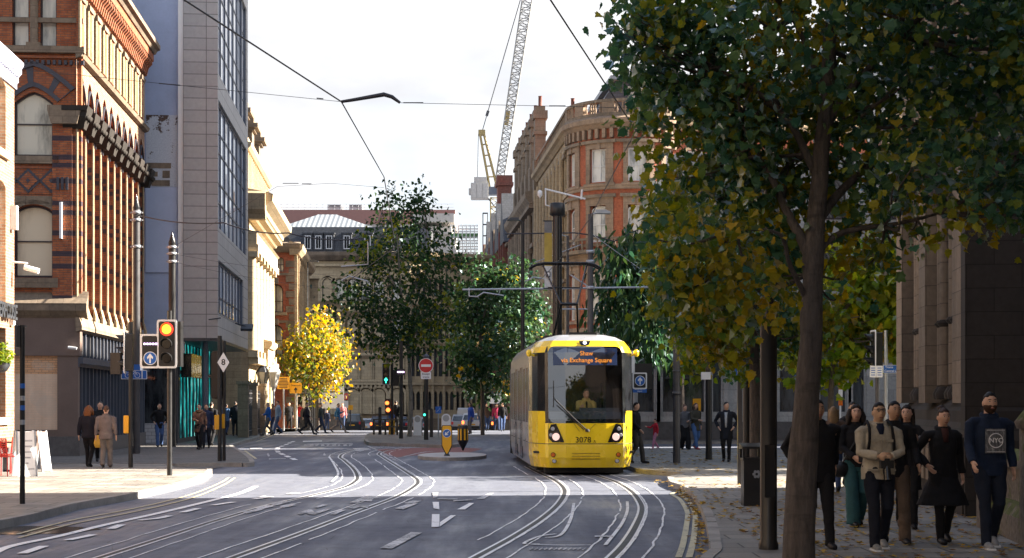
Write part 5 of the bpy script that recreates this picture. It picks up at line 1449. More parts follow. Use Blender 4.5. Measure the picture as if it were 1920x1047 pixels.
bot = [grid[0][i] for i in range(NCOL)]; mb.add(bot,[tuple(range(NCOL-1,-1,-1))],3)
bm_ = mb.build('front_body',[M['tramyel'],M['tramblk'],M['tramsil'],M['tramund']],TR)
o = ws.build('windscreen',M['windscreen'],TR)
# black windscreen surround corners and lower lip
mb = MB()
def onf(x,z,out=.012): return (x, tsurf(x,z)-out, z)
for s in (-1,1):
    for zq,dz in ((3.21,-1),(1.305,1)):
        pts = [onf(s*.925,zq)]+[onf(s*(.925-.16*(1-math.sin(t*PI/10))), zq+dz*.16*(1-math.cos(t*PI/10))) for t in range(6)]
        mb.add(pts,[(0,k,k+1) for k in range(1,6)],1 if dz<0 else 0)
mb.add([onf(-.92,1.31,.006),onf(.92,1.31,.006),onf(.92,1.40,.006),onf(-.92,1.40,.006)],[(0,1,2,3)],0)
mb.build('screen_border',[M['tramblk'],M['tramyel']],TR)
# destination display
mb = MB(); P_ = [onf(x,z,.02) for x,z in ((-.80,2.74),(0,2.74),(.80,2.74),(.80,3.17),(0,3.17),(-.80,3.17))]
mb.add(P_,[(0,1,4,5),(1,2,3,4)]); dd = mb.build('destination_display',M['dispnavy'],TR)
tilt = Matrix.Rotation(-.14,4,'X')
for t_,z,sz in (('Shaw',3.03,.155),('via Exchange Square',2.86,.155)):
    text(t_,sz,M['ledamber'],dd,Matrix.Translation((.03,tsurf(0,z)-.032,z))@tilt@UPRIGHT,.004,.006)
# lamps
for s in (-1,1):
    hp_ = [(s*x,z) for x,z in ((.86,1.27),(.74,1.285),(.66,1.12),(.54,.83),(.83,.83),(.92,.93),(.935,1.1))]
    a = [onf(x,z,.018) for x,z in hp_]; b = [onf(x,z,-.02) for x,z in hp_]; n = len(a)
    mb = MB(); mb.add(a+b,[tuple(range(n))]+[(i,(i+1)%n,n+(i+1)%n,n+i) for i in range(n)]); hl = mb.build('headlight',M['tramblk'],TR)
    for x,z,r_,m_,nm in ((.74,.965,.095,'headlamp','lamp'),(.82,1.165,.05,'lampgrey','lamp'),(.865,1.01,.045,'lampgrey','lamp')):
        mb = MB(); p = Vector(onf(s*x,z,.018)); mb.cyl(p,p+Vector((0,-.02,0)),r_,r_*.85,18); mb.build(nm,M[m_],hl)
    for x,z,r_,m_,nm in ((.81,.52,.048,'orange','indicator'),(.78,.365,.045,'lampgrey','fog_lamp')):
        mb = MB(); p = Vector(onf(s*x,z,-.01)); mb.cyl(p,p+Vector((0,-.03,0)),r_+.012,r_+.012,16,1); mb.cyl(p+Vector((0,-.03,0)),p+Vector((0,-.045,0)),r_,r_*.8,16,0); mb.build(nm,[M[m_],M['tramblk']],TR)
mb = MB(); tp = [onf(x,z,.02) for x,z in ((-.15,3.35),(.15,3.35),(.09,3.235),(-.09,3.235))]; mb.add(tp,[(0,1,2,3)]); ml = mb.build('marker_light',M['tramblk'],TR)
mb = MB(); p = Vector(onf(0,3.3,.02)); mb.cyl(p,p+Vector((0,-.03,0)),.045,.04,14); mb.build('lamp',M['toplamp'],ml)
mb = MB()
for z in (.40,.47,.54): mb.add([onf(-.36,z),onf(.36,z),onf(.34,z+.028),onf(-.34,z+.028)],[(0,1,2,3)])
M['tramyeldk'] = plain('tram_yellow_recess',(.42,.28,.006),.4); mb.build('grille',M['tramyeldk'],TR)
text('3078',.20,M['tramblk'],TR,face_m(-.07,tsurf(0,.87)-.012,.885),.004,.0)
text('A',.10,M['tramblk'],TR,face_m(.21,tsurf(0,.87)-.012,.845),.004,.0)
mb = MB()
for a,b in (((-.30,1.29),(-.16,1.10)),((.05,1.10),(.24,1.29)),((-.93,.83),(-.93,1.29)),((.93,.83),(.93,1.29))):
    mb.bar(onf(a[0],a[1],.004),onf(b[0],b[1],.004),.008,.008)
mb.build('panel_gap',M['tramund'],TR)
mb = MB()
pts = [onf(.03,1.12,.05),onf(-.30,1.42,.06),onf(-.79,1.92,.04)]
mb.tube(pts,.018,6); mb.tube([onf(-.05,1.13,.04),onf(-.36,1.42,.05),onf(-.72,1.75,.04)],.014,6); mb.tube([onf(-.80,1.70,.02),onf(-.79,2.35,.02)],.012,5); mb.lathe([(.05,-.03),(.06,0),(.03,.04)],onf(.03,1.12,.05),10)
mb.build('wiper',M['tramund'],TR)
# underside, bogie, coupler pocket
mb = MB(); mb.box(-.98,.98,.5,10.5,.0+.05,.24); mb.box(-1.15,-.98,1.2,10.5,.1,.26); mb.box(.98,1.15,1.2,10.5,.1,.26)
for s in (-1,1):
    for y in (2.1,4.0): mb.cyl((s*.69,y,.31),(s*.80,y,.31),.31,n=18)
    mb.box(s*.77-.12,s*.77+.12,.62,1.0,.03,.2)
for y in (.48,): mb.box(-.95,.95,y,y+.06,.06,.22)
mb.build('bogie',M['tramund'],TR)
# cab interior
mb = MB(); mb.box(-1.2,1.2,2.0,2.06,.6,3.2); mb.box(-1.25,1.25,.5,2.0,.55,.6); mb.box(-1.1,1.1,.9,2.0,3.08,3.12); mb.build('cab_bulkhead',M['cabdark'],TR)
mb = MB(); mb.prism([(.16,1.28),(.75,1.28),(.75,1.50),(.28,1.58)],lambda p:(-.9,p[0],p[1]),lambda p:(.9,p[0],p[1]),0); mb.box(-.14,.86,.30,.36,1.36,1.68,0); mb.build('dashboard',M['dash'],TR)
mb = MB(); mb.box(-.2,.3,1.45,1.6,1.0,2.05); mb.box(-.2,.3,1.0,1.5,.95,1.05); mb.box(.55,.95,1.2,1.9,1.2,2.3); mb.build('driver_seat',M['cabdark'],TR)
# side detail: pillars, doors, sills on both sides
for s in (-1,1):
    mb = MB(); x = s*1.335
    for y,wd in ((1.72,.07),(2.95,.06),(4.25,.06),(5.6,.06),(6.95,.06),(8.2,.06),(9.5,.06),(10.9,.09)): mb.box(min(x,x-s*.02),max(x,x-s*.02),y,y+wd,.62,2.86)
    mb.box(min(x,x-s*.02),max(x,x-s*.02),1.75,11,2.80,2.88); mb.box(min(x,x-s*.02),max(x,x-s*.02),1.75,11,1.24,1.30)
    mb.build('window_pillars',M['tramsil'],TR)
    for y in (4.31,7.01):
        db = MB(); db.box(min(x,x-s*.012),max(x,x-s*.012),y,y+1.28,.30,2.78,0); db.box(min(x+s*.004,x),max(x+s*.004,x),y+.62,y+.66,.3,2.78,1); db.build('door',[M['tramblk'],M['tramsil']],TR)
    mb = MB(); mb.cyl((s*1.22,.95,3.0),(s*1.36,.92,3.05),.03); mb.lathe([(.03,-.08),(.07,-.03),(.07,.06),(.03,.1)],(s*1.36,.92,3.05),10); mb.build('camera_pod',M['tramyel'],TR)
# roof gear and pantograph
mb = MB(); mb.box(-.35,.35,.85,1.6,3.5,3.585); mb.box(-.85,.85,2.2,10.6,3.5,3.56); mb.build('roof_hatch',M['tramund'],TR)
pg = MB(); zb, zm, zt = 3.66, 4.75, 5.80; yb, ym, yt = 6.2, 5.0, 6.4
for s in (-1,1):
    pg.tube([(s*.36,yb,zb),(s*.22,ym,4.55)],.03,6); pg.tube([(s*.22,ym,4.55),(s*.62,yt,5.72)],.028,6)
pg.tube([(-.36,yb,zb),(.36,yb,zb)],.04); pg.tube([(-.24,ym,4.55),(.24,ym,4.55)],.05); pg.tube([(-.5,yt-.15,5.1),(.5,yt-.15,5.1)],.02)
for y in (yt-.18,yt+.18):
    pg.tube([(-1.02,y,5.66),(-.82,y,5.76),(-.6,y,5.80),(.6,y,5.80),(.82,y,5.76),(1.02,y,5.66)],.035,6)
pg.tube([(-.62,yt-.2,5.74),(-.62,yt+.2,5.74)],.03); pg.tube([(.62,yt-.2,5.74),(.62,yt+.2,5.74)],.03); pg.box(-.6,.6,5.6,7.0,3.56,3.68)
pg.build('pantograph',M['blackgloss'],TR)
# rear half beyond the bellows
mb = MB(); 
def ring(y,w=1.0): return [(-1.325*w,y,.2),(-1.325*w,y,1.28),(-1.325*w,y,2.78),(-1.325*w,y,3.06),(-1.1*w,y,3.4),(-.66*w,y,3.5),(.66*w,y,3.5),(1.1*w,y,3.4),(1.325*w,y,3.06),(1.325*w,y,2.78),(1.325*w,y,1.28),(1.325*w,y,.2)]
A_ = ring(0); B_ = ring(15.5); n = 12
for i in range(n):
    mi = 1 if i in (1,9) else 0
    mb.add([A_[i],A_[(i+1)%n],B_[(i+1)%n],B_[i]],[(0,1,2,3)],mi)
mb.add(A_,[tuple(range(n))],2); mb.add(B_,[tuple(range(n))],0)
for y in range(0,15): mb.box(-1.34,-1.31,y+.1,y+.16,.5,2.86,0)
rs = mb.build('rear_section',[M['tramsil'],M['tramblk'],M['tramund']],TR,(0,11.5,0),-.10)
mb = MB()
for k in range(6):
    A_ = ring(11.0+k*.09,.93 if k%2 else .97); B_ = ring(11.0+(k+1)*.09,.97 if k%2 else .93)
    for i in range(n): mb.add([A_[i],A_[(i+1)%n],B_[(i+1)%n],B_[i]],[(0,1,2,3)])
mb.build('bellows',M['tramund'],TR)
# ---------------------------------------------------------------- poles, signals, signs, bins, wires
def zr(y): return 0.0 if y < 105 else -.02*(min(y,205)-105)
M['lit_red'] = emis('lit_red_amber_lens',(1.0,.30,.015),1.0); M['halo'] = emis('red_glow_halo',(1.0,.03,.01),.6); M['lit_green'] = emis('lit_green_arrow',(.05,1.0,.62),.5)
M['lit_lilac'] = emis('lit_lilac_leds',(.85,.55,1.0),.9); M['lit_orange'] = emis('lit_orange_lamp',(1.0,.16,.03),.8); M['lensdk'] = plain('unlit_dark_lens',(.012,.010,.010),.12)
M['lanternglass'] = plain('lantern_glass',(.50,.48,.42),.2)
def foot(px, py, z=PZ):
    g = gnd(px,py,z); return (g.x, g.y, z), FPX/g.y
def hz(py, s): return CH-(py-HY)/s
def arrow_up(mb, cx, cz, h, y, mi=0, d=.006):
    w = h*.16
    poly = [(-w/2,-h/2),(w/2,-h/2),(w/2,h*.12),(w*1.55,-h*.10),(w*1.95,h*.12),(0,h*.5),(-w*1.95,h*.12),(-w*1.55,-h*.10),(-w/2,h*.12)]
    mb.prism(poly,lambda p:(cx+p[0],y,cz+p[1]),lambda p:(cx+p[0],y-d,cz+p[1]),mi)
def disc(mb, cx, cz, r, y, d=.01, mi=0, n=24): mb.cyl((cx,y,cz),(cx,y-d,cz),r,n=n,mi=mi,smooth=False)
def rrect(w,h,r,n=4):
    P_=[]
    for (sx_,sz_,a0) in ((1,1,0),(-1,1,90),(-1,-1,180),(1,-1,270)):
        for k in range(n+1):
            a = R(a0+90*k/n); P_.append((sx_*(w/2-r)+r*math.cos(a), sz_*(h/2-r)+r*math.sin(a)))
    return P_
def board(mb, cx, cz, w, h, y, d, mi, r=.04): mb.prism(rrect(w,h,r),lambda p:(cx+p[0],y,cz+p[1]),lambda p:(cx+p[0],y-d,cz+p[1]),mi)
def lens(parent, cx, cz, r, y, lit=None, hood=True, M_=None):
    mb = MB(); mb.cyl((cx,y,cz),(cx,y-.035,cz),r,r*.92,20); 
    o = mb.build('lens', M[lit] if lit else M['lensdk'], parent)
    if hood:
        hb_ = MB(); n = 14; vs = []
        for k in range(n+1):
            a = R(-20)+R(220)*k/n; c_,s_ = math.cos(a),math.sin(a); ex = .22*(.35+.65*max(0,s_))
            vs += [(cx+c_*r*1.1,y,cz+s_*r*1.1),(cx+c_*r*1.1,y-ex,cz+s_*r*1.1),(cx+c_*r*1.18,y-ex,cz+s_*r*1.18),(cx+c_*r*1.18,y,cz+s_*r*1.18)]
        fs = []
        for k in range(n):
            b = 4*k; fs += [(b+i,b+(i+1)%4,b+4+(i+1)%4,b+4+i) for i in range(4)]
        hb_.add(vs,fs+[(0,1,2,3),(4*n,4*n+1,4*n+2,4*n+3)],0,False); hb_.build('hood',M['black'],parent)
    return o
def signal_head(root, cx, zb, w=.34, h=.98, y=-.10, lit=None, border=True, rz=0.0, lits=(None,None,None), name='signal_head'):
    """three-aspect head: its front plane faces local -y; returned object is the housing"""
    mb = MB(); board(mb,0,h/2,w+.10,h+.10,.02,.02,0,.06)
    if border: board(mb,0,h/2,w+.02,h+.02,-.001,.004,1,.05)
    board(mb,0,h/2,w-.04,h-.02,.22,.235,1,.04)
    o = mb.build(name,[M['white'] if border else M['black'],M['black']],root,(cx,y,zb)); o.rotation_euler = (0,0,rz)
    for k in range(3): lens(o,0,h-.17-k*.31,.105,-.018,lits[k])
    return o
def push_box(root,x,y,z,h=.42): 
    mb = MB(); mb.prism(rrect(.13,h,.02),lambda p:(x+p[0],y,z+p[1]),lambda p:(x+p[0],y-.12,z+p[1])); o = mb.build('push_button_box',M['boxyel'],root); return o
def post(root, h, r, m='black', name='pole', cap=True, r2=None):
    mb = MB(); mb.cyl((0,0,0),(0,0,h),r,r2 or r,14); mb.cyl((0,0,0),(0,0,.25),r*1.06,r*1.06,14)
    return mb.build(name,M[m],root)

# -- main signal on the left kerb, lit red-amber, with lilac bar and blue arrow sign
loc,s = foot(318,892); T = thing('traffic_light','traffic light lit red amber beside lilac lamps and a blue arrow disc, left kerb','traffic light',loc)
pz = lambda py: hz(py,s)-loc[2]; px_ = lambda px:(px-318)/s
post(T,pz(583),.058)
bx0,bx1,bxm = px_(264.6),px_(333.7),px_(296)
mb = MB()
board(mb,(bxm+bx1)/2,(pz(600)+pz(691))/2,bx1-bxm,pz(600)-pz(691),-.10,.02,0,.06); board(mb,(bx0+bxm)/2+.03,(pz(627)+pz(691))/2,bxm-bx0+.06,pz(627)-pz(691),-.10,.019,0,.06)
board(mb,(bxm+bx1)/2+.0,(pz(600)+pz(691))/2,bx1-bxm-.09,pz(600)-pz(691)-.09,-.119,.006,1,.04); board(mb,(bx0+bxm)/2+.03,(pz(627)+pz(691))/2,bxm-bx0-.04,pz(627)-pz(691)-.09,-.118,.006,1,.04)
mb.box(bxm+.05,bx1+.08,-.10,.22,pz(691)+.04,pz(600)-.04,1); mb.box(bx0+.05,bxm,-.10,.16,pz(691)+.05,pz(627)-.05,1)
hd = mb.build('signal_head',[M['white'],M['black']],T)
lx = px_(314.6)
for k,py in enumerate((618,646,672.6)): lens(hd,lx,pz(py),.112,-.126,'lit_red' if k==0 else None)
mb = MB(); mb.cyl((lx,-.127,pz(618)),(lx,-.140,pz(618)),.155,n=24); mb.build('glow_halo',M['halo'],hd)  # emissive disc paints the glow around the lit lens
for k in range(5):
    mb = MB(); disc(mb,px_(273.5)+k*.066,pz(645.5),.024,-.122,.02,0,12); mb.build('lilac_lamp',M['lit_lilac'],hd)
mb = MB(); disc(mb,px_(284),pz(672.5),.155,-.122,.012,1); disc(mb,px_(284),pz(672.5),.138,-.134,.006,0); arrow_up(mb,px_(284),pz(672.5),.225,-.140,1); mb.build('arrow_sign',[M['signblue'],M['signwhite']],hd)
# -- side-on signal on the crossing pole
loc,s = foot(245,877); T2_ = thing('traffic_light','traffic light seen edge on with yellow push box, in front of the red gothic shopfront','traffic light',loc)
pz = lambda py: hz(py,s)-loc[2]
post(T2_,pz(604),.058); signal_head(T2_,-.16,pz(697),h=1.0,y=0,rz=-PI/2+.12,border=True)
mb = MB(); mb.box(-.50,-.24,-.12,.12,pz(702),pz(662)); mb.build('pedestrian_signal',M['black'],T2_); push_box(T2_,-.10,.02,pz(796),.46)
mb = MB(); mb.bar((0,0,pz(625)),(-.2,0,pz(625)),.04,.04); mb.bar((0,0,pz(690)),(-.2,0,pz(690)),.04,.04); mb.build('bracket',M['galv'],T2_)
# -- tall tram wire poles with cone tops
def ole_pole(px,py,ptop,r,collars,label,m='postgrey',ang=0):
    loc,s = foot(px,py); T = thing('tram_wire_pole',label,'pole',loc,0,'tram wire poles')
    h = hz(ptop,s)-loc[2]; post(T,h-.45,r,m)
    mb = MB(); mb.lathe([(r*1.02,-.02),(r*1.02,.05),(.012,.45)],(0,0,h-.45),14); mb.build('cone_cap',M['blackgloss'],T)
    for c in collars:
        z = hz(c,s)-loc[2]; mb = MB(); mb.lathe([(r+.005,-.05),(r+.03,-.05),(r+.03,.05),(r+.005,.05)],(0,0,z),14); mb.box(-r-.09,r+.09,-.03,.03,z-.025,z+.025); mb.build('collar',M['galv'],T)
    return T,loc,s
P1_,l1,s1 = ole_pole(256,851,366,.118,(399,413,463),'tall dark tram wire pole with cone top in front of the red gothic shopfront')
P2_,l2,s2 = ole_pole(323,838,435,.14,(464,476,491),'tall black tram wire pole with cone top behind the red amber traffic light','black')
# blue cycle route sign on the first pole
cs = thing('cycle_sign','small blue cycle route sign fixed to the wire pole under the edge on traffic light','sign',(l1[0],l1[1]-.13,hz(703,s1)))
mb = MB(); board(mb,-.05,0,.86,.30,.01,.012,1,.03); board(mb,-.05,0,.82,.26,-.002,.004,0,.02); mb.box(-.30,.15,-.012,.0,.15,.34,0)
mb.box(.20,.23,-.012,-.006,-.13,.13,1)
for cx_ in (-.26,.06):
    for k in range(14):
        a = 2*PI*k/14; b = 2*PI*(k+1)/14; mb.bar((cx_+.085*math.cos(a),-.010,-.02+.085*math.sin(a)),(cx_+.085*math.cos(b),-.010,-.02+.085*math.sin(b)),.02,.012,1)
for a,b in (((-.26,-.02),(-.18,.10)),((-.18,.10),(0,.10)),((0,.10),(.06,-.02)),((-.18,.10),(-.12,-.02)),((-.12,-.02),(0,.10)),((-.20,.13),(-.15,.13))): mb.bar((a[0],-.010,a[1]),(b[0],-.010,b[1]),.018,.012,1)
mb.build('sign_plate',[M['signblue'],M['signwhite']],cs)
# -- slim pole at the far left with a plate seen edge on
loc,s = foot(42,945); T = thing('sign_pole','slim black pole with stickers and an edge on plate on the left pavement','pole',loc); post(T,hz(610,s)-PZ,.042)
mb = MB(); mb.box(-.085,-.055,-.14,.16,hz(652,s)-PZ,hz(610,s)-PZ); mb.box(-.06,.06,-.03,.03,hz(614,s)-PZ,hz(611,s)-PZ); mb.build('plate',M['postgrey'],T)
for py,c in ((724,'signblue'),(747,'galv'),(765,'signblue'),(792,'galv')):
    mb = MB(); mb.cyl((0,0,hz(py,s)-PZ-.04),(0,0,hz(py,s)-PZ+.04),.0435,n=14,caps=False); mb.build('sticker',M[c],T)
# -- diamond 8 sign with its two poles
loc,s = foot(412,865); T = thing('tram_speed_sign','white diamond sign with a black 8 on a dark pole by the crossing','sign',loc); pz = lambda py: hz(py,s)-PZ
post(T,pz(630),.062); mb = MB(); hw_,hh_ = .19,.31
mb.prism([(0,-hh_),(hw_,0),(0,hh_),(-hw_,0)],lambda p:(.12+p[0],-.07,pz(680)+p[1]),lambda p:(.12+p[0],-.082,pz(680)+p[1]),1); mb.prism([(0,-hh_*.93),(hw_*.92,0),(0,hh_*.93),(-hw_*.92,0)],lambda p:(.12+p[0],-.082,pz(680)+p[1]),lambda p:(.12+p[0],-.085,pz(680)+p[1]),0)
sp = mb.build('sign_plate',[M['signwhite'],M['black']],T); text('8',.24,M['black'],sp,face_m(.12,-.088,pz(680)),.004,.02)
push_box(T,-.07,-.0,pz(792),.42)
loc,s = foot(420,864); T = thing('traffic_light','dark traffic light pole just behind the diamond 8 sign with its signal turned away','traffic light',loc); post(T,pz(640),.05); signal_head(T,-.18,pz(745),h=1.3,y=.16,rz=PI*.93,border=False); push_box(T,-.03,-.05,pz(790),.42)
# -- green arrow signal beyond
def green_signal(px,py,ptop,hx0,hx1,hy0,hy1,label,box=None,z=PZ):
    loc,s = foot(px,py,z); T = thing('traffic_light',label,'traffic light',loc); pz = lambda q: hz(q,s)-loc[2]
    post(T,pz(ptop),.07)
    w = (hx1-hx0)/s; h = pz(hy0)-pz(hy1); cx_ = ((hx0+hx1)/2-px)/s
    mb = MB(); board(mb,cx_,pz(hy1)+h/2,w,h,-.1,.02,0,.05); board(mb,cx_,pz(hy1)+h/2,w-.07,h-.07,-.12,.005,1,.04); mb.box(cx_-w/2+.05,cx_+w/2-.05,-.1,.15,pz(hy1)+.05,pz(hy0)-.05,1)
    if box:
        a,b,c,d = box; mb.box((a-px)/s,(b-px)/s,-.12,.1,pz(d),pz(c),1)
    o = mb.build('signal_head',[M['galv'],M['black']],T)
    for k in range(2): lens(o,cx_,pz(hy0)-.26-k*.36,.12,-.125,None)
    mb = MB(); arrow_up(mb,cx_,pz(hy1)+.24,.30,-.130,0); mb.build('lens',M['lit_green'],o)
    if box:
        mb = MB(); arrow_up(mb,((a+b)/2-px)/s,(pz(c)+pz(d))/2,.30,-.122,0)
        for k in range(20):
            t,u = 2*PI*k/20,2*PI*(k+1)/20; q = lambda v:(((a+b)/2-px)/s+.19*math.cos(v),-.124,(pz(c)+pz(d))/2+.19*math.sin(v)); mb.bar(q(t),q(u),.02,.01)
        mb.build('arrow_sign',M['signwhite'],o)
    return T,loc,s
T,loc,s = green_signal(461,812,690,449,466,671,715,'traffic light with green arrow beside a round arrow sign in front of the cream building','' or (433,449,696,714)); push_box(T,.13,0,hz(790,s)-PZ,.75)
T,loc,s = green_signal(735,815,672,716.5,731.5,681,722,'traffic light with lit green arrow on the tree island',z=.13)
mb = MB(); mb.box(.05,.45,-.05,.35,hz(724,s)-.13,hz(694,s)-.13); mb.build('signal_head',M['black'],T)
mb = MB(); disc(mb,-.25,hz(756,s)-.13,.10,-.1,.05); disc(mb,-.20,hz(769,s)-.13,.11,-.1,.05); mb.build('repeater_lamp',M['lit_orange'],T)
mb = MB(); mb.box(-.33,-.10,-.08,.1,hz(778,s)-.13,hz(748,s)-.13); mb.build('repeater_box',M['black'],T)
# lilac tram signal
loc,s = foot(752,822.5,.13); T = thing('tram_signal','slim black pole with a lilac lit tram signal beside the island tree','signal',loc); post(T,hz(640,s)-.13,.09)
mb = MB(); mb.box(-.19,.19,-.2,-.02,hz(704,s)-.13,hz(692,s)-.13); hd = mb.build('signal_head',M['redpaint'] if False else M['black'],T)
for k in range(5):
    mb = MB(); disc(mb,-.13+k*.065,hz(698,s)-.13,.036,-.2,.03,0,12); mb.build('lilac_lamp',M['lit_lilac'],hd)
# no entry sign
loc,s = foot(799,825,.13); T = thing('no_entry_sign','round red no entry sign over an Except trams plate on the island','sign',loc); pz = lambda py: hz(py,s)-.13; post(T,pz(672),.10)
mb = MB(); disc(mb,0,pz(686),.335,-.11,.02,0,32); disc(mb,0,pz(686),.31,-.13,.004,1,32); mb.box(-.22,.22,-.14,-.132,pz(686)-.055,pz(686)+.055,0); mb.build('sign_disc',[M['signwhite'],M['signred']],T)
mb = MB(); board(mb,0,pz(704.5),.46,.32,-.11,.015,0,.03); sp = mb.build('sign_plate',M['signwhite'],T); text('Except',.125,M['black'],sp,face_m(0,-.128,pz(704.5)+.07),.003,.01); text('trams',.125,M['black'],sp,face_m(0,-.128,pz(704.5)-.07),.003,.01)
mb = MB(); mb.lathe([(.04,0),(.12,.08),(.14,.16),(.0,.26)],(0,-.05,pz(674)),10); mb.build('sign_lamp',M['frameblue'],T)
mb = MB(); mb.box(-.13,.0,-.25,-.1,pz(790),pz(765)); hd = mb.build('pedestrian_signal',M['black'],T); lens(hd,-.06,pz(778),.055,-.25,'lit_green',False)
# blue square sign, black posts, guard rail, far bollards
loc,s = foot(822,820,.13); T = thing('blue_sign','small blue square sign with a white arrow right of the no entry sign','sign',loc); post(T,hz(763,s)-.13,.035,'galv')
mb = MB(); board(mb,0,hz(769,s)-.13,.28,.34,-.04,.01,0,.02); mb.bar((-.08,-.054,hz(769,s)-.23),(.08,-.054,hz(769,s)-.05),.03,.01,1); mb.build('sign_plate',[M['signblue'],M['signwhite']],T)
for px,py,pt,lb in ((712.5,815,765,'plain black square post at the left end of the guard rail'),(809,820,768,'plain black square post right of the no entry sign')):
    loc,s = foot(px,py,.13); T = thing('black_post',lb,'post',loc); mb = MB(); h = hz(pt,s)-.13; mb.box(-.08,.08,-.08,.08,0,h); mb.prism([(-.08,h),(.08,h),(0,h+.05)],lambda p:(p[0],-.08,p[1]),lambda p:(p[0],.08,p[1])); mb.build('post',M['black'],T)
l0,s0 = foot(701,815,.13); l1_,_ = foot(790,817,.13); GRD = thing('guard_rail','black two bar guard rail around the island tree','railing',l0)
mb = MB(); dx,dy = l1_[0]-l0[0],l1_[1]-l0[1]; h = hz(786,s0)-.13
for k in range(5): mb.box(dx*k/4-.05,dx*k/4+.05,dy*k/4-.05,dy*k/4+.05,0,h)
mb.build('posts',M['black'],GRD); mb = MB()
for z in (h-.03,h*.52): mb.bar((0,0,z),(dx,dy,z),.06,.07)
mb.build('rails',M['black'],GRD)
# keep-left bollards
loc,s = foot(838,855,.11); T = thing('keep_left_bollard','yellow tapered keep left bollard with blue arrow disc','bollard',loc)
sh = [(0,.0),(.05,.06),(.17,.30),(.17,.92),(.14,.98),(-.14,.98),(-.17,.92),(-.17,.30),(-.05,.06)]
mb = MB(); mb.prism(sh,lambda p:(p[0],-.06,p[1]),lambda p:(p[0],.06,p[1]),0); sh2=[(p[0]*.86,.06+p[1]*.92) for p in sh]; mb.prism(sh2,lambda p:(p[0],-.06,p[1]),lambda p:(p[0],-.068,p[1]),1); mb.lathe([(.11,0),(.09,.05),(.03,.09)],(0,0,-.01),12,0); mb.build('shell',[M['black'],M['hivis']],T)
mb = MB(); disc(mb,0,.72,.135,-.068,.008,1); disc(mb,0,.72,.122,-.076,.004,0)
dq = Matrix.Translation((0,-.081,.72))@Matrix.Rotation(R(-135),4,'Y')
ar = MB(); arrow_up(ar,0,0,.18,0,0); mb.add([dq@Vector((v[0],v[1],v[2])) for v in ar.v],ar.f,1); mb.build('arrow_disc',[M['signblue'],M['signwhite']],T)
mb = MB(); disc(mb,.0,.53,.012,-.068,.006); mb.build('lock',M['galv'],T)
loc,s = foot(868,845,.11); T = thing('marker_bollard','black tapered bollard with yellow stripes on the small island','bollard',loc)
k_ = 1.0; mb = MB(); prof = [(.03,0),(.06,.08),(.19,.34),(.19,.80),(.15,.90)]
mb.lathe(prof,(0,0,0),8,0,False); mb.build('shell',M['black'],T)
for k in range(8):
    a = 2*PI*k/8+PI/8
    mb = MB(); c_ = Matrix.Rotation(a,4,'Z')@Matrix.Translation((.180,0,.57)); mb.mbox(c_,.012,.06,.40); mb.build('stripe',M['hivis'],T)
for px,py,pt,lb in ((836.5,824,776,'white round topped bollard behind the yellow keep left bollard'),(783,817,779,'white round topped bollard beside the island tree')):
    loc,s = foot(px,py,.13); T = thing('white_bollard',lb,'bollard',loc,0,'white bollards on the island'); h = hz(pt,s)-.13; w = .21
    P_ = [(-w,0),(w,0),(w,h-w)]+[(w*math.cos(PI*k/10),h-w+w*math.sin(PI*k/10)) for k in range(1,10)]+[(-w,h-w)]
    mb = MB(); mb.prism(P_,lambda p:(p[0],-.07,p[1]),lambda p:(p[0],.07,p[1]),0); mb.build('shell',M['signwhite'],T)
    mb = MB(); mb.box(-w-.012,-w,-.05,.05,.2,h-w,0); mb.box(w,w+.012,-.05,.05,.2,h-w,0); mb.build('reflector',M['hivis'],T)
    mb = MB(); disc(mb,0,h-w,.15,-.07,.006); mb.build('blank_disc',M['concrete'],T)
loc,s = foot(727,815,.13); T = thing('keep_left_bollard','small yellow bollard with blue disc behind the guard rail','bollard',loc); mb = MB(); mb.prism([(-.16,0),(.16,0),(.16,.9),(.1,1.0),(-.1,1.0),(-.16,.9)],lambda p:(.2+p[0],.1,p[1]),lambda p:(.2+p[0],.2,p[1])); mb.build('shell',M['hivis'],T); mb = MB(); disc(mb,.2,.95,.17,.1,.02); mb.build('arrow_disc',M['signblue'],T)
# -- far left street furniture
loc,s = foot(468,803); T = thing('tram_wire_pole','slim tall black wire pole with clamps beside the cream classical building','pole',loc,0,'tram wire poles'); post(T,hz(475,s)-PZ,.10,'black')
mb = MB()
for py in (533,574,636): z = hz(py,s)-PZ; mb.lathe([(.10,-.06),(.15,-.06),(.15,.06),(.10,.06)],(0,0,z),10); mb.bar((0,0,z),(.75 if py==533 else -.3,-.1,z+(-.0)),.06,.06)
mb.build('clamps',M['galv'],T)
for px,pb,m_,lb in ((493,735,'darkmetal','black square lantern on the gate pier by the cream building'),(513,735,'white','pale ornate lantern on a scrolled column beside the yellow sign')):
    Y_ = 90.0; p = at(px,pb,Y_); T = thing('ornate_lantern',lb,'lamp',(p.x,Y_,PZ)); z = p.z-PZ+.25
    mb = MB(); mb.lathe([(.16,0),(.12,.3),(.07,.5),(.06,z-.25),(.12,z-.1),(.10,z)],n=10); mb.build('column',M['black'] if m_=='darkmetal' else M['white'],T)
    mb = MB(); mb.lathe([(.17,z),(.36,z+.85)],n=6,smooth=False); mb.build('glass',M['lanternglass'],T)
    mb = MB(); mb.lathe([(.40,z+.85),(.36,z+.92),(.14,z+1.22),(.10,z+1.25),(.09,z+1.4),(.0,z+1.62)],n=6,smooth=False)
    for k in range(6): a = 2*PI*k/6; mb.bar((.17*math.cos(a),.17*math.sin(a),z),(.37*math.cos(a),.37*math.sin(a),z+.86),.03,.03)
    mb.build('lantern_frame',M[m_],T)
FE = thing('iron_fence','dark iron railings with spiked pales in front of the cream classical building','fence',(-13.1,78.0,PZ),TH)
mb = MB()
for k in range(70): mb.box(-.016,.016,k*.15,k*.15+.03,0,2.35)
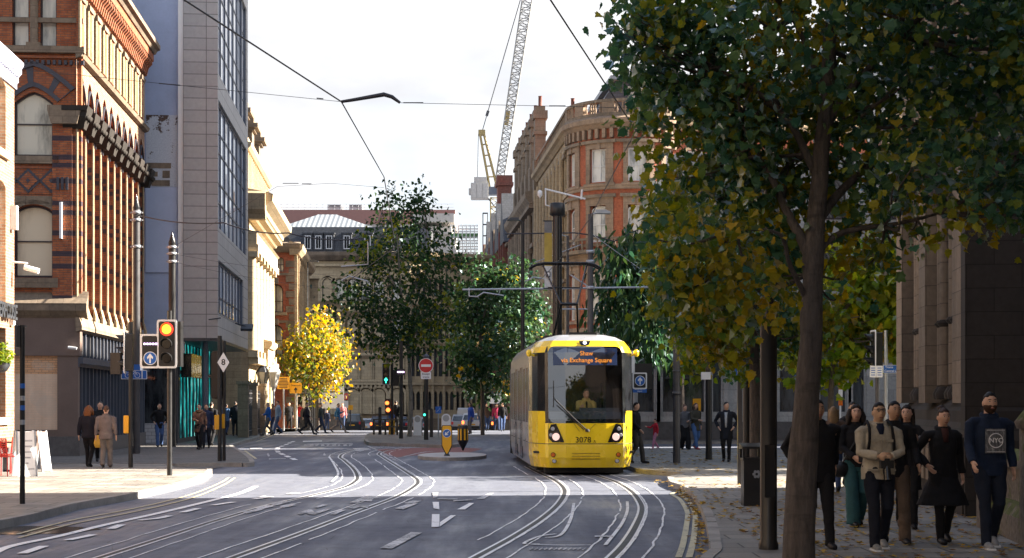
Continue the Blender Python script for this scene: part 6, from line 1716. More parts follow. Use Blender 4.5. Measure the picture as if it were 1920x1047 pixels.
for z in (.25,1.9,2.15): mb.box(-.02,.02,0,10.5,z,z+.06)
mb.build('pales',M['postgrey'],FE)
for y in (0,5.2,10.4): mb = MB(); mb.box(-.25,.25,y-.25,y+.25,0,2.6); mb.box(-.32,.32,y-.32,y+.32,2.6,2.75); mb.build('pier',M['buffdark'],FE)
def flat_sign(name,label,px,pfoot,x0,x1,y0,y1,m,pole_m='galv',pr=.05,cat='sign',z=PZ,group=None):
    loc,s = foot(px,pfoot,z); T = thing(name,label,cat,loc,0,group); post(T,hz(y0,s)-z-.05,pr,pole_m)
    cx_ = ((x0+x1)/2-px)/s; cz = (hz(y0,s)+hz(y1,s))/2-z; w=(x1-x0)/s; h=(y1-y0)/s
    mb = MB(); board(mb,cx_,cz,w,h,-pr,.02,0,.05); sp = mb.build('sign_plate',M[m],T)
    return T,sp,cx_,cz,w,h,-pr-.024,s
T,sp,cx_,cz,w,h,y,s = flat_sign('roadworks_sign','yellow rectangular notice sign with lines of small black text','' or 532,808,520,543,707,730,'signyel')
mb = MB()
for k in range(7): q = random.uniform(.55,.9)*w/2; mb.box(cx_-q,cx_+q,y-.004,y,cz+h*(.36-.12*k)-.02,cz+h*(.36-.12*k)+.02)
mb.build('text_lines',M['black'],sp)
T,sp,cx_,cz,w,h,y,s = flat_sign('diversion_sign','yellow Diversion sign with a black arrow pointing up',556,807.5,543.5,566,718,738,'signyel')
text('Diversion',.15,M['black'],sp,face_m(cx_,y,cz+h*.25),.004,.01); mb = MB(); arrow_up(mb,cx_,cz-.12,.34,y,0); mb.build('arrow',M['black'],sp)
T,sp,cx_,cz,w,h,y,s = flat_sign('direction_sign','large white direction sign with green patches and black route lines',610,803,603,645,725,766,'signwhite','postgrey',.06)
mb = MB(); mb.box(cx_+w*.12,cx_+w*.30,y-.004,y,cz+h*.34,cz+h*.44); mb.box(cx_+w*.25,cx_+w*.46,y-.004,y,cz+h*.14,cz+h*.23); mb.build('green_patch',M['signgreen'],sp)
mb = MB()
for a,b,c,d in ((-.42,.1,.36,.40),(-.42,.18,.22,.28),(-.12,-.06,-.30,.1),(-.12,.2,-.02,.04),(.12,.2,-.04,.08),(-.3,-.16,-.14,-.04)): mb.box(cx_+w*a,cx_+w*b,y-.004,y,cz+h*c,cz+h*d)
mb.build('route_lines',M['black'],sp)
for nm,lb,px,x0,x1,y0,y1,m_ in (('blue_sign','small blue sign left of the large white direction sign',597,592,602,740,751,'signblue'),('blue_sign','wide blue plate low on a pole before the stone hall',634,625,641,747,755,'signblue'),
    ('red_sign','red sign with white lines on a pole before the stone hall',649,645.5,653,738,750,'signred'),('white_sign','white notice plate under the red sign',650,645,653,752,765,'signwhite'),('yellow_sign','small yellow sign right of the white notice plate',657,653,662,760,769,'signyel'),
    ('white_sign','pale grey information board beyond the tram behind far pedestrians',926,917,941,739,757,'signwhite')):
    T,sp,cx_,cz,w,h,y,s = flat_sign(nm,lb,px,800,x0,x1,y0,y1,m_,'postgrey',.045)
    if m_ in ('signred','signblue'):
        mb = MB()
        for k in range(3): mb.box(cx_-w*.32,cx_+w*.3,y-.004,y,cz+h*(.22-.22*k)-.02,cz+h*(.22-.22*k)+.02)
        mb.build('text_lines',M['signwhite'],sp)
# lamp posts
def lamp(px,pfoot,ptop,r,arm,label,z=PZ,m='black',hd='darkmetal'):
    loc,s = foot(px,pfoot,z); T = thing('street_lamp',label,'street lamp',loc,0,'street lamps'); h = hz(ptop,s)-z
    mb = MB(); mb.lathe([(r*1.5,0),(r*1.5,1.4),(r,1.6),(r*.8,h)],n=12); mb.build('pole',M[m],T)
    mb = MB(); sg = 1 if arm>0 else -1
    mb.tube([(0,0,h-.02),(arm*.5,0,h+.10)],.03); 
    mb.prism([(.25,-.04),(1.0,-.05),(1.0,.02),(.75,.10),(.25,.10)],lambda p:(arm*p[0],-.16,h+p[1]+.06),lambda p:(arm*p[0],.16,h+p[1]+.06)); mb.build('lamp_head',M[hd],T)
    return T,loc,s
T,loc,s = lamp(576,803,492,.085,.75,'tall black street lamp rising behind the yellow tree')
mb = MB(); disc(mb,0,hz(724,s)-PZ,.17,-.14,.02,1); disc(mb,0,hz(724,s)-PZ,.125,-.16,.004,0); sp = mb.build('speed_disc',[M['signwhite'],M['signred']],T); text('20',.15,M['black'],sp,face_m(0,-.166,hz(724,s)-PZ),.003,.01)
LY = 76.0; 
def foot_y(px,Y): return HY+(CH-PZ)*FPX/Y
lamp(980,foot_y(980,76),415,.10,-.72,'black street lamp with lantern pointing left behind the tram')
lamp(1064,foot_y(1064,82),443,.09,-1.0,'slim grey street lamp with flat head between the two thick masts',m='postgrey',hd='galv')
T,loc,s = lamp(1107,foot_y(1107,60),402,.125,.75,'grey mast with street lamp head and silver wire brackets behind the tram',m='postgrey',hd='galv')
# cantilever wire arms on this mast
zt_ = hz(540,s)-PZ; mb = MB(); mb.tube([(-4.8,0,zt_-.07),(2.9,0,zt_+.03)],.036,8); mb.tube([(-.05,0,zt_+2.1),(2.7,0,zt_+.1)],.012,5)
for x in (-4.55,2.35): mb.tube([(x,0,zt_),(x,-.05,zt_-.32),(x+.35,-.1,zt_-.34)],.03,6); mb.tube([(x+.3,-.1,zt_-.34),(x+.55,-.1,zt_-.18),(x+1.3,-.1,zt_-.30)],.03,6); mb.tube([(x+1.1,-.1,zt_-.28),(x+1.2,0,zt_)],.012,5)
mb.tube([(-.0,0,zt_+.0),(-.75,0,zt_+.48)],.03,6); mb.tube([(-1.1,0,zt_-.8),(0,0,zt_-.8)],.03,6); mb.tube([(-.35,0,zt_+1.62),(-2.1,0,zt_+.95)],.02,6)
mb.build('cantilever_arm',M['galv'],T)
mb = MB()
for z in (zt_,zt_+1.35,zt_+.98): mb.lathe([(.11,-.06),(.16,-.06),(.16,.06),(.11,.06)],(0,0,z),12)
mb.build('collar',M['galv'],T)
mb = MB(); mb.tube([(-3.2,-.2,zt_+2.0),(-.6,-.1,zt_+2.05),(0,0,zt_+1.98),(.9,.1,zt_+1.75),(1.9,.1,zt_+2.25),(3.3,.2,zt_+2.35)],.028,6); mb.build('feeder_cable',M['wire'],T)
# thick dark mast with camera bracket and banner
YM = 57.0; sM = FPX/YM; p = at(1045,0,YM); T = thing('tram_wire_pole','thick black mast with box top and a banner directly above the tram','pole',(p.x,YM,PZ),0,'tram wire poles'); h = hz(382,sM)-PZ
post(T,h,.17,'blackgloss'); mb = MB(); mb.lathe([(.2,h-.45),(.27,h-.4),(.27,h),(.2,h+.02)],n=14); mb.build('box_top',M['black'],T)
bn = MB()
for k in range(12):
    z0 = hz(416,sM)-PZ; z1 = hz(541,sM)-PZ; a,b = z0+(z1-z0)*k/12,z0+(z1-z0)*(k+1)/12
    yo = lambda q: -.05-.04*math.sin(q*3.1)
    bn.add([(-.46,yo(a),a),(-.19,yo(a)+.02,a),(-.19,yo(b)+.02,b),(-.46,yo(b),b)],[(0,1,2,3)],(0 if k<2 else 1 if k<8 else 2))
M['bangrey'] = plain('banner_grey',(.18,.18,.19),.7); M['bangold'] = plain('banner_gold',(.40,.28,.05),.7); M['banwhite'] = plain('banner_white',(.55,.55,.55),.7)
bo = bn.build('banner',[M['bangrey'],M['bangold'],M['banwhite']],T)
mb = MB(); zq = hz(515,sM)-PZ; mb.box(-.40,-.25,-.12,-.10,zq-.1,zq+.1,0); mb.box(-.37,-.28,-.13,-.12,zq-.06,zq+.06,1); mb.build('emblem',[M['black'],M['signwhite']],bo)
mb = MB(); mb.tube([(-.5,0,h-.62),(0,0,h-.62)],.025); mb.tube([(-.5,0,hz(541,sM)-PZ),(0,0,hz(541,sM)-PZ)],.025); mb.build('banner_arm',M['black'],T)
mb = MB(); mb.tube([(-.25,0,h-.1),(-.42,0,h-.05),(-.42,0,h+.5)],.03); mb.tube([(-.45,0,h+.52),(1.0,0,h+.16)],.035); mb.tube([(.85,0,h+.15),(.88,0,h+.5)],.035); mb.build('camera_arm',M['white'],T)
mb = MB(); mb.lathe([(.02,.1),(.08,.06),(.09,-.08),(.0,-.2)],(-.62,0,h+.38),10); mb.build('dome_camera',M['white'],T)
# right side posts
YR = 45.0; p = at(1268.5,0,YR); T = thing('tram_wire_pole','grey brown tram wire pole standing right of the tram','pole',(p.x,YR,PZ),0,'tram wire poles'); post(T,8.2,.10,'postgrey'); mb = MB(); mb.lathe([(.1,1.9),(.125,1.9),(.125,2.0),(.1,2.0)],n=12); mb.lathe([(.1,2.55),(.115,2.55),(.115,2.6),(.1,2.6)],n=12); mb.build('collar',M['postgrey'],T)
loc,s = foot(1329,862); T = thing('black_bollard_post','short thick black post with a white box on top beside the square','post',loc); post(T,hz(712,s)-PZ,.095,'black'); mb = MB(); mb.box(-.22,.04,-.12,.12,hz(712,s)-PZ,hz(700,s)-PZ+.03); mb.build('sign_box',M['white'],T)
loc,s = foot(1387,908); T = thing('sign_pole','slim dark brown square post at the sunlit pavement edge','post',loc); mb = MB(); mb.box(-.045,.045,-.045,.045,0,3.4); mb.build('pole',M['postgrey'],T)
p = at(1400,0,31.0); T = thing('sign_pole','thick black post just behind the litter bin','post',(p.x,31.0,PZ)); post(T,3.6,.078,'black')
p = at(1407,0,48.0); T = thing('sign_pole','thin silver pole behind the litter bin','pole',(p.x,48.0,PZ)); post(T,4.6,.035,'galv')
loc,s = foot(1409,948); T = thing('litter_bin','black litter bin with sloping hood and white flower emblem','bin',loc); w = .15
mb = MB(); mb.box(-w,w,-.17,.17,0,.78); mb.box(-w-.012,w+.012,-.182,.182,.74,.78)
for sx_ in (-1,1):
    for sy_ in (-1,1): mb.box(sx_*w-.02,sx_*w+.02,sy_*.17-.02,sy_*.17+.02,.78,.94)
mb.prism([(-.2,.93),(.2,.93),(.2,1.02),(-.2,.97)],lambda p:(-w-.03,p[0],p[1]),lambda p:(w+.03,p[0],p[1])); mb.build('body',M['black'],T)
mb = MB()
for k in range(6):
    a = 2*PI*k/6; mb.cyl((.06+.045*math.cos(a),-.171,.52+.045*math.sin(a)),(.06+.045*math.cos(a),-.176,.52+.045*math.sin(a)),.026,n=8)
mb.build('emblem',M['galv'],T)
loc,s = foot(1441,1030); T = thing('street_lamp','thick black lamp column standing in front of the litter bin','street lamp',loc,0,'street lamps'); mb = MB(); mb.lathe([(.115,0),(.115,.06),(.098,.10),(.098,2.62),(.105,2.64),(.105,2.70),(.07,2.78),(.055,2.9),(.045,9.2)],n=16); mb.build('pole',M['black'],T); mb = MB(); mb.box(-.06,.06,-.102,-.09,.6,1.2); mb.build('access_door',M['blackgloss'],T); mb = MB(); mb.tube([(0,0,9.1),(-.9,0,9.4)],.035); mb.box(-1.5,-.8,-.12,.12,9.36,9.46); mb.build('lamp_head',M['darkmetal'],T)
# signal right of the tram
loc = at(1183,0,47.0); T = thing('traffic_light','white edged traffic light with blue arrow box at the right side of the tram','traffic light',(loc.x,47.0,PZ)); s = FPX/47; post(T,hz(655,s)-PZ,.06)
mb = MB(); board(mb,(1199-1183)/s,hz(714.5,s)-PZ,27/s,31/s,-.1,.02,0,.04); board(mb,(1199-1183)/s,hz(714.5,s)-PZ,22/s,26/s,-.12,.004,1,.03); mb.box(.0,.10,-.12,-.1,hz(700,s)-PZ,hz(658,s)-PZ,0); mb.box(.12,(1223-1183)/s,-.05,.2,hz(729,s)-PZ,hz(682,s)-PZ,1); hd = mb.build('signal_head',[M['white'],M['black']],T)
mb = MB(); disc(mb,(1199.5-1183)/s,hz(714.5,s)-PZ,.15,-.124,.008,1); disc(mb,(1199.5-1183)/s,hz(714.5,s)-PZ,.135,-.132,.004,0); arrow_up(mb,(1199.5-1183)/s,hz(714.5,s)-PZ,.22,-.136,1); mb.build('arrow_sign',[M['signblue'],M['signwhite']],hd)
mb = MB(); board(mb,(1199-1183)/s,hz(732,s)-PZ,26/s,9/s,-.1,.015,0,.01); sp = mb.build('blue_plate',M['signblue'],T); text('LOOK BOTH',.05,M['signwhite'],sp,face_m((1199-1183)/s,-.118,hz(732,s)-PZ+.03),.002,.01); text('WAYS',.05,M['signwhite'],sp,face_m((1199-1183)/s,-.118,hz(732,s)-PZ-.035),.002,.01)
# side-on signal and blue library sign on the right
YQ = 42.0; s = FPX/YQ; p = at(1645,0,YQ); T = thing('traffic_light','traffic light with three hooded lenses seen from the side before the gothic wall','traffic light',(p.x,YQ,PZ)); post(T,hz(640,s)-PZ,.055,'postgrey'); signal_head(T,-.12,hz(693,s)-PZ,h=.98,y=.0,rz=-PI/2+.1,border=True)
p = at(1661,0,YQ+2); s = FPX/(YQ+2); T = thing('library_sign','blue finger sign reading Trams and Central Library on a grey pole','sign',(p.x,YQ+2,PZ)); post(T,hz(620,s)-PZ,.05,'galv')
mb = MB(); board(mb,(1675-1661)/s,hz(692.5,s)-PZ,40/s,15/s,-.05,.015,1,.01); board(mb,(1675-1661)/s,hz(692.5,s)-PZ,38.6/s,13.6/s,-.066,.003,0,.01); sp = mb.build('sign_plate',[M['signblue'],M['signwhite']],T)
text('Trams',.085,M['signwhite'],sp,face_m((1666-1661)/s,-.072,hz(689,s)-PZ),.002,.01); text('Central Library',.085,M['signwhite'],sp,face_m((1675-1661)/s,-.072,hz(696,s)-PZ),.002,.01)
for px,w_ in ((1637,.13),(1649,.13)):
    T = thing('notice_plate','small white notice plate with %s purple text lines left of the library sign' % ('tilted' if px<1640 else 'upright'),'sign',(at(px,0,41.5).x,41.5,hz(697,FPX/41.5))); mb = MB(); mb.mbox(Matrix.Rotation(.05 if px<1640 else 0,4,'Y'),w_*1.25,.012,.30,0)
    for k in range(4): mb.box(-w_*.4,w_*.4,-.0075,-.006,.08-k*.06,.10-k*.06,1)
    mb.build('plate',[M['signwhite'],M['signblue']],T)
p = at(1576,0,50.0); T = thing('barrier_post','orange and white striped barrier post behind the walking group','post',(p.x,50,PZ)); mb = MB()
for k in range(6): mb.box(-.06,.06,-.03,.03,1.6+k*.25,1.85+k*.25,k%2)
mb.cyl((0,.03,0),(0,.03,3.1),.03,mi=1); mb.build('post',[M['orange'],M['white']],T)
p = at(1575,795,46.0); T = thing('yellow_barrier','low yellow tubular barrier behind the walking group','barrier',(p.x,46,PZ)); mb = MB(); mb.tube([(-.45,0,0),(-.45,0,.95),(-.2,0,1.15),(.45,0,1.22),(.45,0,0)],.03); mb.tube([(-.45,0,.75),(.45,0,.85)],.025); mb.build('frame',M['hivis'],T)
# -- cafe furniture at the left edge
def cafe_chair(px,py,rz,label):
    loc,s = foot(px,py); T = thing('cafe_chair',label,'chair',loc,rz,'red cafe chairs'); 
    mb = MB(); mb.box(-.22,.22,-.22,.22,.44,.47); mb.build('seat',M['redpaint'],T)
    mb = MB()
    for sx_ in (-1,1): mb.tube([(sx_*.2,.2,.45),(sx_*.21,.27,.86)],.016)
    mb.tube([(-.21,.27,.86),(.21,.27,.86)],.018)
    for k in range(9): mb.tube([(-.2+.05*k,.21,.47),(-.2+.05*((k*4)%9),.27,.86)],.011,4); mb.tube([(-.2,.215+.006*k,.48+.042*k),(.2,.215+.006*k,.48+.042*k)],.011,4)
    mb.build('backrest',M['redpaint'],T)
    for sx_ in (-1,1):
        for sy_ in (-1,1): l_ = MB(); l_.tube([(sx_*.2,sy_*.2,.45),(sx_*.23,sy_*.24,0)],.014); l_.build('leg',M['redpaint'],T)
for q in ((8,893,2.9,'red lattice metal cafe chair at the left picture edge'),(20,889,-.5,'red lattice metal cafe chair next to the white A board'),(-12,880,.4,'red metal cafe chair furthest left behind the others')): cafe_chair(*q)
T = thing('cafe_table','dark metal bar around the cafe chairs','table',foot(8,884)[0]); mb = MB(); mb.box(-.45,.45,-.3,.3,.70,.73); mb.cyl((0,0,0),(0,0,.7),.03); mb.lathe([(.25,0),(.25,.02),(.03,.05)],n=16); mb.build('top',M['black'],T)
def aboard(px,py,w,h,m,label,rz):
    loc,s = foot(px,py); T = thing('sandwich_board',label,'sign board',loc,rz,'pavement A boards')
    for sg in (-1,1):
        mb = MB(); Mx = Matrix.Translation((0,sg*.16,h/2))@Matrix.Rotation(sg*.16,4,'X'); mb.mbox(Mx,w,.03,h,0)
        for k in (-1,1): mb.mbox(Mx@Matrix.Translation((k*w/2,0,0)),.04,.045,h+.04,1)
        pn = mb.build('panel',[M[m],M['galv'] if m!='gl_dark' else M['concrete']],T)
        if m=='signwhite' and sg<0:
            t_ = MB()
            for k in range(6): t_.mbox(Mx@Matrix.Translation((random.uniform(-.06,.06),-.018,.3-.13*k)),w*random.uniform(.35,.7),.004,.035,0)
            t_.build('text_lines',M['lampgrey'],pn)
aboard(46,893,.42,1.03,'signwhite','white A board with faint grey lines beside the slim pole',.55); aboard(73,884,.30,.98,'brownboard','dark brown A board with pale edge right of the white one',1.15)
# -- bins, shelter
for px,Y_,lb in ((357,75.0,'black litter bin outside the turquoise lit shop'),(573,100.0,'black litter bin beside the diversion sign pole')):
    p = at(px,0,Y_); T = thing('litter_bin',lb,'bin',(p.x,Y_,PZ)); mb = MB(); mb.box(-.3,.3,-.25,.25,0,1.15); mb.prism([(-.3,1.15),(.3,1.15),(.2,1.35),(-.2,1.35)],lambda p_:(p_[0],-.25,p_[1]),lambda p_:(p_[0],.25,p_[1])); mb.build('body',M['black'],T); mb = MB(); disc(mb,0,.7,.1,-.25,.01,0,8); mb.build('emblem',M['galv'],T)
p = at(560,0,107.0); T = thing('bus_shelter','dark framed bus shelter with red telephone kiosk colours behind the pedestrians','shelter',(p.x,107,PZ)); mb = MB(); mb.box(-1.0,1.0,-.6,.6,2.2,2.32)
for x in (-.95,.95):
    for y in (-.55,.55): mb.box(x-.04,x+.04,y-.04,y+.04,0,2.2)
mb.build('frame',M['darkmetal'],T); mb = MB(); mb.box(-.9,.9,.5,.53,.3,2.1); mb.build('pane',M['tintglass'],T); mb = MB(); mb.box(-.85,-.2,.3,.45,.3,1.9); mb.build('poster_panel',M['redpaint'],T)
# -- overhead wires
def wire(pts,r,label,name='overhead_wire',extra=None,sag=0.0):
    P_ = []
    for i in range(len(pts)-1):
        a,b = Vector(pts[i]),Vector(pts[i+1])
        for k in range(10): 
            t = k/10; q = a.lerp(b,t); q.z -= sag*4*t*(1-t); P_.append(q)
    P_.append(Vector(pts[-1])); mb = MB(); mb.tube(P_,r,6)
    if extra:
        for p_,d_ in extra: mb.tube([Vector(p_)-Vector(d_)*.5,Vector(p_)+Vector(d_)*.5],r*2.2,6)
    o = mb.build(name,M['wire']); return tag(o,label,'wire',None)
n0 = at(640,191,24.0)
wire([at(150,-130,14.5),at(345,0,17.9),n0,at(720,332,32),(-3.2,44,6.1),(-5.4,54,6.0),(-4.6,70,6.0)],.011,'thick black overhead tram wire running from top left down to the island tree')
wire([at(1000,-60,16.6),at(1032,0,17.9),at(1130,150,22.4),at(1192,245,26.5),(1.75,36,5.95),(1.35,46,5.9),(.6,60,5.95)],.011,'thick black overhead tram wire running down to the pantograph of the tram')
lw = (-10.6,46.5,12.6)
wire([at(-60,120,24.6),at(303,157,24),n0],.004,'thin cross wire from the left buildings to the dark curved pull off arm','' or 'overhead_wire',[(at(318,158.5,24),(.32,0,-.03)),(at(600,185,24),(.10,0,-.01))])
wire([at(750,193,24),at(1065,200,24.5),at(1260,205,25)],.004,'thin cross wire from the curved pull off arm towards the right tree','overhead_wire',[(at(775,193,24),(.30,0,0)),(at(1045,199,24.4),(.25,0,0))])
mb = MB(); mb.tube([n0,at(660,188,24),at(720,177.5,24),at(735,182,24),at(750,193,24)],[.022,.026,.034,.03,.02],8); tag(mb.build('pull_off_arm',M['wire']),'dark blue curved pull off arm hanging on the cross wire in the sky','wire fitting')
wire([(l1[0],l1[1],hz(403,s1)),at(420,418,50),at(540,437,49),at(680,447,50)],.022,'dark feeder cable sagging from the cone topped pole across the grey building',sag=.12)
wire([(l2[0],l2[1],hz(464,s2)),at(520,350,52),at(620,344,50),at(720,352,48)],.006,'thin span wire crossing the sky low over the far rooftops','overhead_wire',[(at(545,344,50),(.5,0,0)),(at(575,345,50),(.3,0,0))])
for a,b,lb in ((476,(660,520),'thin wire from the black cone topped pole to the island tree, upper'),(491,(640,545),'thin wire from the black cone topped pole to the island tree, lower')): wire([(l2[0],l2[1],hz(a,s2)),at(b[0],b[1],62)],.006,lb,sag=.1)
def bracket(pts,lb): mb = MB(); mb.tube([at(*p) for p in pts],.03,6); tag(mb.build('wire_bracket',M['galv']),lb,'wire fitting')
bracket([(640,500,60),(690,496,60),(690,455,60)],'pale bracket of the wire support in the island tree crown'); bracket([(640,526,60),(655,518,60),(690,528,60)],'lower pale steady arm in front of the island tree crown'); bracket([(985,528,62),(1000,520,62),(1040,526,62)],'pale steady arm left of the thick mast')
# ---------------------------------------------------------------- trees
MAPLE = [(0,0),(.26,-.04),(.30,.12),(.54,.24),(.41,.42),(.42,.68),(.23,.68),(0,1.0),(-.23,.68),(-.42,.68),(-.41,.42),(-.54,.24),(-.30,.12),(-.26,-.04)]
PLANE = [(0,0),(.40,.2),(.25,.6),(0,1.0),(-.25,.6),(-.40,.2)]
LONG = [(0,0),(.16,.3),(.13,.7),(0,1.1),(-.13,.7),(-.16,.3)]
def rv(): return Vector((random.gauss(0,1),random.gauss(0,1),random.gauss(0,1)))
def crown(name, blobs, root, mats, pick, leaf, size, dens, base, droop=.5, clump=9, spread=.16, hollow=.35):
    """blobs: (centre, radius) in world metres; leaves hang in sprays through the blobs"""
    mb = MB(); o = Vector(base)
    for c,r in blobs:
        n = int(dens*r*r); ncl = max(3,n//clump)
        for _ in range(ncl):
            d = rv().normalized(); q = Vector(c)+d*r*(hollow+(1-hollow)*random.random()**.6)*Vector((1,1,.9)).length/1.68
            if noise.noise(q*1.3+Vector((3,7,11))) < -.30: continue      # ragged gaps
            out = (q-Vector(c)); out.z *= .4
            mi0 = pick(q)
            for _k in range(clump):
                p = q + rv()*spread*Vector((1,1,.8)).length/1.6
                ax = (rv()*.7 + out.normalized()*.6 + Vector((0,0,-droop*1.5))).normalized()
                nn = (rv()*.75 + Vector((0,0,.8)) + out*.4).normalized()
                sd_ = ax.cross(nn)
                if sd_.length < .05: continue
                sd_.normalize(); nn = sd_.cross(ax)
                s = size*random.uniform(.65,1.25); b = random.uniform(-.1,.35)
                mi = mi0 if random.random() < .8 else pick(q+rv()*.5)
                pts = [p + ax*(y*s) + sd_*(x*s*1.05) + nn*(s*(abs(x)*.35-b*y*y)) - o for x,y in leaf]
                mb.add(pts,[tuple(range(len(pts)))],mi)
    return mb.build(name, mats, root, recalc=False, uv=False)
def limb(mb, pts, r, jit=.0, n=8):
    P_ = smooth3(pts, 5); k = len(P_)
    rr = []
    for i in range(k):
        t = i/(k-1)*(len(r)-1); j = min(int(t),len(r)-2); rr.append(r[j]+(r[j+1]-r[j])*(t-j))
    P_ = [p+Vector((noise.noise(p*2.1),noise.noise(p*2.3+Vector((5,0,0))),0))*jit for p in P_]
    rr = [q*(1+.12*noise.noise(p*4)) for p,q in zip(P_,rr)]
    mb.tube(P_, rr, n)
def smooth3(pts, n=5):
    pts = [Vector(p) for p in pts]; out = []
    for i in range(len(pts)-1):
        p0 = pts[max(i-1,0)]; p1 = pts[i]; p2 = pts[i+1]; p3 = pts[min(i+2,len(pts)-1)]
        for k in range(n):
            t = k/n; out.append(.5*((2*p1)+(-p0+p2)*t+(2*p0-5*p1+4*p2-p3)*t*t+(-p0+3*p1-3*p2+p3)*t**3))
    out.append(pts[-1]); return out
def tree(label, Y, trunk_px, blobs_px, mats, pick, leaf, size, dens, limbs_px=(), bk='bark', depth=.8, zbase=PZ, cat='tree', rmul=1.0, group=None, twigs=True, **kw):
    s = FPX/Y
    base = at(trunk_px[0][0], 0, Y); base.z = zbase
    root = thing('street_tree', label, cat, base, 0, group)
    W = lambda px,py,dy=0: at(px,py,Y+dy)
    tb = MB(); path = [W(p[0],p[1]) for p in trunk_px]; path[0].z = zbase-.05
    limb(tb,[p-base for p in path],[p[2]/2/s for p in trunk_px],.03,12)
    allp = smooth3(path,6)[8:]
    for L in limbs_px:
        dy0 = random.uniform(-1,1)
        P_ = [W(p[0],p[1],dy0*i/len(L)*depth) for i,p in enumerate(L)]
        limb(tb,[p-base for p in P_],[L[0][2]/2/s,L[-1][2]/2/s],.04,8); allp += smooth3(P_,5)
    blobs = []
    for b in blobs_px:
        dy = b[3] if len(b) > 3 else random.uniform(-1,1)*depth*.9
        k = FPX/(Y+dy)/s
        blobs.append((W(b[0],b[1],dy), b[2]/s*rmul))
    if twigs:
        for c,r in blobs:
            near = sorted(allp,key=lambda q:(q-c).length+max(0,(q.z-c.z))*.7)[0]
            for _ in range(3):
                e = c+rv().normalized()*r*.7; m_ = near.lerp(e,.5)+Vector((0,0,-.08*(e-near).length))+rv()*.05
                limb(tb,[near-base,m_-base,e-base],[max(.012,.16*r*.25),.006],.03,5)
    tb.build('trunk', M[bk], root)
    crown('crown', blobs, root, [M[m] for m in mats], pick, leaf, size, dens, base, **kw)
    return root
def pick_fg(q):
    v = noise.noise(q*.9)+.35*noise.noise(q*2.6)
    low = (4.2-q.z)*.10 + (.12 if q.y > 16.8 else -.12)
    t = v+low+.30*math.exp(-((q.x-3.3)/.55)**2)
    return 2 if t > .34 else (1 if t > .08 else 0)
random.seed(11)
T1B = [(1290,110,120),(1340,300,120),(1300,440,100),(1450,180,150),(1450,390,140,.6),(1575,110,150,1.0),(1610,300,135,.9),(1700,200,130),(1740,350,105),(1850,190,120),(1860,340,80),
       (1640,440,95,.5),(1545,520,70,1.0),(1370,540,85),(1255,215,80),(1262,330,60),(1260,70,110),(1700,40,150),(1850,40,150),(1500,-40,190),(1330,-50,150),(1750,-120,190),(1950,90,150),(1960,300,120),(1280,510,55),
       (1440,520,70,.5),(1480,300,110,.8),(1380,210,110),(1200,60,55),(1650,-180,180),(1450,-180,180),(1720,440,50),(1820,400,50),(1215,160,30),(1185,40,40)]
T1B = [b if len(b) > 3 else ((*b, random.uniform(.5,1.3)) if abs(b[0]-1545) < b[2]*.75+25 and b[1] > -20 else b) for b in T1B]
tree('big maple, its leaning bare trunk in front of the walking group', 16.5,
     [(1497,1075,64),(1503,900,57),(1519,640,44),(1529,450,38),(1546,250,30),(1562,20,22),(1575,-170,10)],
     T1B, ('lf_green','lf_olive','lf_olyel'), pick_fg, MAPLE, .100, 1400,
     limbs_px=[[(1520,480,22),(1478,400,15),(1430,310,9),(1390,230,5)],[(1532,420,20),(1600,335,14),(1690,265,8),(1790,200,5)],[(1546,240,20),(1610,150,14),(1735,25,8)],[(1536,330,18),(1462,210,12),(1350,130,6)],
               [(1524,500,16),(1570,440,10),(1680,420,6),(1760,400,4)],[(1512,560,12),(1480,500,9),(1462,440,6),(1380,430,4)],[(1552,180,14),(1500,60,9),(1440,-60,5)]], depth=1.5, spread=.15)
random.seed(12)
tw = thing('bare_twig','thin drooping twig with a few dark leaves hanging against the sky','branch',tuple(at(1190,130,16.6)))
mb = MB(); mb.tube([at(1260,150,16.6)-Vector(tw.location),at(1205,115,16.6)-Vector(tw.location),at(1165,60,16.6)-Vector(tw.location),at(1148,35,16.6)-Vector(tw.location)],.006,5); mb.build('twig',M['bark'],tw)
mb = MB()
for px,py in [(1148,36),(1140,44),(1155,48),(1147,28),(1152,70),(1172,78),(1158,88),(1168,105),(1180,100),(1150,98),(1185,112),(1162,60),(1190,120),(1178,62)]:
    p = at(px,py,16.6+random.uniform(-.1,.1))-Vector(tw.location); ax = (rv()*.6+Vector((0,0,-1))).normalized(); sd_ = ax.cross(rv()).normalized()
    mb.add([p+ax*(y*.12)+sd_*(x*.12) for x,y in MAPLE],[tuple(range(14))])
mb.build('leaves',M['lf_green'],tw,recalc=False,uv=False)
def pick2(q):
    v = noise.noise(q*1.0+Vector((9,0,0)))+.3*noise.noise(q*3)
    return 2 if v > .24 else (1 if v > -.2 else 0)
tree('smaller maple with yellow and green leaves behind the black lamp column', 28.0, [(1417,960,24),(1416,800,22),(1414,640,18),(1410,520,13),(1405,430,6)],
     [(1300,560,72),(1375,600,78),(1450,570,70),(1275,470,62),(1400,490,85),(1335,650,42),(1465,645,45),(1432,690,30),(1255,410,50),(1340,420,70),(1470,480,60),(1300,620,40),(1245,470,36),(1520,600,60),(1400,670,40),(1245,560,30)],
     ('lf_green','lf_olive','lf_olyel'), pick2, MAPLE, .112, 1700, limbs_px=[[(1414,640,12),(1360,580,7),(1300,540,4)],[(1412,560,12),(1470,480,7),(1500,430,3)],[(1413,600,10),(1450,560,6)]], depth=1.3, spread=.13)
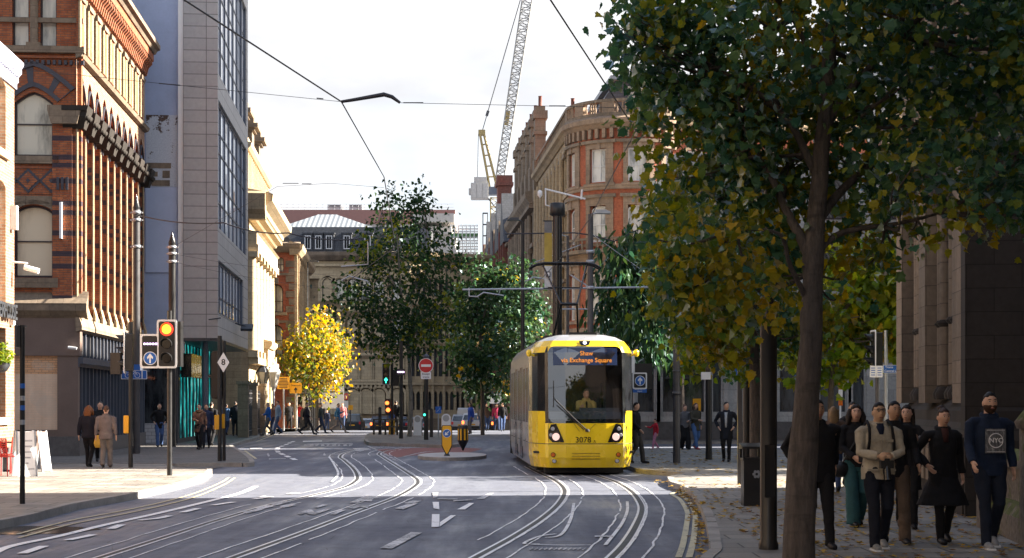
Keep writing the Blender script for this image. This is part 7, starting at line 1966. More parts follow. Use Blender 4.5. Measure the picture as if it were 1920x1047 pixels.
tree('dense dark green tree with drooping leaves in front of the pale stone shops', 66.0, [(1278,834,13),(1277,720,12),(1270,600,10),(1240,480,5)],
     [(1190,560,66),(1228,480,52),(1165,520,45),(1200,615,55),(1260,600,55),(1148,600,34),(1240,645,36),(1285,560,50),(1135,560,22),(1180,470,28),(1245,430,26),(1130,630,20),(1300,500,45),(1215,540,60)],
     ('lf_deep','lf_green','lf_deep'), lambda q: 0 if noise.noise(q) > -.1 else 1, LONG, .42, 420, depth=2.0, droop=1.4, spread=.35, hollow=.6)
tree('bright sunlit green tree partly hidden behind the maples at the square', 53.0, [(1330,846,10),(1328,720,9),(1322,600,6)],
     [(1310,610,42),(1288,670,26),(1340,585,40),(1325,650,36),(1290,620,24),(1360,640,36),(1380,590,36)], ('lf_olive','lf_bright','lf_bright'), lambda q: 1 if noise.noise(q*.8) > -.2 else 0, PLANE, .26, 520, depth=1.2, spread=.25)
tree('pale yellow green backlit tree between the leaning trunk and the gothic wall', 45.0, [(1557,880,12),(1558,740,11),(1570,600,7)],
     [(1600,600,52),(1650,555,55),(1680,620,40),(1590,670,36),(1695,570,36),(1560,620,40),(1640,640,46),(1655,500,50),(1560,700,26),(1600,520,60),(1490,640,40),(1520,690,30)], ('lf_olive','lf_bright','lf_yellow'), lambda q: (1 if noise.noise(q*.8) > -.25 else 0) if random.random() < .93 else 2, MAPLE, .26, 560, depth=1.0, spread=.22)
tree('tall airy plane tree on the traffic island with dark green crown', 80.0, [(768,820,9.5),(770,760,8.5),(768,690,7.5),(764,640,6.5),(752,560,4.5),(745,440,2.5)],
     [(745,590,52),(690,570,38),(800,600,45),(840,560,28),(720,510,46),(790,520,46),(660,545,28),(700,460,34),(755,450,44),(810,460,32),(735,400,28),(775,395,28),(715,370,16),(800,380,18),(735,350,10),(790,355,9),(640,600,18),(680,620,20),(845,610,26),(735,640,30),(860,540,14),(620,560,12),(830,430,16),(700,640,18),(790,650,22),(845,500,20)],
     ('lf_deep','lf_deep','lf_olive'), lambda q: 2 if noise.noise(q*.7) > .30 else 0, PLANE, .215, 430,
     limbs_px=[[(766,660,5),(730,600,3),(690,560,2)],[(766,650,4),(800,590,3),(830,560,1.5)],[(758,580,3.5),(790,500,2),(800,430,1)],[(752,560,3.5),(715,480,2),(705,430,1)]], bk='barkpale', depth=2.6, zbase=.13, spread=.35, hollow=.3)
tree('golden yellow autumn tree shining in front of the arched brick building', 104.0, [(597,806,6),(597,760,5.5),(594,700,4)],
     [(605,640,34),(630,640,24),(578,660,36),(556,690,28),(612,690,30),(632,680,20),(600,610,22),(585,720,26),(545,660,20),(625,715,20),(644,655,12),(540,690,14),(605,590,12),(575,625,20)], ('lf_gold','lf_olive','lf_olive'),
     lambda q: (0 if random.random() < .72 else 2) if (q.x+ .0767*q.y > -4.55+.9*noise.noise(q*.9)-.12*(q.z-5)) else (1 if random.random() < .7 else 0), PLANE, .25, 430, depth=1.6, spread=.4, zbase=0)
for Yq,tp,bl,lb in ((90.0,[(905,802,8),(904,720,7),(900,620,5)],[(905,560,48),(895,630,46),(870,600,30),(920,680,44),(880,690,34),(925,520,30),(860,650,22),(900,730,30),(870,560,24),(890,500,18)],'dark green tree with rusty patches left of the tram'),
                  (98.0,[(962,800,7),(961,720,6),(960,620,5)],[(960,580,44),(985,560,36),(950,640,46),(990,630,36),(970,690,40),(1005,590,26),(940,530,26),(970,510,22),(1000,680,24),(955,740,26)],'dark green tree behind the tram roof by the stone range')):
    tree(lb,Yq,tp,bl,('lf_deep','lf_green','lf_yellow'),lambda q: 2 if noise.noise(q*.5+Vector((4,0,0))) > .46 else (1 if noise.noise(q*1.1) > .15 else 0),PLANE,.26,520,depth=2.0,spread=.32,zbase=0)

random.seed(21)
for x,y in ((12.3,39.6),(13.0,43.4)):  # unseen trees added to shade the right pavement
    root = thing('street_tree','added unseen round green tree behind the gothic hall, shades the pavement','tree',(x,y,PZ),0,'added shade trees')
    mb = MB(); limb(mb,[(0,0,0),(.05,0,1.5),(0,.05,3.2),(.1,0,5.2)],[.16,.13,.09,.04],.03,10); mb.build('trunk',M['bark'],root)
    crown('crown',[(Vector((x,y,3.6)),1.5),(Vector((x-.5,y+.6,5.0)),1.6),(Vector((x+.5,y-.5,5.4)),1.6),(Vector((x,y,6.6)),1.1),(Vector((x-.9,y-.3,4.0)),1.1)],root,[M['lf_green'],M['lf_olive']],lambda q: int(random.random()<.4),PLANE,.24,330,Vector((x,y,PZ)),spread=.25)
# ---------------------------------------------------------------- people
random.seed(5)
def cloth(col,rough=.85):
    k = 'cloth_%02d%02d%02d_%d'%(int(col[0]*99),int(col[1]*99),int(col[2]*99),int(rough*10))
    if k not in M: M[k] = plain(k,col,rough,0,.28,6.0,bump=.3,spec=.25)
    return M[k]
SKIN = {}
def skin(c):
    if c not in SKIN: SKIN[c] = plain('skin_%d'%len(SKIN),c,.5,0,.10,14)
    return SKIN[c]
S_PALE=(.56,.33,.23); S_TAN=(.42,.245,.155); S_ASIA=(.48,.30,.19)
BLK=(.010,.010,.012); NAVY=(.012,.018,.045); CHAR=(.03,.03,.034); JEAN=(.03,.05,.11); DKJ=(.012,.017,.03)
def remesh(mb, name, mat, parent, vox, fold=0.0, seed=0.0, fs=7.0):
    me = bpy.data.meshes.new(name); me.from_pydata(mb.v,[],mb.f)
    bm = bmesh.new(); bm.from_mesh(me); bmesh.ops.recalc_face_normals(bm,faces=bm.faces[:]); bm.to_mesh(me); bm.free()
    o = bpy.data.objects.new(name,me); COL.objects.link(o)
    md = o.modifiers.new('r','REMESH'); md.mode='VOXEL'; md.voxel_size=vox; md.use_smooth_shade=True
    ms = o.modifiers.new('s','SMOOTH'); ms.factor=.5; ms.iterations=3 if vox < .012 else 2
    me.materials.append(mat); o.parent = parent; PEND.append((o,fold,seed,fs)); return o
PEND = []
def finish_remesh():
    dg = bpy.context.evaluated_depsgraph_get(); dg.update(); res = []
    for o,fold,seed,fs in PEND: res.append(bpy.data.meshes.new_from_object(o.evaluated_get(dg)))
    for (o,fold,seed,fs),m2 in zip(PEND,res):
        old = o.data; mats = list(old.materials); o.modifiers.clear(); o.data = m2; m2.name = o.name.split('.')[0]; bpy.data.meshes.remove(old)
        if fold:
            sv = Vector((seed,seed*2,0))
            n_ = len(m2.vertices); co = [0.0]*(3*n_); no = [0.0]*(3*n_); m2.vertices.foreach_get('co',co); m2.vertex_normals.foreach_get('vector',no)
            for i in range(0,3*n_,3):
                q = Vector((co[i]*fs,co[i+1]*fs,co[i+2]*fs*1.25))+sv; h = fold*(noise.noise(q)+.45*noise.noise(q*2.2))
                co[i] += no[i]*h; co[i+1] += no[i+1]*h; co[i+2] += no[i+2]*h
            m2.vertices.foreach_set('co',co)
        m2.polygons.foreach_set('use_smooth',[True]*len(m2.polygons))
        m2.materials.clear()
        for m_ in mats: m2.materials.append(m_)
def ell(mb, c, r, M3=None, nu=14, nv=10, fn=None):
    vs = []
    for i in range(nv+1):
        t = PI*i/nv
        for j in range(nu):
            p = 2*PI*j/nu; d = Vector((math.sin(t)*math.cos(p),math.sin(t)*math.sin(p),math.cos(t)))
            k = fn(d) if fn else 1
            q = Vector((d.x*r[0]*k,d.y*r[1]*k,d.z*r[2]*k))
            if M3 is not None: q = M3 @ q
            vs.append(Vector(c)+q)
    fs = [(i*nu+j,i*nu+(j+1)%nu,(i+1)*nu+(j+1)%nu,(i+1)*nu+j) for i in range(nv) for j in range(nu)]
    mb.add(vs,fs,0,True)
def rings(mb, R_, n=18, e=2.3):
    """R_: (centre, half-width x, half-depth y) horizontal rings"""
    vs = []
    for c,a,b in R_:
        for j in range(n):
            t = 2*PI*j/n; ct,s_ = math.cos(t),math.sin(t)
            vs.append(Vector(c)+Vector((a*math.copysign(abs(ct)**(2/e),ct),b*math.copysign(abs(s_)**(2/e),s_),0)))
    k = len(R_)
    fs = [(i*n+j,i*n+(j+1)%n,(i+1)*n+(j+1)%n,(i+1)*n+j) for i in range(k-1) for j in range(n)]
    fs += [tuple(range(n-1,-1,-1)),tuple(range((k-1)*n,k*n))]
    mb.add(vs,fs,0,True)
def ik(a, b, l1, l2, pole):
    a = Vector(a); b = Vector(b); d = b-a; L = min(d.length,(l1+l2)*.999); d.normalize()
    x = (l1*l1-l2*l2+L*L)/(2*L); h = math.sqrt(max(0,l1*l1-x*x)); pl = Vector(pole); pl = (pl-d*pl.dot(d))
    if pl.length < 1e-5: pl = Vector((0,1,0))
    return a+d*x+pl.normalized()*h, a+d*L
def headfn(d):
    # d: unit direction; face looks to -y
    k = 1.0
    f = max(0,-d.y)
    k += .16*math.exp(-((d.x/.13)**2+((d.z+.10)/.16)**2))*(f>.3)          # nose
    k -= .05*math.exp(-(((abs(d.x)-.34)/.16)**2+((d.z-.12)/.12)**2))*(f>.2)  # eye sockets
    k += .03*math.exp(-(((d.z-.30)/.12)**2))*f                            # brow
    k += .03*math.exp(-((d.x/.3)**2+((d.z+.52)/.12)**2))*f                # lips
    k += .07*math.exp(-((d.x/.3)**2+((d.z+.85)/.18)**2))*f                # chin
    if d.z < 0: k *= 1-.10*(abs(d.x)**2)*(-d.z)
    return k
ARM = {'down':(.07,.02,-.53),'swing_f':(.05,-.24,-.46),'swing_b':(.06,.24,-.46),'pocket':(.03,-.08,-.42),'front':(-.15,-.27,-.31),'low_front':(-.10,-.22,-.42),'forward':(-.02,-.46,-.12),'phone':(-.08,-.30,-.16),'carry':(.08,-.02,-.54),'hold':(.12,.0,-.52),'back':(.02,.12,-.44)}
def hand(mb, w, d, side, curl=.5, near=True):
    d = Vector(d).normalized(); 
    inw = Vector((-side,0,0)); inw = (inw-d*inw.dot(d)); inw.normalize(); fw = d.cross(inw)   # fw: across the palm
    if fw.y > 0: fw = -fw
    w = Vector(w)
    M3 = Matrix((fw,inw,d)).transposed()
    ell(mb, w+d*.05, (.042,.020,.058), M3, 12, 8)
    if not near: ell(mb, w+d*.115+inw*.012,(.036,.018,.05),M3,10,6); return
    for i,(o,l) in enumerate(((.031,.070),(.011,.080),(-.010,.075),(-.030,.058))):
        b = w+d*.092+fw*o; m_ = b+d*l*.45+inw*.008; t = m_+d*l*.40*(1-curl*.5)+inw*l*curl*.45
        mb.tube([w+d*.06+fw*o*.8,b,m_,t],[.010,.0098,.009,.0075],8)
    b = w+d*.025+fw*.036; mb.tube([w+d*.02+fw*.02,b,b+d*.035+fw*.018+inw*.008,b+d*.065+fw*.014+inw*.020],[.013,.0125,.011,.008],8)
def person(label, pos, H, rz, legs=('walk',.5,1), arms=('swing_f','swing_b'), top=(BLK,.80,0.0), bottom=(BLK,.0), shoes=BLK, hair=('short',(.015,.012,.010)), sk=S_PALE, near=False, lean=0.0, head_turn=0.0, group=None, build=1.0, nod=0.0, zip_=None):
    T = thing('person',label,'person',pos,rz,group); k = H/1.75; T.scale = (k,k,k)
    vox = .0075 if near else .018
    hipz = .93; kind = legs[0]
    hips = [Vector((-.095,0,hipz)),Vector((.095,0,hipz))]
    if kind == 'walk':
        st_,lead = legs[1],legs[2]; drop = st_*st_*.10
        for h in hips: h.z -= drop
        an = [None,None]
        for i,sgn in enumerate((-1,1)):
            fr = (sgn == lead)
            an[i] = Vector((sgn*.085,(-.5 if fr else .5)*st_,.085 if fr else .085+.16*st_))
    elif kind == 'sit':
        an = [Vector((sg*.11,-.42,hipz-.42)) for sg in (-1,1)]; drop = 0
    else: an = [Vector((-.10,.02,.085)),Vector((.10,-.03,.085))]; drop = 0
    kn = []
    for i in range(2):
        if kind == 'sit': kn.append(Vector((an[i].x,-.42,hipz+.02)))
        else:
            q,e = ik(hips[i],an[i],.43,.425,(0,-1,0)); kn.append(q)
    off = lambda z: Vector((0,-lean*max(0,z-hipz),-drop))
    P3 = lambda x,y,z: Vector((x,y,z))+off(z)
    sh = [P3(-.19*build,.0,1.425),P3(.19*build,.0,1.425)]
    wr = [];el = []
    for i,sgn in enumerate((-1,1)):
        a = ARM[arms[i]]; w = sh[i]+Vector((a[0]*sgn,a[1],a[2]))
        q,e = ik(sh[i],w,.285,.26,(sgn*.75,.75,0.15) if arms[i] in ('front','low_front','pocket','back') else (sgn*.15,1,0)); el.append(q); wr.append(e)
    # body: one continuous surface
    mb = MB(); b_ = build
    rings(mb,[(P3(0,.0,.80),.12,.09),(P3(0,.01,.88),.155*b_,.115),(P3(0,.01,.96),.160*b_,.118),(P3(0,0,1.08),.135*b_,.10),(P3(0,0,1.25),.155*b_,.11),(P3(0,.0,1.35),.155*b_,.10),(P3(0,.01,1.42),.115*b_,.08),(P3(0,.01,1.455),.075,.066),(P3(0,.01,1.49),.058,.058),(P3(0,-.0,1.58),.054,.058)])
    for i,sgn in enumerate((-1,1)):
        mb.tube([hips[i],hips[i].lerp(kn[i],.5),kn[i],kn[i].lerp(an[i],.35),an[i],an[i]-Vector((0,0,.03))],[.085,.075,.052,.055,.036,.036],12)
        mb.tube([sh[i]+Vector((-sgn*.07,0,-.03)),sh[i]+Vector((-sgn*.02,0,-.035)),sh[i].lerp(el[i],.5),el[i],el[i].lerp(wr[i],.3),wr[i]],[.05,.048,.043,.037,.038,.027],12)
        hand(mb,wr[i]-(wr[i]-el[i]).normalized()*.01,(wr[i]-el[i]),sgn,.6,near)
        ell(mb,an[i]+Vector((0,-.05,-.06)),(.028,.07,.018))
    hc = P3(0,-.022-lean*.05,1.630); RM = Matrix.Rotation(head_turn,3,'Z') @ Matrix.Rotation(nod,3,'X')
    ell(mb,hc,(.074,.093,.116),RM,28 if near else 14,20 if near else 10,headfn)
    for sg in (-1,1): ell(mb,hc+RM@Vector((sg*.076,.012,-.008)),(.010,.020,.032),RM,8,6)
    remesh(mb,'body',skin(sk),T,.0062 if near else .016)
    # trousers
    colb,wide = bottom[0],bottom[1]
    mb = MB(); rings(mb,[(P3(0,.0,.80),.13,.10),(P3(0,.01,.88),.172*b_,.13),(P3(0,.01,.97),.172*b_,.13),(P3(0,.0,1.04),.155*b_,.117)])
    for i in range(2):
        e = an[i]-Vector((0,-.008,.048))
        mb.tube([hips[i]+Vector((0,0,.02)),hips[i].lerp(kn[i],.5),kn[i],kn[i].lerp(an[i],.5),e],[.10,.090+wide*.2,.069+wide*.6,.063+wide,.056+wide*1.3],14)
    remesh(mb,'trousers',cloth(colb),T,vox,.010 if near else .008,random.uniform(0,50))
    # shoes
    for i in range(2):
        mb = MB(); a = an[i]; up = a.z-.085
        pts = [a+Vector((0,.055,-.045)),a+Vector((0,.01,-.038)),a+Vector((0,-.07,-.048-up*.35)),a+Vector((0,-.14,-.058-up*.8)),a+Vector((0,-.185,-.062-up))]
        mb.tube(pts,[.036,.043,.043,.042,.026],12); mb.tube([a+Vector((0,.01,-.05)),a+Vector((0,.005,.02))],[.045,.042],10)
        remesh(mb,'shoe',cloth(shoes,.5),T,vox)
        if shoes != BLK and near:
            sb = MB(); sb.bar(a+Vector((0,.08,-.078)),a+Vector((0,-.19,-.076-up)),.088,.022); sb.build('sole',M['white'],T)
    # top
    col,zl,flare = top[0],top[1],top[2]; fur = top[3] if len(top) > 3 else None
    mb = MB(); R_ = []
    if zl < .75:
        for z in (zl,zl+.12,(zl+.85)/2,.86): 
            t = (.86-z)/(.86-zl+1e-6); R_.append((P3(0,.01,z) if z > hipz else Vector((0,.01,z-drop)),.185*b_+flare*t,.135+flare*.8*t))
    else: R_ += [(P3(0,.01,zl),.178*b_,.135),(P3(0,.01,max(zl+.05,.92)),.180*b_,.138)]
    R_ += [(P3(0,.0,1.08),.163*b_,.125),(P3(0,0,1.25),.182*b_,.135),(P3(0,.0,1.36),.175*b_,.122),(P3(0,.01,1.43),.145*b_,.10),(P3(0,.01,1.475),.098,.086),(P3(0,.01,1.51),.072,.074)]
    rings(mb,R_)
    for i,sgn in enumerate((-1,1)):
        mb.tube([sh[i]+Vector((-sgn*.09,0,-.015)),sh[i]+Vector((-sgn*.02,0,-.022)),sh[i].lerp(el[i],.12)+Vector((sgn*.004,0,0)),sh[i].lerp(el[i],.5),el[i],el[i].lerp(wr[i],.5),wr[i]-(wr[i]-el[i]).normalized()*.015],[.062,.068,.067,.060,.056,.053,.046],14)
    remesh(mb,'jacket' if zl > .75 else 'coat',cloth(col),T,vox,.011 if near else .008,random.uniform(0,50))
    if fur:
        mb = MB()
        for j in range(14):
            t = 2*PI*j/14; ell(mb,P3(.10*math.cos(t),.01+.085*math.sin(t)-.02,1.475+.03*math.sin(t)),(.05,.045,.045),None,8,6)
        remesh(mb,'fur_collar',cloth(fur),T,vox,.02,3,20)
    else:
        mb = MB(); 
        for j in range(16):
            t = 2*PI*j/16; ell(mb,P3(.085*math.cos(t),.012+.075*math.sin(t),1.485+.02*math.sin(t)),(.026,.024,.034),None,8,6)
        remesh(mb,'collar',cloth(col),T,vox)
    # hair
    style,hcol = hair
    hm = cloth(hcol,.55)
    if style != 'bald':
        big = {'short':1.07,'long':1.11,'bun':1.08,'curly':1.17,'beanie':1.07,'white':1.12,'buzz':1.03}[style]
        def hf(d):
            k_ = big+.03*noise.noise(d*4+Vector((H*9,0,0)))
            face = (-d.y > .18 and d.z < .70-.25*abs(d.x)) 
            side = (abs(d.x) > .55 and d.z < -.25) if style in ('short','buzz','beanie','bun') else False
            low = d.z < -.55 and d.y < .3
            if style == 'beanie' and d.z < .36 : return .92
            return .86 if (face or side or low) else k_
        mb = MB(); ell(mb,hc,(.076,.095,.118),RM,28 if near else 14,20 if near else 10,hf)
        if style in ('long','curly'):
            bot = 1.36 if style == 'long' else 1.42
            w_ = .085 if style == 'long' else .12
            rings(mb,[(P3(0,.06,bot),w_*.8,.035),(P3(0,.075,bot+.1),w_,.05),(P3(0,.055,1.60),w_,.06),(P3(0,.03,1.68),.07,.06)])
            for sg in (-1,1): mb.tube([P3(sg*.075,.0,1.70),P3(sg*(.085 if style=='long' else .105),-.01,1.58),P3(sg*(.085 if style=='long' else .12),-.04,bot+.05)],[.03,.035 if style=='long' else .05,.025],10)
        if style == 'bun': ell(mb,hc+RM@Vector((0,.06,.11)),(.055,.05,.045),RM)
        if style == 'white': ell(mb,hc+RM@Vector((0,.03,.03)),(.10,.10,.10),RM)
        remesh(mb,'beanie' if style=='beanie' else 'hair',hm,T,.0065 if near else .016,.006 if style in('curly','long','white','bun') else .003,random.uniform(0,9),22)
    if near:
        def fe(name,mat,lst):
            mb = MB()
            for c_,r_ in lst: ell(mb,hc+RM@Vector(c_),r_,RM,10,8)
            return mb.build(name,mat,T,uv=False)
        for sg in (-1,1):
            fe('eye',cloth((.5,.47,.44),.3),[((sg*.029,-.0805,.015),(.0125,.008,.0075))]); fe('iris',cloth((.012,.008,.006),.2),[((sg*.029,-.0875,.015),(.006,.003,.006))])
            fe('eyebrow',hm if style not in('beanie',) else cloth((.03,.018,.012)),[((sg*.030,-.088,.037),(.019,.006,.0042))])
        fe('mouth',cloth((.26,.09,.075),.45),[((0,-.0905,-.060),(.024,.008,.0065))])
    return T
def near_at(px,py): return tuple(foot(px,py)[0])
WT = lambda st_=.5,l=1: ('walk',st_,l)
# ---- the group walking on the right-hand pavement
A = person('person in a bulky black jacket half hidden by the leaning tree trunk', near_at(1532,1026),1.74,.12,WT(.45,1),('pocket','swing_b'),top=((.008,.010,.016),.78,0),bottom=(BLK,0),hair=('short',(.008,.007,.007)),sk=S_TAN,near=True,build=1.22)
Bm = person('person in beige hooded jacket and glasses holding a black camera at the waist', near_at(1647,1030),1.70,.06,WT(.32,-1),('front','front'),top=((.40,.35,.27),.84,0),bottom=((.010,.012,.02),.004),shoes=(.26,.26,.25),hair=('short',(.008,.007,.007)),sk=S_ASIA,near=True,build=1.12)
def accessory(T,label,cat,name,parts,k=None):
    o = thing(name,label,cat,T.location,T.rotation_euler.z); o.scale = T.scale
    for nm,mb,mat in parts: mb.build(nm,mat,o)
    return o
mb = MB(); mb.box(-.075,.075,-.37,-.29,.97,1.06); mb.box(-.03,.03,-.36,-.30,1.06,1.085); ln = MB(); ln.cyl((.0,-.33,.99),(.0,-.38,.83),.042,.046,16); 
accessory(Bm,'black camera with long lens held at the waist of the person in beige','camera','camera',[('camera_body',mb,M['black']),('lens',ln,M['blackgloss'])])
mb = MB(); mb.box(-.16,.16,.13,.28,1.02,1.44); st2 = MB()
for sg in (-1,1): st2.tube([(sg*.125,.12,1.44),(sg*.13,.02,1.515),(sg*.135,-.10,1.44),(sg*.145,-.142,1.28),(sg*.16,-.10,1.12),(sg*.16,.1,1.08)],.018,6)
accessory(Bm,'dark backpack with straps over the beige jacket','backpack','backpack',[('pack',mb,cloth(BLK)),('strap',st2,cloth(BLK))])
gl = MB()
for sg in (-1,1):
    for j in range(14):
        t,u = 2*PI*j/14,2*PI*(j+1)/14; q = lambda v:(sg*.031+.023*math.cos(v),-.122,1.66-.009+.016*math.sin(v)); gl.tube([q(t),q(u)],.0022,4,caps=False)
    gl.tube([(sg*.054,-.12,1.653),(sg*.078,-.02,1.653)],.002,4)
gl.tube([(-.008,-.124,1.655),(.008,-.124,1.655)],.002,4); gl.build('glasses',M['black'],Bm)
hd_ = MB(); rings(hd_,[((0,.05,1.40),.15,.06),((0,.06,1.47),.14,.06),((0,.05,1.52),.11,.045)]); remesh(hd_,'hood',cloth((.40,.35,.27)),Bm,.009,.008,3)
pk = MB()
for sg in (-1,1): pk.box(sg*.09-.06,sg*.09+.06,-.152,-.135,1.27,1.30); pk.box(sg*.10-.065,sg*.10+.065,-.150,-.13,.93,.955)
pk.box(-.007,.007,-.150,-.12,.88,1.30); pk.build('pocket_flap',cloth((.34,.30,.23)),Bm)
tsh = MB(); rings(tsh,[((0,-.045,1.36),.045,.082),((0,-.035,1.44),.06,.07),((0,-.02,1.49),.055,.06)]); tsh.build('shirt',cloth(NAVY),Bm)
C_ = person('person in brown trousers walking directly behind the beige jacket', near_at(1676,1018),1.72,.02,WT(.4,1),('down','swing_f'),top=(BLK,.82,0),bottom=((.10,.07,.05),.012),hair=('short',(.008,.007,.008)),sk=S_TAN,near=True,head_turn=.15)
D = person('person with curly dark hair in black jacket and wide teal trousers', near_at(1604,986),1.66,.10,WT(.35,-1),('low_front','pocket'),top=(BLK,.86,0),bottom=((.028,.085,.095),.035),hair=('curly',(.018,.011,.008)),sk=S_PALE,near=True,nod=-.12,head_turn=-.2)
mb = MB(); ell(mb,(-.25,-.06,.82),(.15,.09,.12)); st2 = MB(); st2.tube([(.13,-.05,1.50),(-.02,-.16,1.28),(-.22,-.10,.92)],.012,6); accessory(D,'black round handbag hanging beside the teal trousers','bag','handbag',[('bag',mb,M['black']),('strap',st2,M['black'])])
E_ = person('person with long dark hair in black coat with grey fur cuffs', near_at(1700,990),1.66,-.15,WT(.3,1),('down','phone'),top=(BLK,.55,.03),bottom=(BLK,0),hair=('long',(.014,.009,.007)),sk=S_PALE,near=True,head_turn=-.3)
mb = MB(); ell(mb,(.17,-.31,1.24),(.075,.08,.075)); remesh(mb,'fur_cuff',cloth((.13,.11,.10)),E_,.01,.02,2,22)
F_ = person('person in flared black coat and tights with tied up brown hair', near_at(1768,1018),1.63,.06,WT(.34,-1),('pocket','down'),top=((.009,.009,.011),.50,.15),bottom=((.008,.008,.009),-.004),hair=('bun',(.035,.018,.012)),sk=S_PALE,near=True,nod=.05,head_turn=.12)
sf_ = MB(); rings(sf_,[((0,-.06,1.30),.05,.08),((0,-.05,1.40),.055,.075),((0,-.03,1.48),.055,.06)]); sf_.build('sweater',cloth((.05,.018,.016)),F_)
H_ = person('bearded person in navy hoodie with white print, dark beanie and jeans', near_at(1855,1027),1.82,.02,WT(.36,-1),('swing_f','down'),top=((.010,.018,.040),.82,0),bottom=((.010,.014,.026),.0),shoes=(.30,.30,.30),hair=('beanie',(.012,.012,.014)),sk=S_PALE,near=True,build=1.08)
mb = MB(); hc_ = Vector((0,-.022,1.630-.013))
def bf(d): return 1.07 if (d.z < -.30 and -d.y > -.25 and not (abs(d.x) < .20 and -.58 < d.z < -.44 and -d.y > .5)) else .9
ell(mb,hc_,(.076,.096,.119),None,26,20,bf); remesh(mb,'beard',cloth((.06,.03,.018)),H_,.0065,.003,1,25)
pr = MB()
for i in range(8):
    for j in range(8):
        x0,x1 = -.115+.23*i/8,-.115+.23*(i+1)/8; z0,z1 = 1.06+.27*j/8,1.06+.27*(j+1)/8
        yy = lambda x,z: -.158-.004*(z-1.06)/.27+ .35*x*x
        pr.add([(x0+.02,yy(x0,z0),z0),(x1+.02,yy(x1,z0),z0),(x1+.02,yy(x1,z1),z1),(x0+.02,yy(x0,z1),z1)],[(0,1,2,3)])
def printm():
    t = NT('grey_photo_print'); o = t.obj(); n = t.noise(t.map(o,(3,1,1)),14,5,.7); t.bsdf(t.ramp(n,[(.35,(.04,.04,.045)),(.58,(.14,.14,.15)),(.75,(.42,.42,.43))]),.8); return t.m
M['print'] = printm(); po = pr.build('shirt_print',M['print'],H_)
cr_ = MB()
for j in range(28):
    t,u = 2*PI*j/28,2*PI*(j+1)/28; q = lambda v:(.02+.078*math.cos(v),-.168+.35*(.078*math.cos(v))**2,1.20+.078*math.sin(v)); cr_.tube([q(t),q(u)],.005,4,caps=False)
for z in (1.075,1.315): cr_.bar((-.08,-.163,z),(.12,-.163,z),.004,.004)
cr_.build('print_ring',M['white'],po)
text('NYC',.072,M['white'],po,face_m(.02,-.170,1.20),.003,.012)
person('person with short dark hair seen far behind the beige jacket', (at(1598,0,31).x,31,PZ),1.72,.1,WT(.4,1),('down','down'),top=(CHAR,.82,0),hair=('short',(.02,.012,.010)),sk=S_TAN)
person('person with long fair hair seen beside the leaning trunk', (at(1563,0,30).x,30,PZ),1.62,3.0,WT(.3,1),('down','down'),top=((.12,.08,.06),.8,0),bottom=(JEAN,0),hair=('long',(.22,.14,.07)))
# ---- right of the tram
person('person in black jacket and grey trousers walking close behind the tram corner', near_at(1192,869),1.72,1.1,WT(.4,1),('swing_f','swing_b'),top=(BLK,.80,0),bottom=((.05,.045,.04),.01),hair=('short',(.02,.013,.01)))
person('small child in red jacket and pink trousers with outstretched arm', near_at(1229,843),1.12,-1.3,WT(.4,1),('forward','down'),top=((.45,.02,.035),.80,0),bottom=((.55,.22,.32),0),shoes=(.5,.4,.4),hair=('short',(.02,.014,.01)))
person('person in black and white striped top behind the wire pole', near_at(1284,843),1.62,.3,WT(.3,1),('down','front'),top=((.10,.10,.11),.85,0),bottom=(BLK,.04),hair=('bun',(.10,.05,.03)))
person('person in khaki parka and blue jeans with red trainers', near_at(1304,843),1.70,.5,WT(.45,-1),('front','down'),top=((.06,.055,.04),.72,.02),bottom=((.07,.14,.30),0),shoes=(.35,.05,.05),hair=('long',(.05,.03,.02)))
BZ = person('person in dark suit coat with hands in pockets beside the black bollard post', near_at(1362,866),1.72,-.25,WT(.18,1),('pocket','pocket'),top=((.014,.016,.024),.66,.015),bottom=(BLK,-.006),hair=('short',(.015,.012,.012)),head_turn=.7)
mb = MB(); rings(mb,[((0,-.075,1.0),.03,.07),((0,-.08,1.25),.05,.07),((0,-.06,1.44),.05,.06)]); mb.build('shirt',cloth((.40,.42,.46)),BZ)
# ---- left pavement
a_ = person('person with ginger hair in black padded jacket carrying a yellow bag', near_at(166,876),1.62,3.0,WT(.28,1),('carry','down'),top=((.012,.012,.02),.83,0),bottom=(BLK,-.004),hair=('curly',(.16,.06,.02)),build=1.1)
mb = MB(); rings(mb,[((-.30,-.0,.55),.10,.07),((-.30,0,.68),.14,.09),((-.29,0,.82),.10,.05),((-.28,0,.92),.03,.02)]); accessory(a_,'yellow plastic carrier bag in the hand of the ginger haired person','bag','carrier_bag',[('bag',mb,cloth((.60,.38,.06),.4))])
person('person in grey brown padded jacket and light trousers seen from behind', near_at(199,877),1.62,3.2,WT(.22,-1),('down','down'),top=((.15,.12,.115),.80,0),bottom=((.17,.145,.13),.012),shoes=(.08,.06,.05),hair=('short',(.10,.05,.03)),build=1.12)
person('person with dark hair facing the camera behind the couple', near_at(188,866),1.74,.2,WT(.3,1),('down','down'),top=(BLK,.8,0),hair=('short',(.05,.045,.04)))
person('balding person in black coat and blue jeans before the navy wall', near_at(299,838),1.68,.3,WT(.35,-1),('pocket','pocket'),top=(BLK,.74,.01),bottom=((.06,.11,.25),.01),hair=('buzz',(.05,.04,.035)))
w_ = person('person in flower patterned brown coat with fur collar', near_at(374,843),1.66,-.1,WT(.3,1),('front','down'),top=((.13,.07,.045),.66,.03,(.20,.11,.06)),bottom=(BLK,-.004),hair=('short',(.012,.009,.008)))
fl = NT('flower_patterned_cloth'); o_ = fl.obj(); vo_ = fl.n('ShaderNodeTexVoronoi'); fl.l(o_,vo_.inputs['Vector']); vo_.inputs['Scale'].default_value = 11
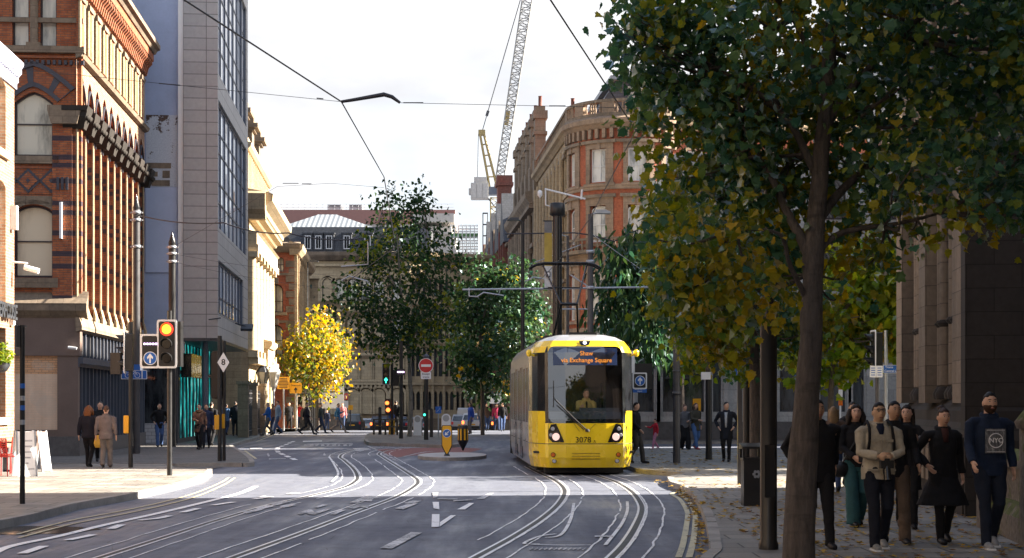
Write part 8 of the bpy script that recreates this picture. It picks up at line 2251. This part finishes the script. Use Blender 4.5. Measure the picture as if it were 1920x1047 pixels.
fl.bsdf(fl.ramp(vo_.outputs['Color'],[(.2,(.04,.03,.03)),(.45,(.16,.07,.04)),(.65,(.28,.16,.10)),(.85,(.10,.03,.03))]),.85); 
for ch in w_.children:
    if ch.name.startswith('coat'): ch.data.materials[0] = fl.m
def far(label,px,py,H,rz,col,bcol=BLK,hair_=('short',(.02,.014,.01)),legs=None,arms=('down','down'),zl=.80,**kw): return person(label,near_at(px,py),H,rz,legs or WT(.4,random.choice((1,-1))),arms,top=(col,zl,.01),bottom=(bcol,0),hair=hair_,**kw)
far('person in black jacket with dark backpack outside the turquoise shop',396,836,1.74,3.0,BLK)
far('person in dark blue jacket half hidden behind the flower patterned coat',387,841,1.66,.1,(.02,.03,.07),DKJ)
far('person in dark padded jacket striding away near the kerb, arm hanging',441,818,1.78,3.25,(.012,.016,.03),DKJ,('buzz',(.08,.06,.05)))
far('person in light blue jacket behind the diamond sign poles',424,816,1.66,2.9,(.08,.16,.30),JEAN)
far('person with fair hair behind the striding dark jacket',432,809,1.70,.2,(.05,.05,.055))
far('person in maroon jacket behind the green arrow signal pole',472,810,1.68,-1.4,(.06,.012,.02),DKJ)
far('white haired person in long black coat',490,811,1.66,-1.5,BLK,BLK,('white',(.60,.58,.54)),zl=.55)
far('grey haired person in bright blue jacket reading a map',503,817,1.74,-1.2,(.015,.10,.36),(.12,.115,.11),('short',(.25,.22,.20)),WT(.6,1),('front','front'))
far('person in pale pink cardigan beside the bright blue jacket',512,812,1.66,-1.0,(.25,.14,.12),JEAN,('long',(.10,.05,.03)))
far('tall person in pale blue denim jacket and jeans',521,815,1.84,-1.1,(.20,.28,.38),(.07,.11,.20),legs=WT(.5,1))
far('person in long black coat by the diversion sign pole',542,806,1.74,.4,BLK,BLK,zl=.55)
far('person in red jacket under the diversion sign',561,803,1.66,.2,(.42,.03,.03),JEAN)
far('person in black sweater with white shirt tail crossing the road',575,815,1.76,1.5,(.012,.014,.02),CHAR,legs=WT(.75,1),arms=('swing_f','swing_b'))
far('person in dark green jacket crossing the road with hands in pockets',601,813,1.72,1.4,(.05,.06,.055),(.02,.035,.08),legs=WT(.65,-1))
far('person in blue and grey jacket with light trousers crossing the road',634,812,1.74,1.5,(.03,.12,.26),(.19,.17,.17),legs=WT(.85,1),arms=('phone','swing_b'))
far('child in dark jacket beyond the crossing pedestrians',613,806,1.25,.3,(.02,.025,.05),JEAN)
far('person in pink top behind the light trousered pedestrian',642,806,1.70,.1,(.40,.15,.16),JEAN)
far('person in bright blue coat standing beyond the island',882,814,1.70,-1.0,(.02,.06,.32),(.12,.11,.12),('long',(.05,.03,.02)),('stand',),zl=.7)
far('person in brown jacket left of the tram',913,808,1.70,.2,(.06,.035,.025),JEAN)
far('person in crimson jacket beside the tram side',931,808,1.66,.3,(.32,.025,.07),JEAN)
far('person in black jacket and blue jeans beside the tram side',942,809,1.72,.1,BLK,(.06,.10,.22))
far('person in grey jacket by the dark cars',903,807,1.62,.2,(.10,.10,.11),JEAN)
far('person in dark coat at the hall entrance behind the signal',742,811,1.84,3.0,BLK,BLK,zl=.6)
# ---- tram driver
dp = Vector((1.83,39.5,0)); dl = Matrix.Rotation(.049,4,'Z')@Vector((.08,.85,0)); DR = person('tram driver in yellow shirt and dark tie behind the windscreen',tuple(dp+dl+Vector((0,0,.40))),1.75,.049,('sit',),('forward','front'),top=((.62,.46,.16),.92,0),bottom=(BLK,0),hair=('buzz',(.12,.09,.07)),sk=S_PALE,near=True,head_turn=.5)
mb = MB(); mb.prism([(-.02,1.44),(.02,1.44),(.035,1.12),(0,1.07),(-.035,1.12)],lambda p:(p[0],-.150,p[1]),lambda p:(p[0],-.138,p[1])); mb.build('tie',cloth(BLK),DR)
finish_remesh()
# ---------------------------------------------------------------- cars beyond the island
CARC = {}
def carpaint(c):
    if c not in CARC: CARC[c] = plain('car_paint_%d'%len(CARC),c,.3,.1,.06,1.0,coat=.5)
    return CARC[c]
def car(name,label,cat,px,Y,L,Wd,H,prof,glass,col,rz=0.0,brake=None,plate='signyel',roofz=None,group='cars beyond the traffic island'):
    """profile in (y,z), rear of the car at y=0 toward the viewer"""
    p = at(px,0,Y); T = thing(name,label,cat,(p.x,Y,zr(Y)),rz,group)
    def half(z): return Wd/2*(1 if z < H*.52 else 1-.20*((z-H*.52)/(H*.48)))
    n = len(prof); mb = MB()
    A_ = [(-half(z),y,z) for y,z in prof]; B_ = [(half(z),y,z) for y,z in prof]
    tr = tessellate_polygon([[Vector((y,z,0)) for y,z in prof]])
    mb.add(A_,tr); mb.add(B_,[t[::-1] for t in tr]); mb.add(A_+B_,[(i,(i+1)%n,n+(i+1)%n,n+i) for i in range(n)])
    mb.build('body',carpaint(col),T)
    mb = MB(); (y0,z0),(y1,z1) = glass['rear']; e = .012; w0,w1 = half(z0)*.90,half(z1)*.86
    mb.add([(-w0,y0-e,z0),(w0,y0-e,z0),(w1,y1-e,z1),(-w1,y1-e,z1)],[(0,1,2,3)]); mb.build('rear_window',M['gl_dark'],T)
    mb = MB()
    for sg in (-1,1):
        q = [(sg*(half(z)+e),y,z) for y,z in glass['side']]; mb.add(q,[tuple(range(len(q)))])
    mb.build('side_window',M['gl_dark'],T)
    for y in (L*.18,L*.82):
        for sg in (-1,1):
            mb = MB(); mb.cyl((sg*(Wd/2-.2),y,.31),(sg*(Wd/2+.01),y,.31),.31,n=16); w_ = mb.build('wheel',M['tramund'],T)
            mb = MB(); mb.cyl((sg*(Wd/2+.01),y,.31),(sg*(Wd/2+.02),y,.31),.19,n=12); mb.build('rim',M['galv'],w_)
    zl = H*.5
    for sg in (-1,1):
        mb = MB(); mb.box(sg*(Wd/2-.12)-.09,sg*(Wd/2-.12)+.09,-.03,.08,zl-.14,zl+.12); mb.build('tail_light',M['lit_orange'] if brake else M['signred'],T)
    mb = MB(); mb.box(-.27,.27,-.03,.0,H*.34,H*.34+.12); mb.build('number_plate',M[plate],T)
    mb = MB(); mb.box(-Wd/2+.04,Wd/2-.04,-.06,.1,.22,.45); mb.build('bumper',M['black'],T)
    return T
hatch = lambda L,H: [(0,.25),(.0,H*.58),(.12,H*.62),(.55,H*.97),(.9,H),(L*.55,H*.99),(L*.74,H*.62),(L*.97,H*.52),(L,.3),(L*.9,.2),(.1,.2)]
def gl(L,H): return {'rear':((.10,H*.64),(.52,H*.93)),'side':[(.45,H*.64),(.75,H*.92),(L*.53,H*.93),(L*.68,H*.64)]}
cabp = [(0,.25),(.0,.95),(.04,1.05),(.22,1.68),(.5,1.80),(2.6,1.80),(3.1,1.10),(4.3,1.0),(4.5,.6),(4.5,.25)]
car('taxi_cab','black hackney style cab with pale roof edge waiting beyond the crossing','taxi',660,158,4.5,1.78,1.8,cabp,{'rear':((.05,1.07),(.21,1.64)),'side':[(.3,1.07),(.45,1.66),(2.5,1.68),(2.85,1.1)]},(.012,.02,.022))
mb = MB()
car('parked_car','white hatchback just right of the black cab','car',684,172,4.0,1.72,1.5,hatch(4.0,1.5),gl(4,1.5),(.55,.55,.56))
car('parked_car','dark brown car with a lit brake lamp behind the guard rail','car',711,150,4.2,1.75,1.5,hatch(4.2,1.5),gl(4.2,1.5),(.05,.03,.03),brake=True)
car('parked_car','dark blue car behind the island signal posts','car',747,152,4.2,1.75,1.48,hatch(4.2,1.48),gl(4.2,1.48),(.02,.03,.06))
car('parked_car','silver car behind the island tree trunk','car',781,160,4.2,1.75,1.48,hatch(4.2,1.48),gl(4.2,1.48),(.4,.41,.42))
vanp = [(0,.3),(0,1.6),(.08,2.35),(.25,2.5),(3.8,2.5),(4.6,1.5),(5.3,1.2),(5.5,.4)]
car('white_van','tall dirty white van with closed rear doors right of the island','van',873,165,5.5,2.0,2.5,vanp,{'rear':((.03,1.5),(.06,1.95)),'side':[(3.5,1.5),(3.6,2.2),(3.9,2.2),(4.4,1.5)]},(.45,.42,.40),group=None)
for ch in [c for c in bpy.data.objects if c.name.startswith('rear_window')][-1:]: ch.data.materials[0] = carpaint((.45,.42,.40))
car('parked_car','dark hatchback with pale rear under the white van','car',864,140,4.1,1.74,1.5,hatch(4.1,1.5),gl(4.1,1.5),(.35,.35,.36))
car('parked_car','white car with lit brake lamps beside the bright blue coat','car',885,132,4.1,1.74,1.5,hatch(4.1,1.5),gl(4.1,1.5),(.6,.6,.6),brake=True)
car('parked_car','black car with lit orange lamps left of the tram','car',907,142,4.2,1.76,1.48,hatch(4.2,1.48),gl(4.2,1.48),(.015,.015,.018),brake=True)
CLOUD = (2.95,2.96,3.02); EXPO = 2.65; SKYS = .06; SUNE = 5.0
# ---------------------------------------------------------------- light, sky, camera
SUN_AZ = Vector((0.99, 0.13, 0)).normalized(); SUN_EL = R(29)
sd = Vector((SUN_AZ.x*math.cos(SUN_EL), SUN_AZ.y*math.cos(SUN_EL), math.sin(SUN_EL)))
L = bpy.data.lights.new('sun', 'SUN'); L.energy = SUNE; L.angle = R(.5); L.color = (1.0,.90,.76)
lo = bpy.data.objects.new('sun', L); COL.objects.link(lo); lo.rotation_euler = sd.to_track_quat('Z','Y').to_euler(); lo.location = (40,20,60)
W = bpy.data.worlds.new('World'); SC.world = W; W.use_nodes = True
nt = W.node_tree; nt.nodes.clear()
wo = nt.nodes.new('ShaderNodeOutputWorld'); bg = nt.nodes.new('ShaderNodeBackground'); bg.inputs[1].default_value = SKYS
sky = nt.nodes.new('ShaderNodeTexSky'); sky.sky_type = 'NISHITA'; sky.sun_disc = False
sky.sun_elevation = SUN_EL; sky.sun_rotation = math.atan2(sd.x, sd.y); sky.air_density = 1.0; sky.dust_density = 1.5; sky.ozone_density = 1.5
tc = nt.nodes.new('ShaderNodeTexCoord'); mp = nt.nodes.new('ShaderNodeMapping'); nt.links.new(tc.outputs['Generated'], mp.inputs[0]); mp.inputs['Scale'].default_value = (1.0,1.0,2.6)
nz = nt.nodes.new('ShaderNodeTexNoise'); nt.links.new(mp.outputs[0], nz.inputs['Vector']); nz.inputs['Scale'].default_value = 2.6; nz.inputs['Detail'].default_value = 7; nz.inputs['Roughness'].default_value = .6
cr = nt.nodes.new('ShaderNodeValToRGB'); e = cr.color_ramp.elements; e[0].position = .36; e[0].color = (.72,.72,.72,1); e[1].position = .50; e[1].color = (1,1,1,1)
nt.links.new(nz.outputs[0], cr.inputs[0])
# clouds thin out overhead: more blue there
sx = nt.nodes.new('ShaderNodeSeparateXYZ'); nt.links.new(tc.outputs['Generated'], sx.inputs[0])
mr = nt.nodes.new('ShaderNodeMapRange'); nt.links.new(sx.outputs[2], mr.inputs[0]); mr.inputs[1].default_value = .30; mr.inputs[2].default_value = .75; mr.inputs[3].default_value = 1.0; mr.inputs[4].default_value = .25
mu = nt.nodes.new('ShaderNodeMath'); mu.operation = 'MULTIPLY'; nt.links.new(cr.outputs[0], mu.inputs[0]); nt.links.new(mr.outputs[0], mu.inputs[1])
nz2 = nt.nodes.new('ShaderNodeTexNoise'); nt.links.new(mp.outputs[0], nz2.inputs['Vector']); nz2.inputs['Scale'].default_value = 5; nz2.inputs['Detail'].default_value = 6
cc = nt.nodes.new('ShaderNodeValToRGB'); e = cc.color_ramp.elements; e[0].position = .33; e[0].color = (CLOUD[0]*.74,CLOUD[1]*.75,CLOUD[2]*.78,1); e[1].position = .52; e[1].color = (*CLOUD,1)
nt.links.new(nz2.outputs[0], cc.inputs[0])
mx = nt.nodes.new('ShaderNodeMix'); mx.data_type = 'RGBA'; nt.links.new(mu.outputs[0], mx.inputs[0]); nt.links.new(sky.outputs[0], mx.inputs[6]); nt.links.new(cc.outputs[0], mx.inputs[7])
nt.links.new(mx.outputs[2], bg.inputs[0]); nt.links.new(bg.outputs[0], wo.inputs[0])
cam = bpy.data.cameras.new('camera'); co = bpy.data.objects.new('camera', cam); COL.objects.link(co)
co.location = (0,0,CH); co.rotation_euler = (PI/2,0,0); cam.sensor_width = 36; cam.lens = 36*FPX/1920; cam.shift_y = (HY-523.5)/1920
cam.clip_start = .1; cam.clip_end = 4000; SC.camera = co
SC.view_settings.view_transform = 'Standard'; SC.view_settings.look = 'None'; SC.view_settings.gamma = 1; SC.view_settings.use_curve_mapping = False
SC.view_settings.exposure = EXPO
SC.cycles.max_bounces = 8; SC.cycles.transparent_max_bounces = 12
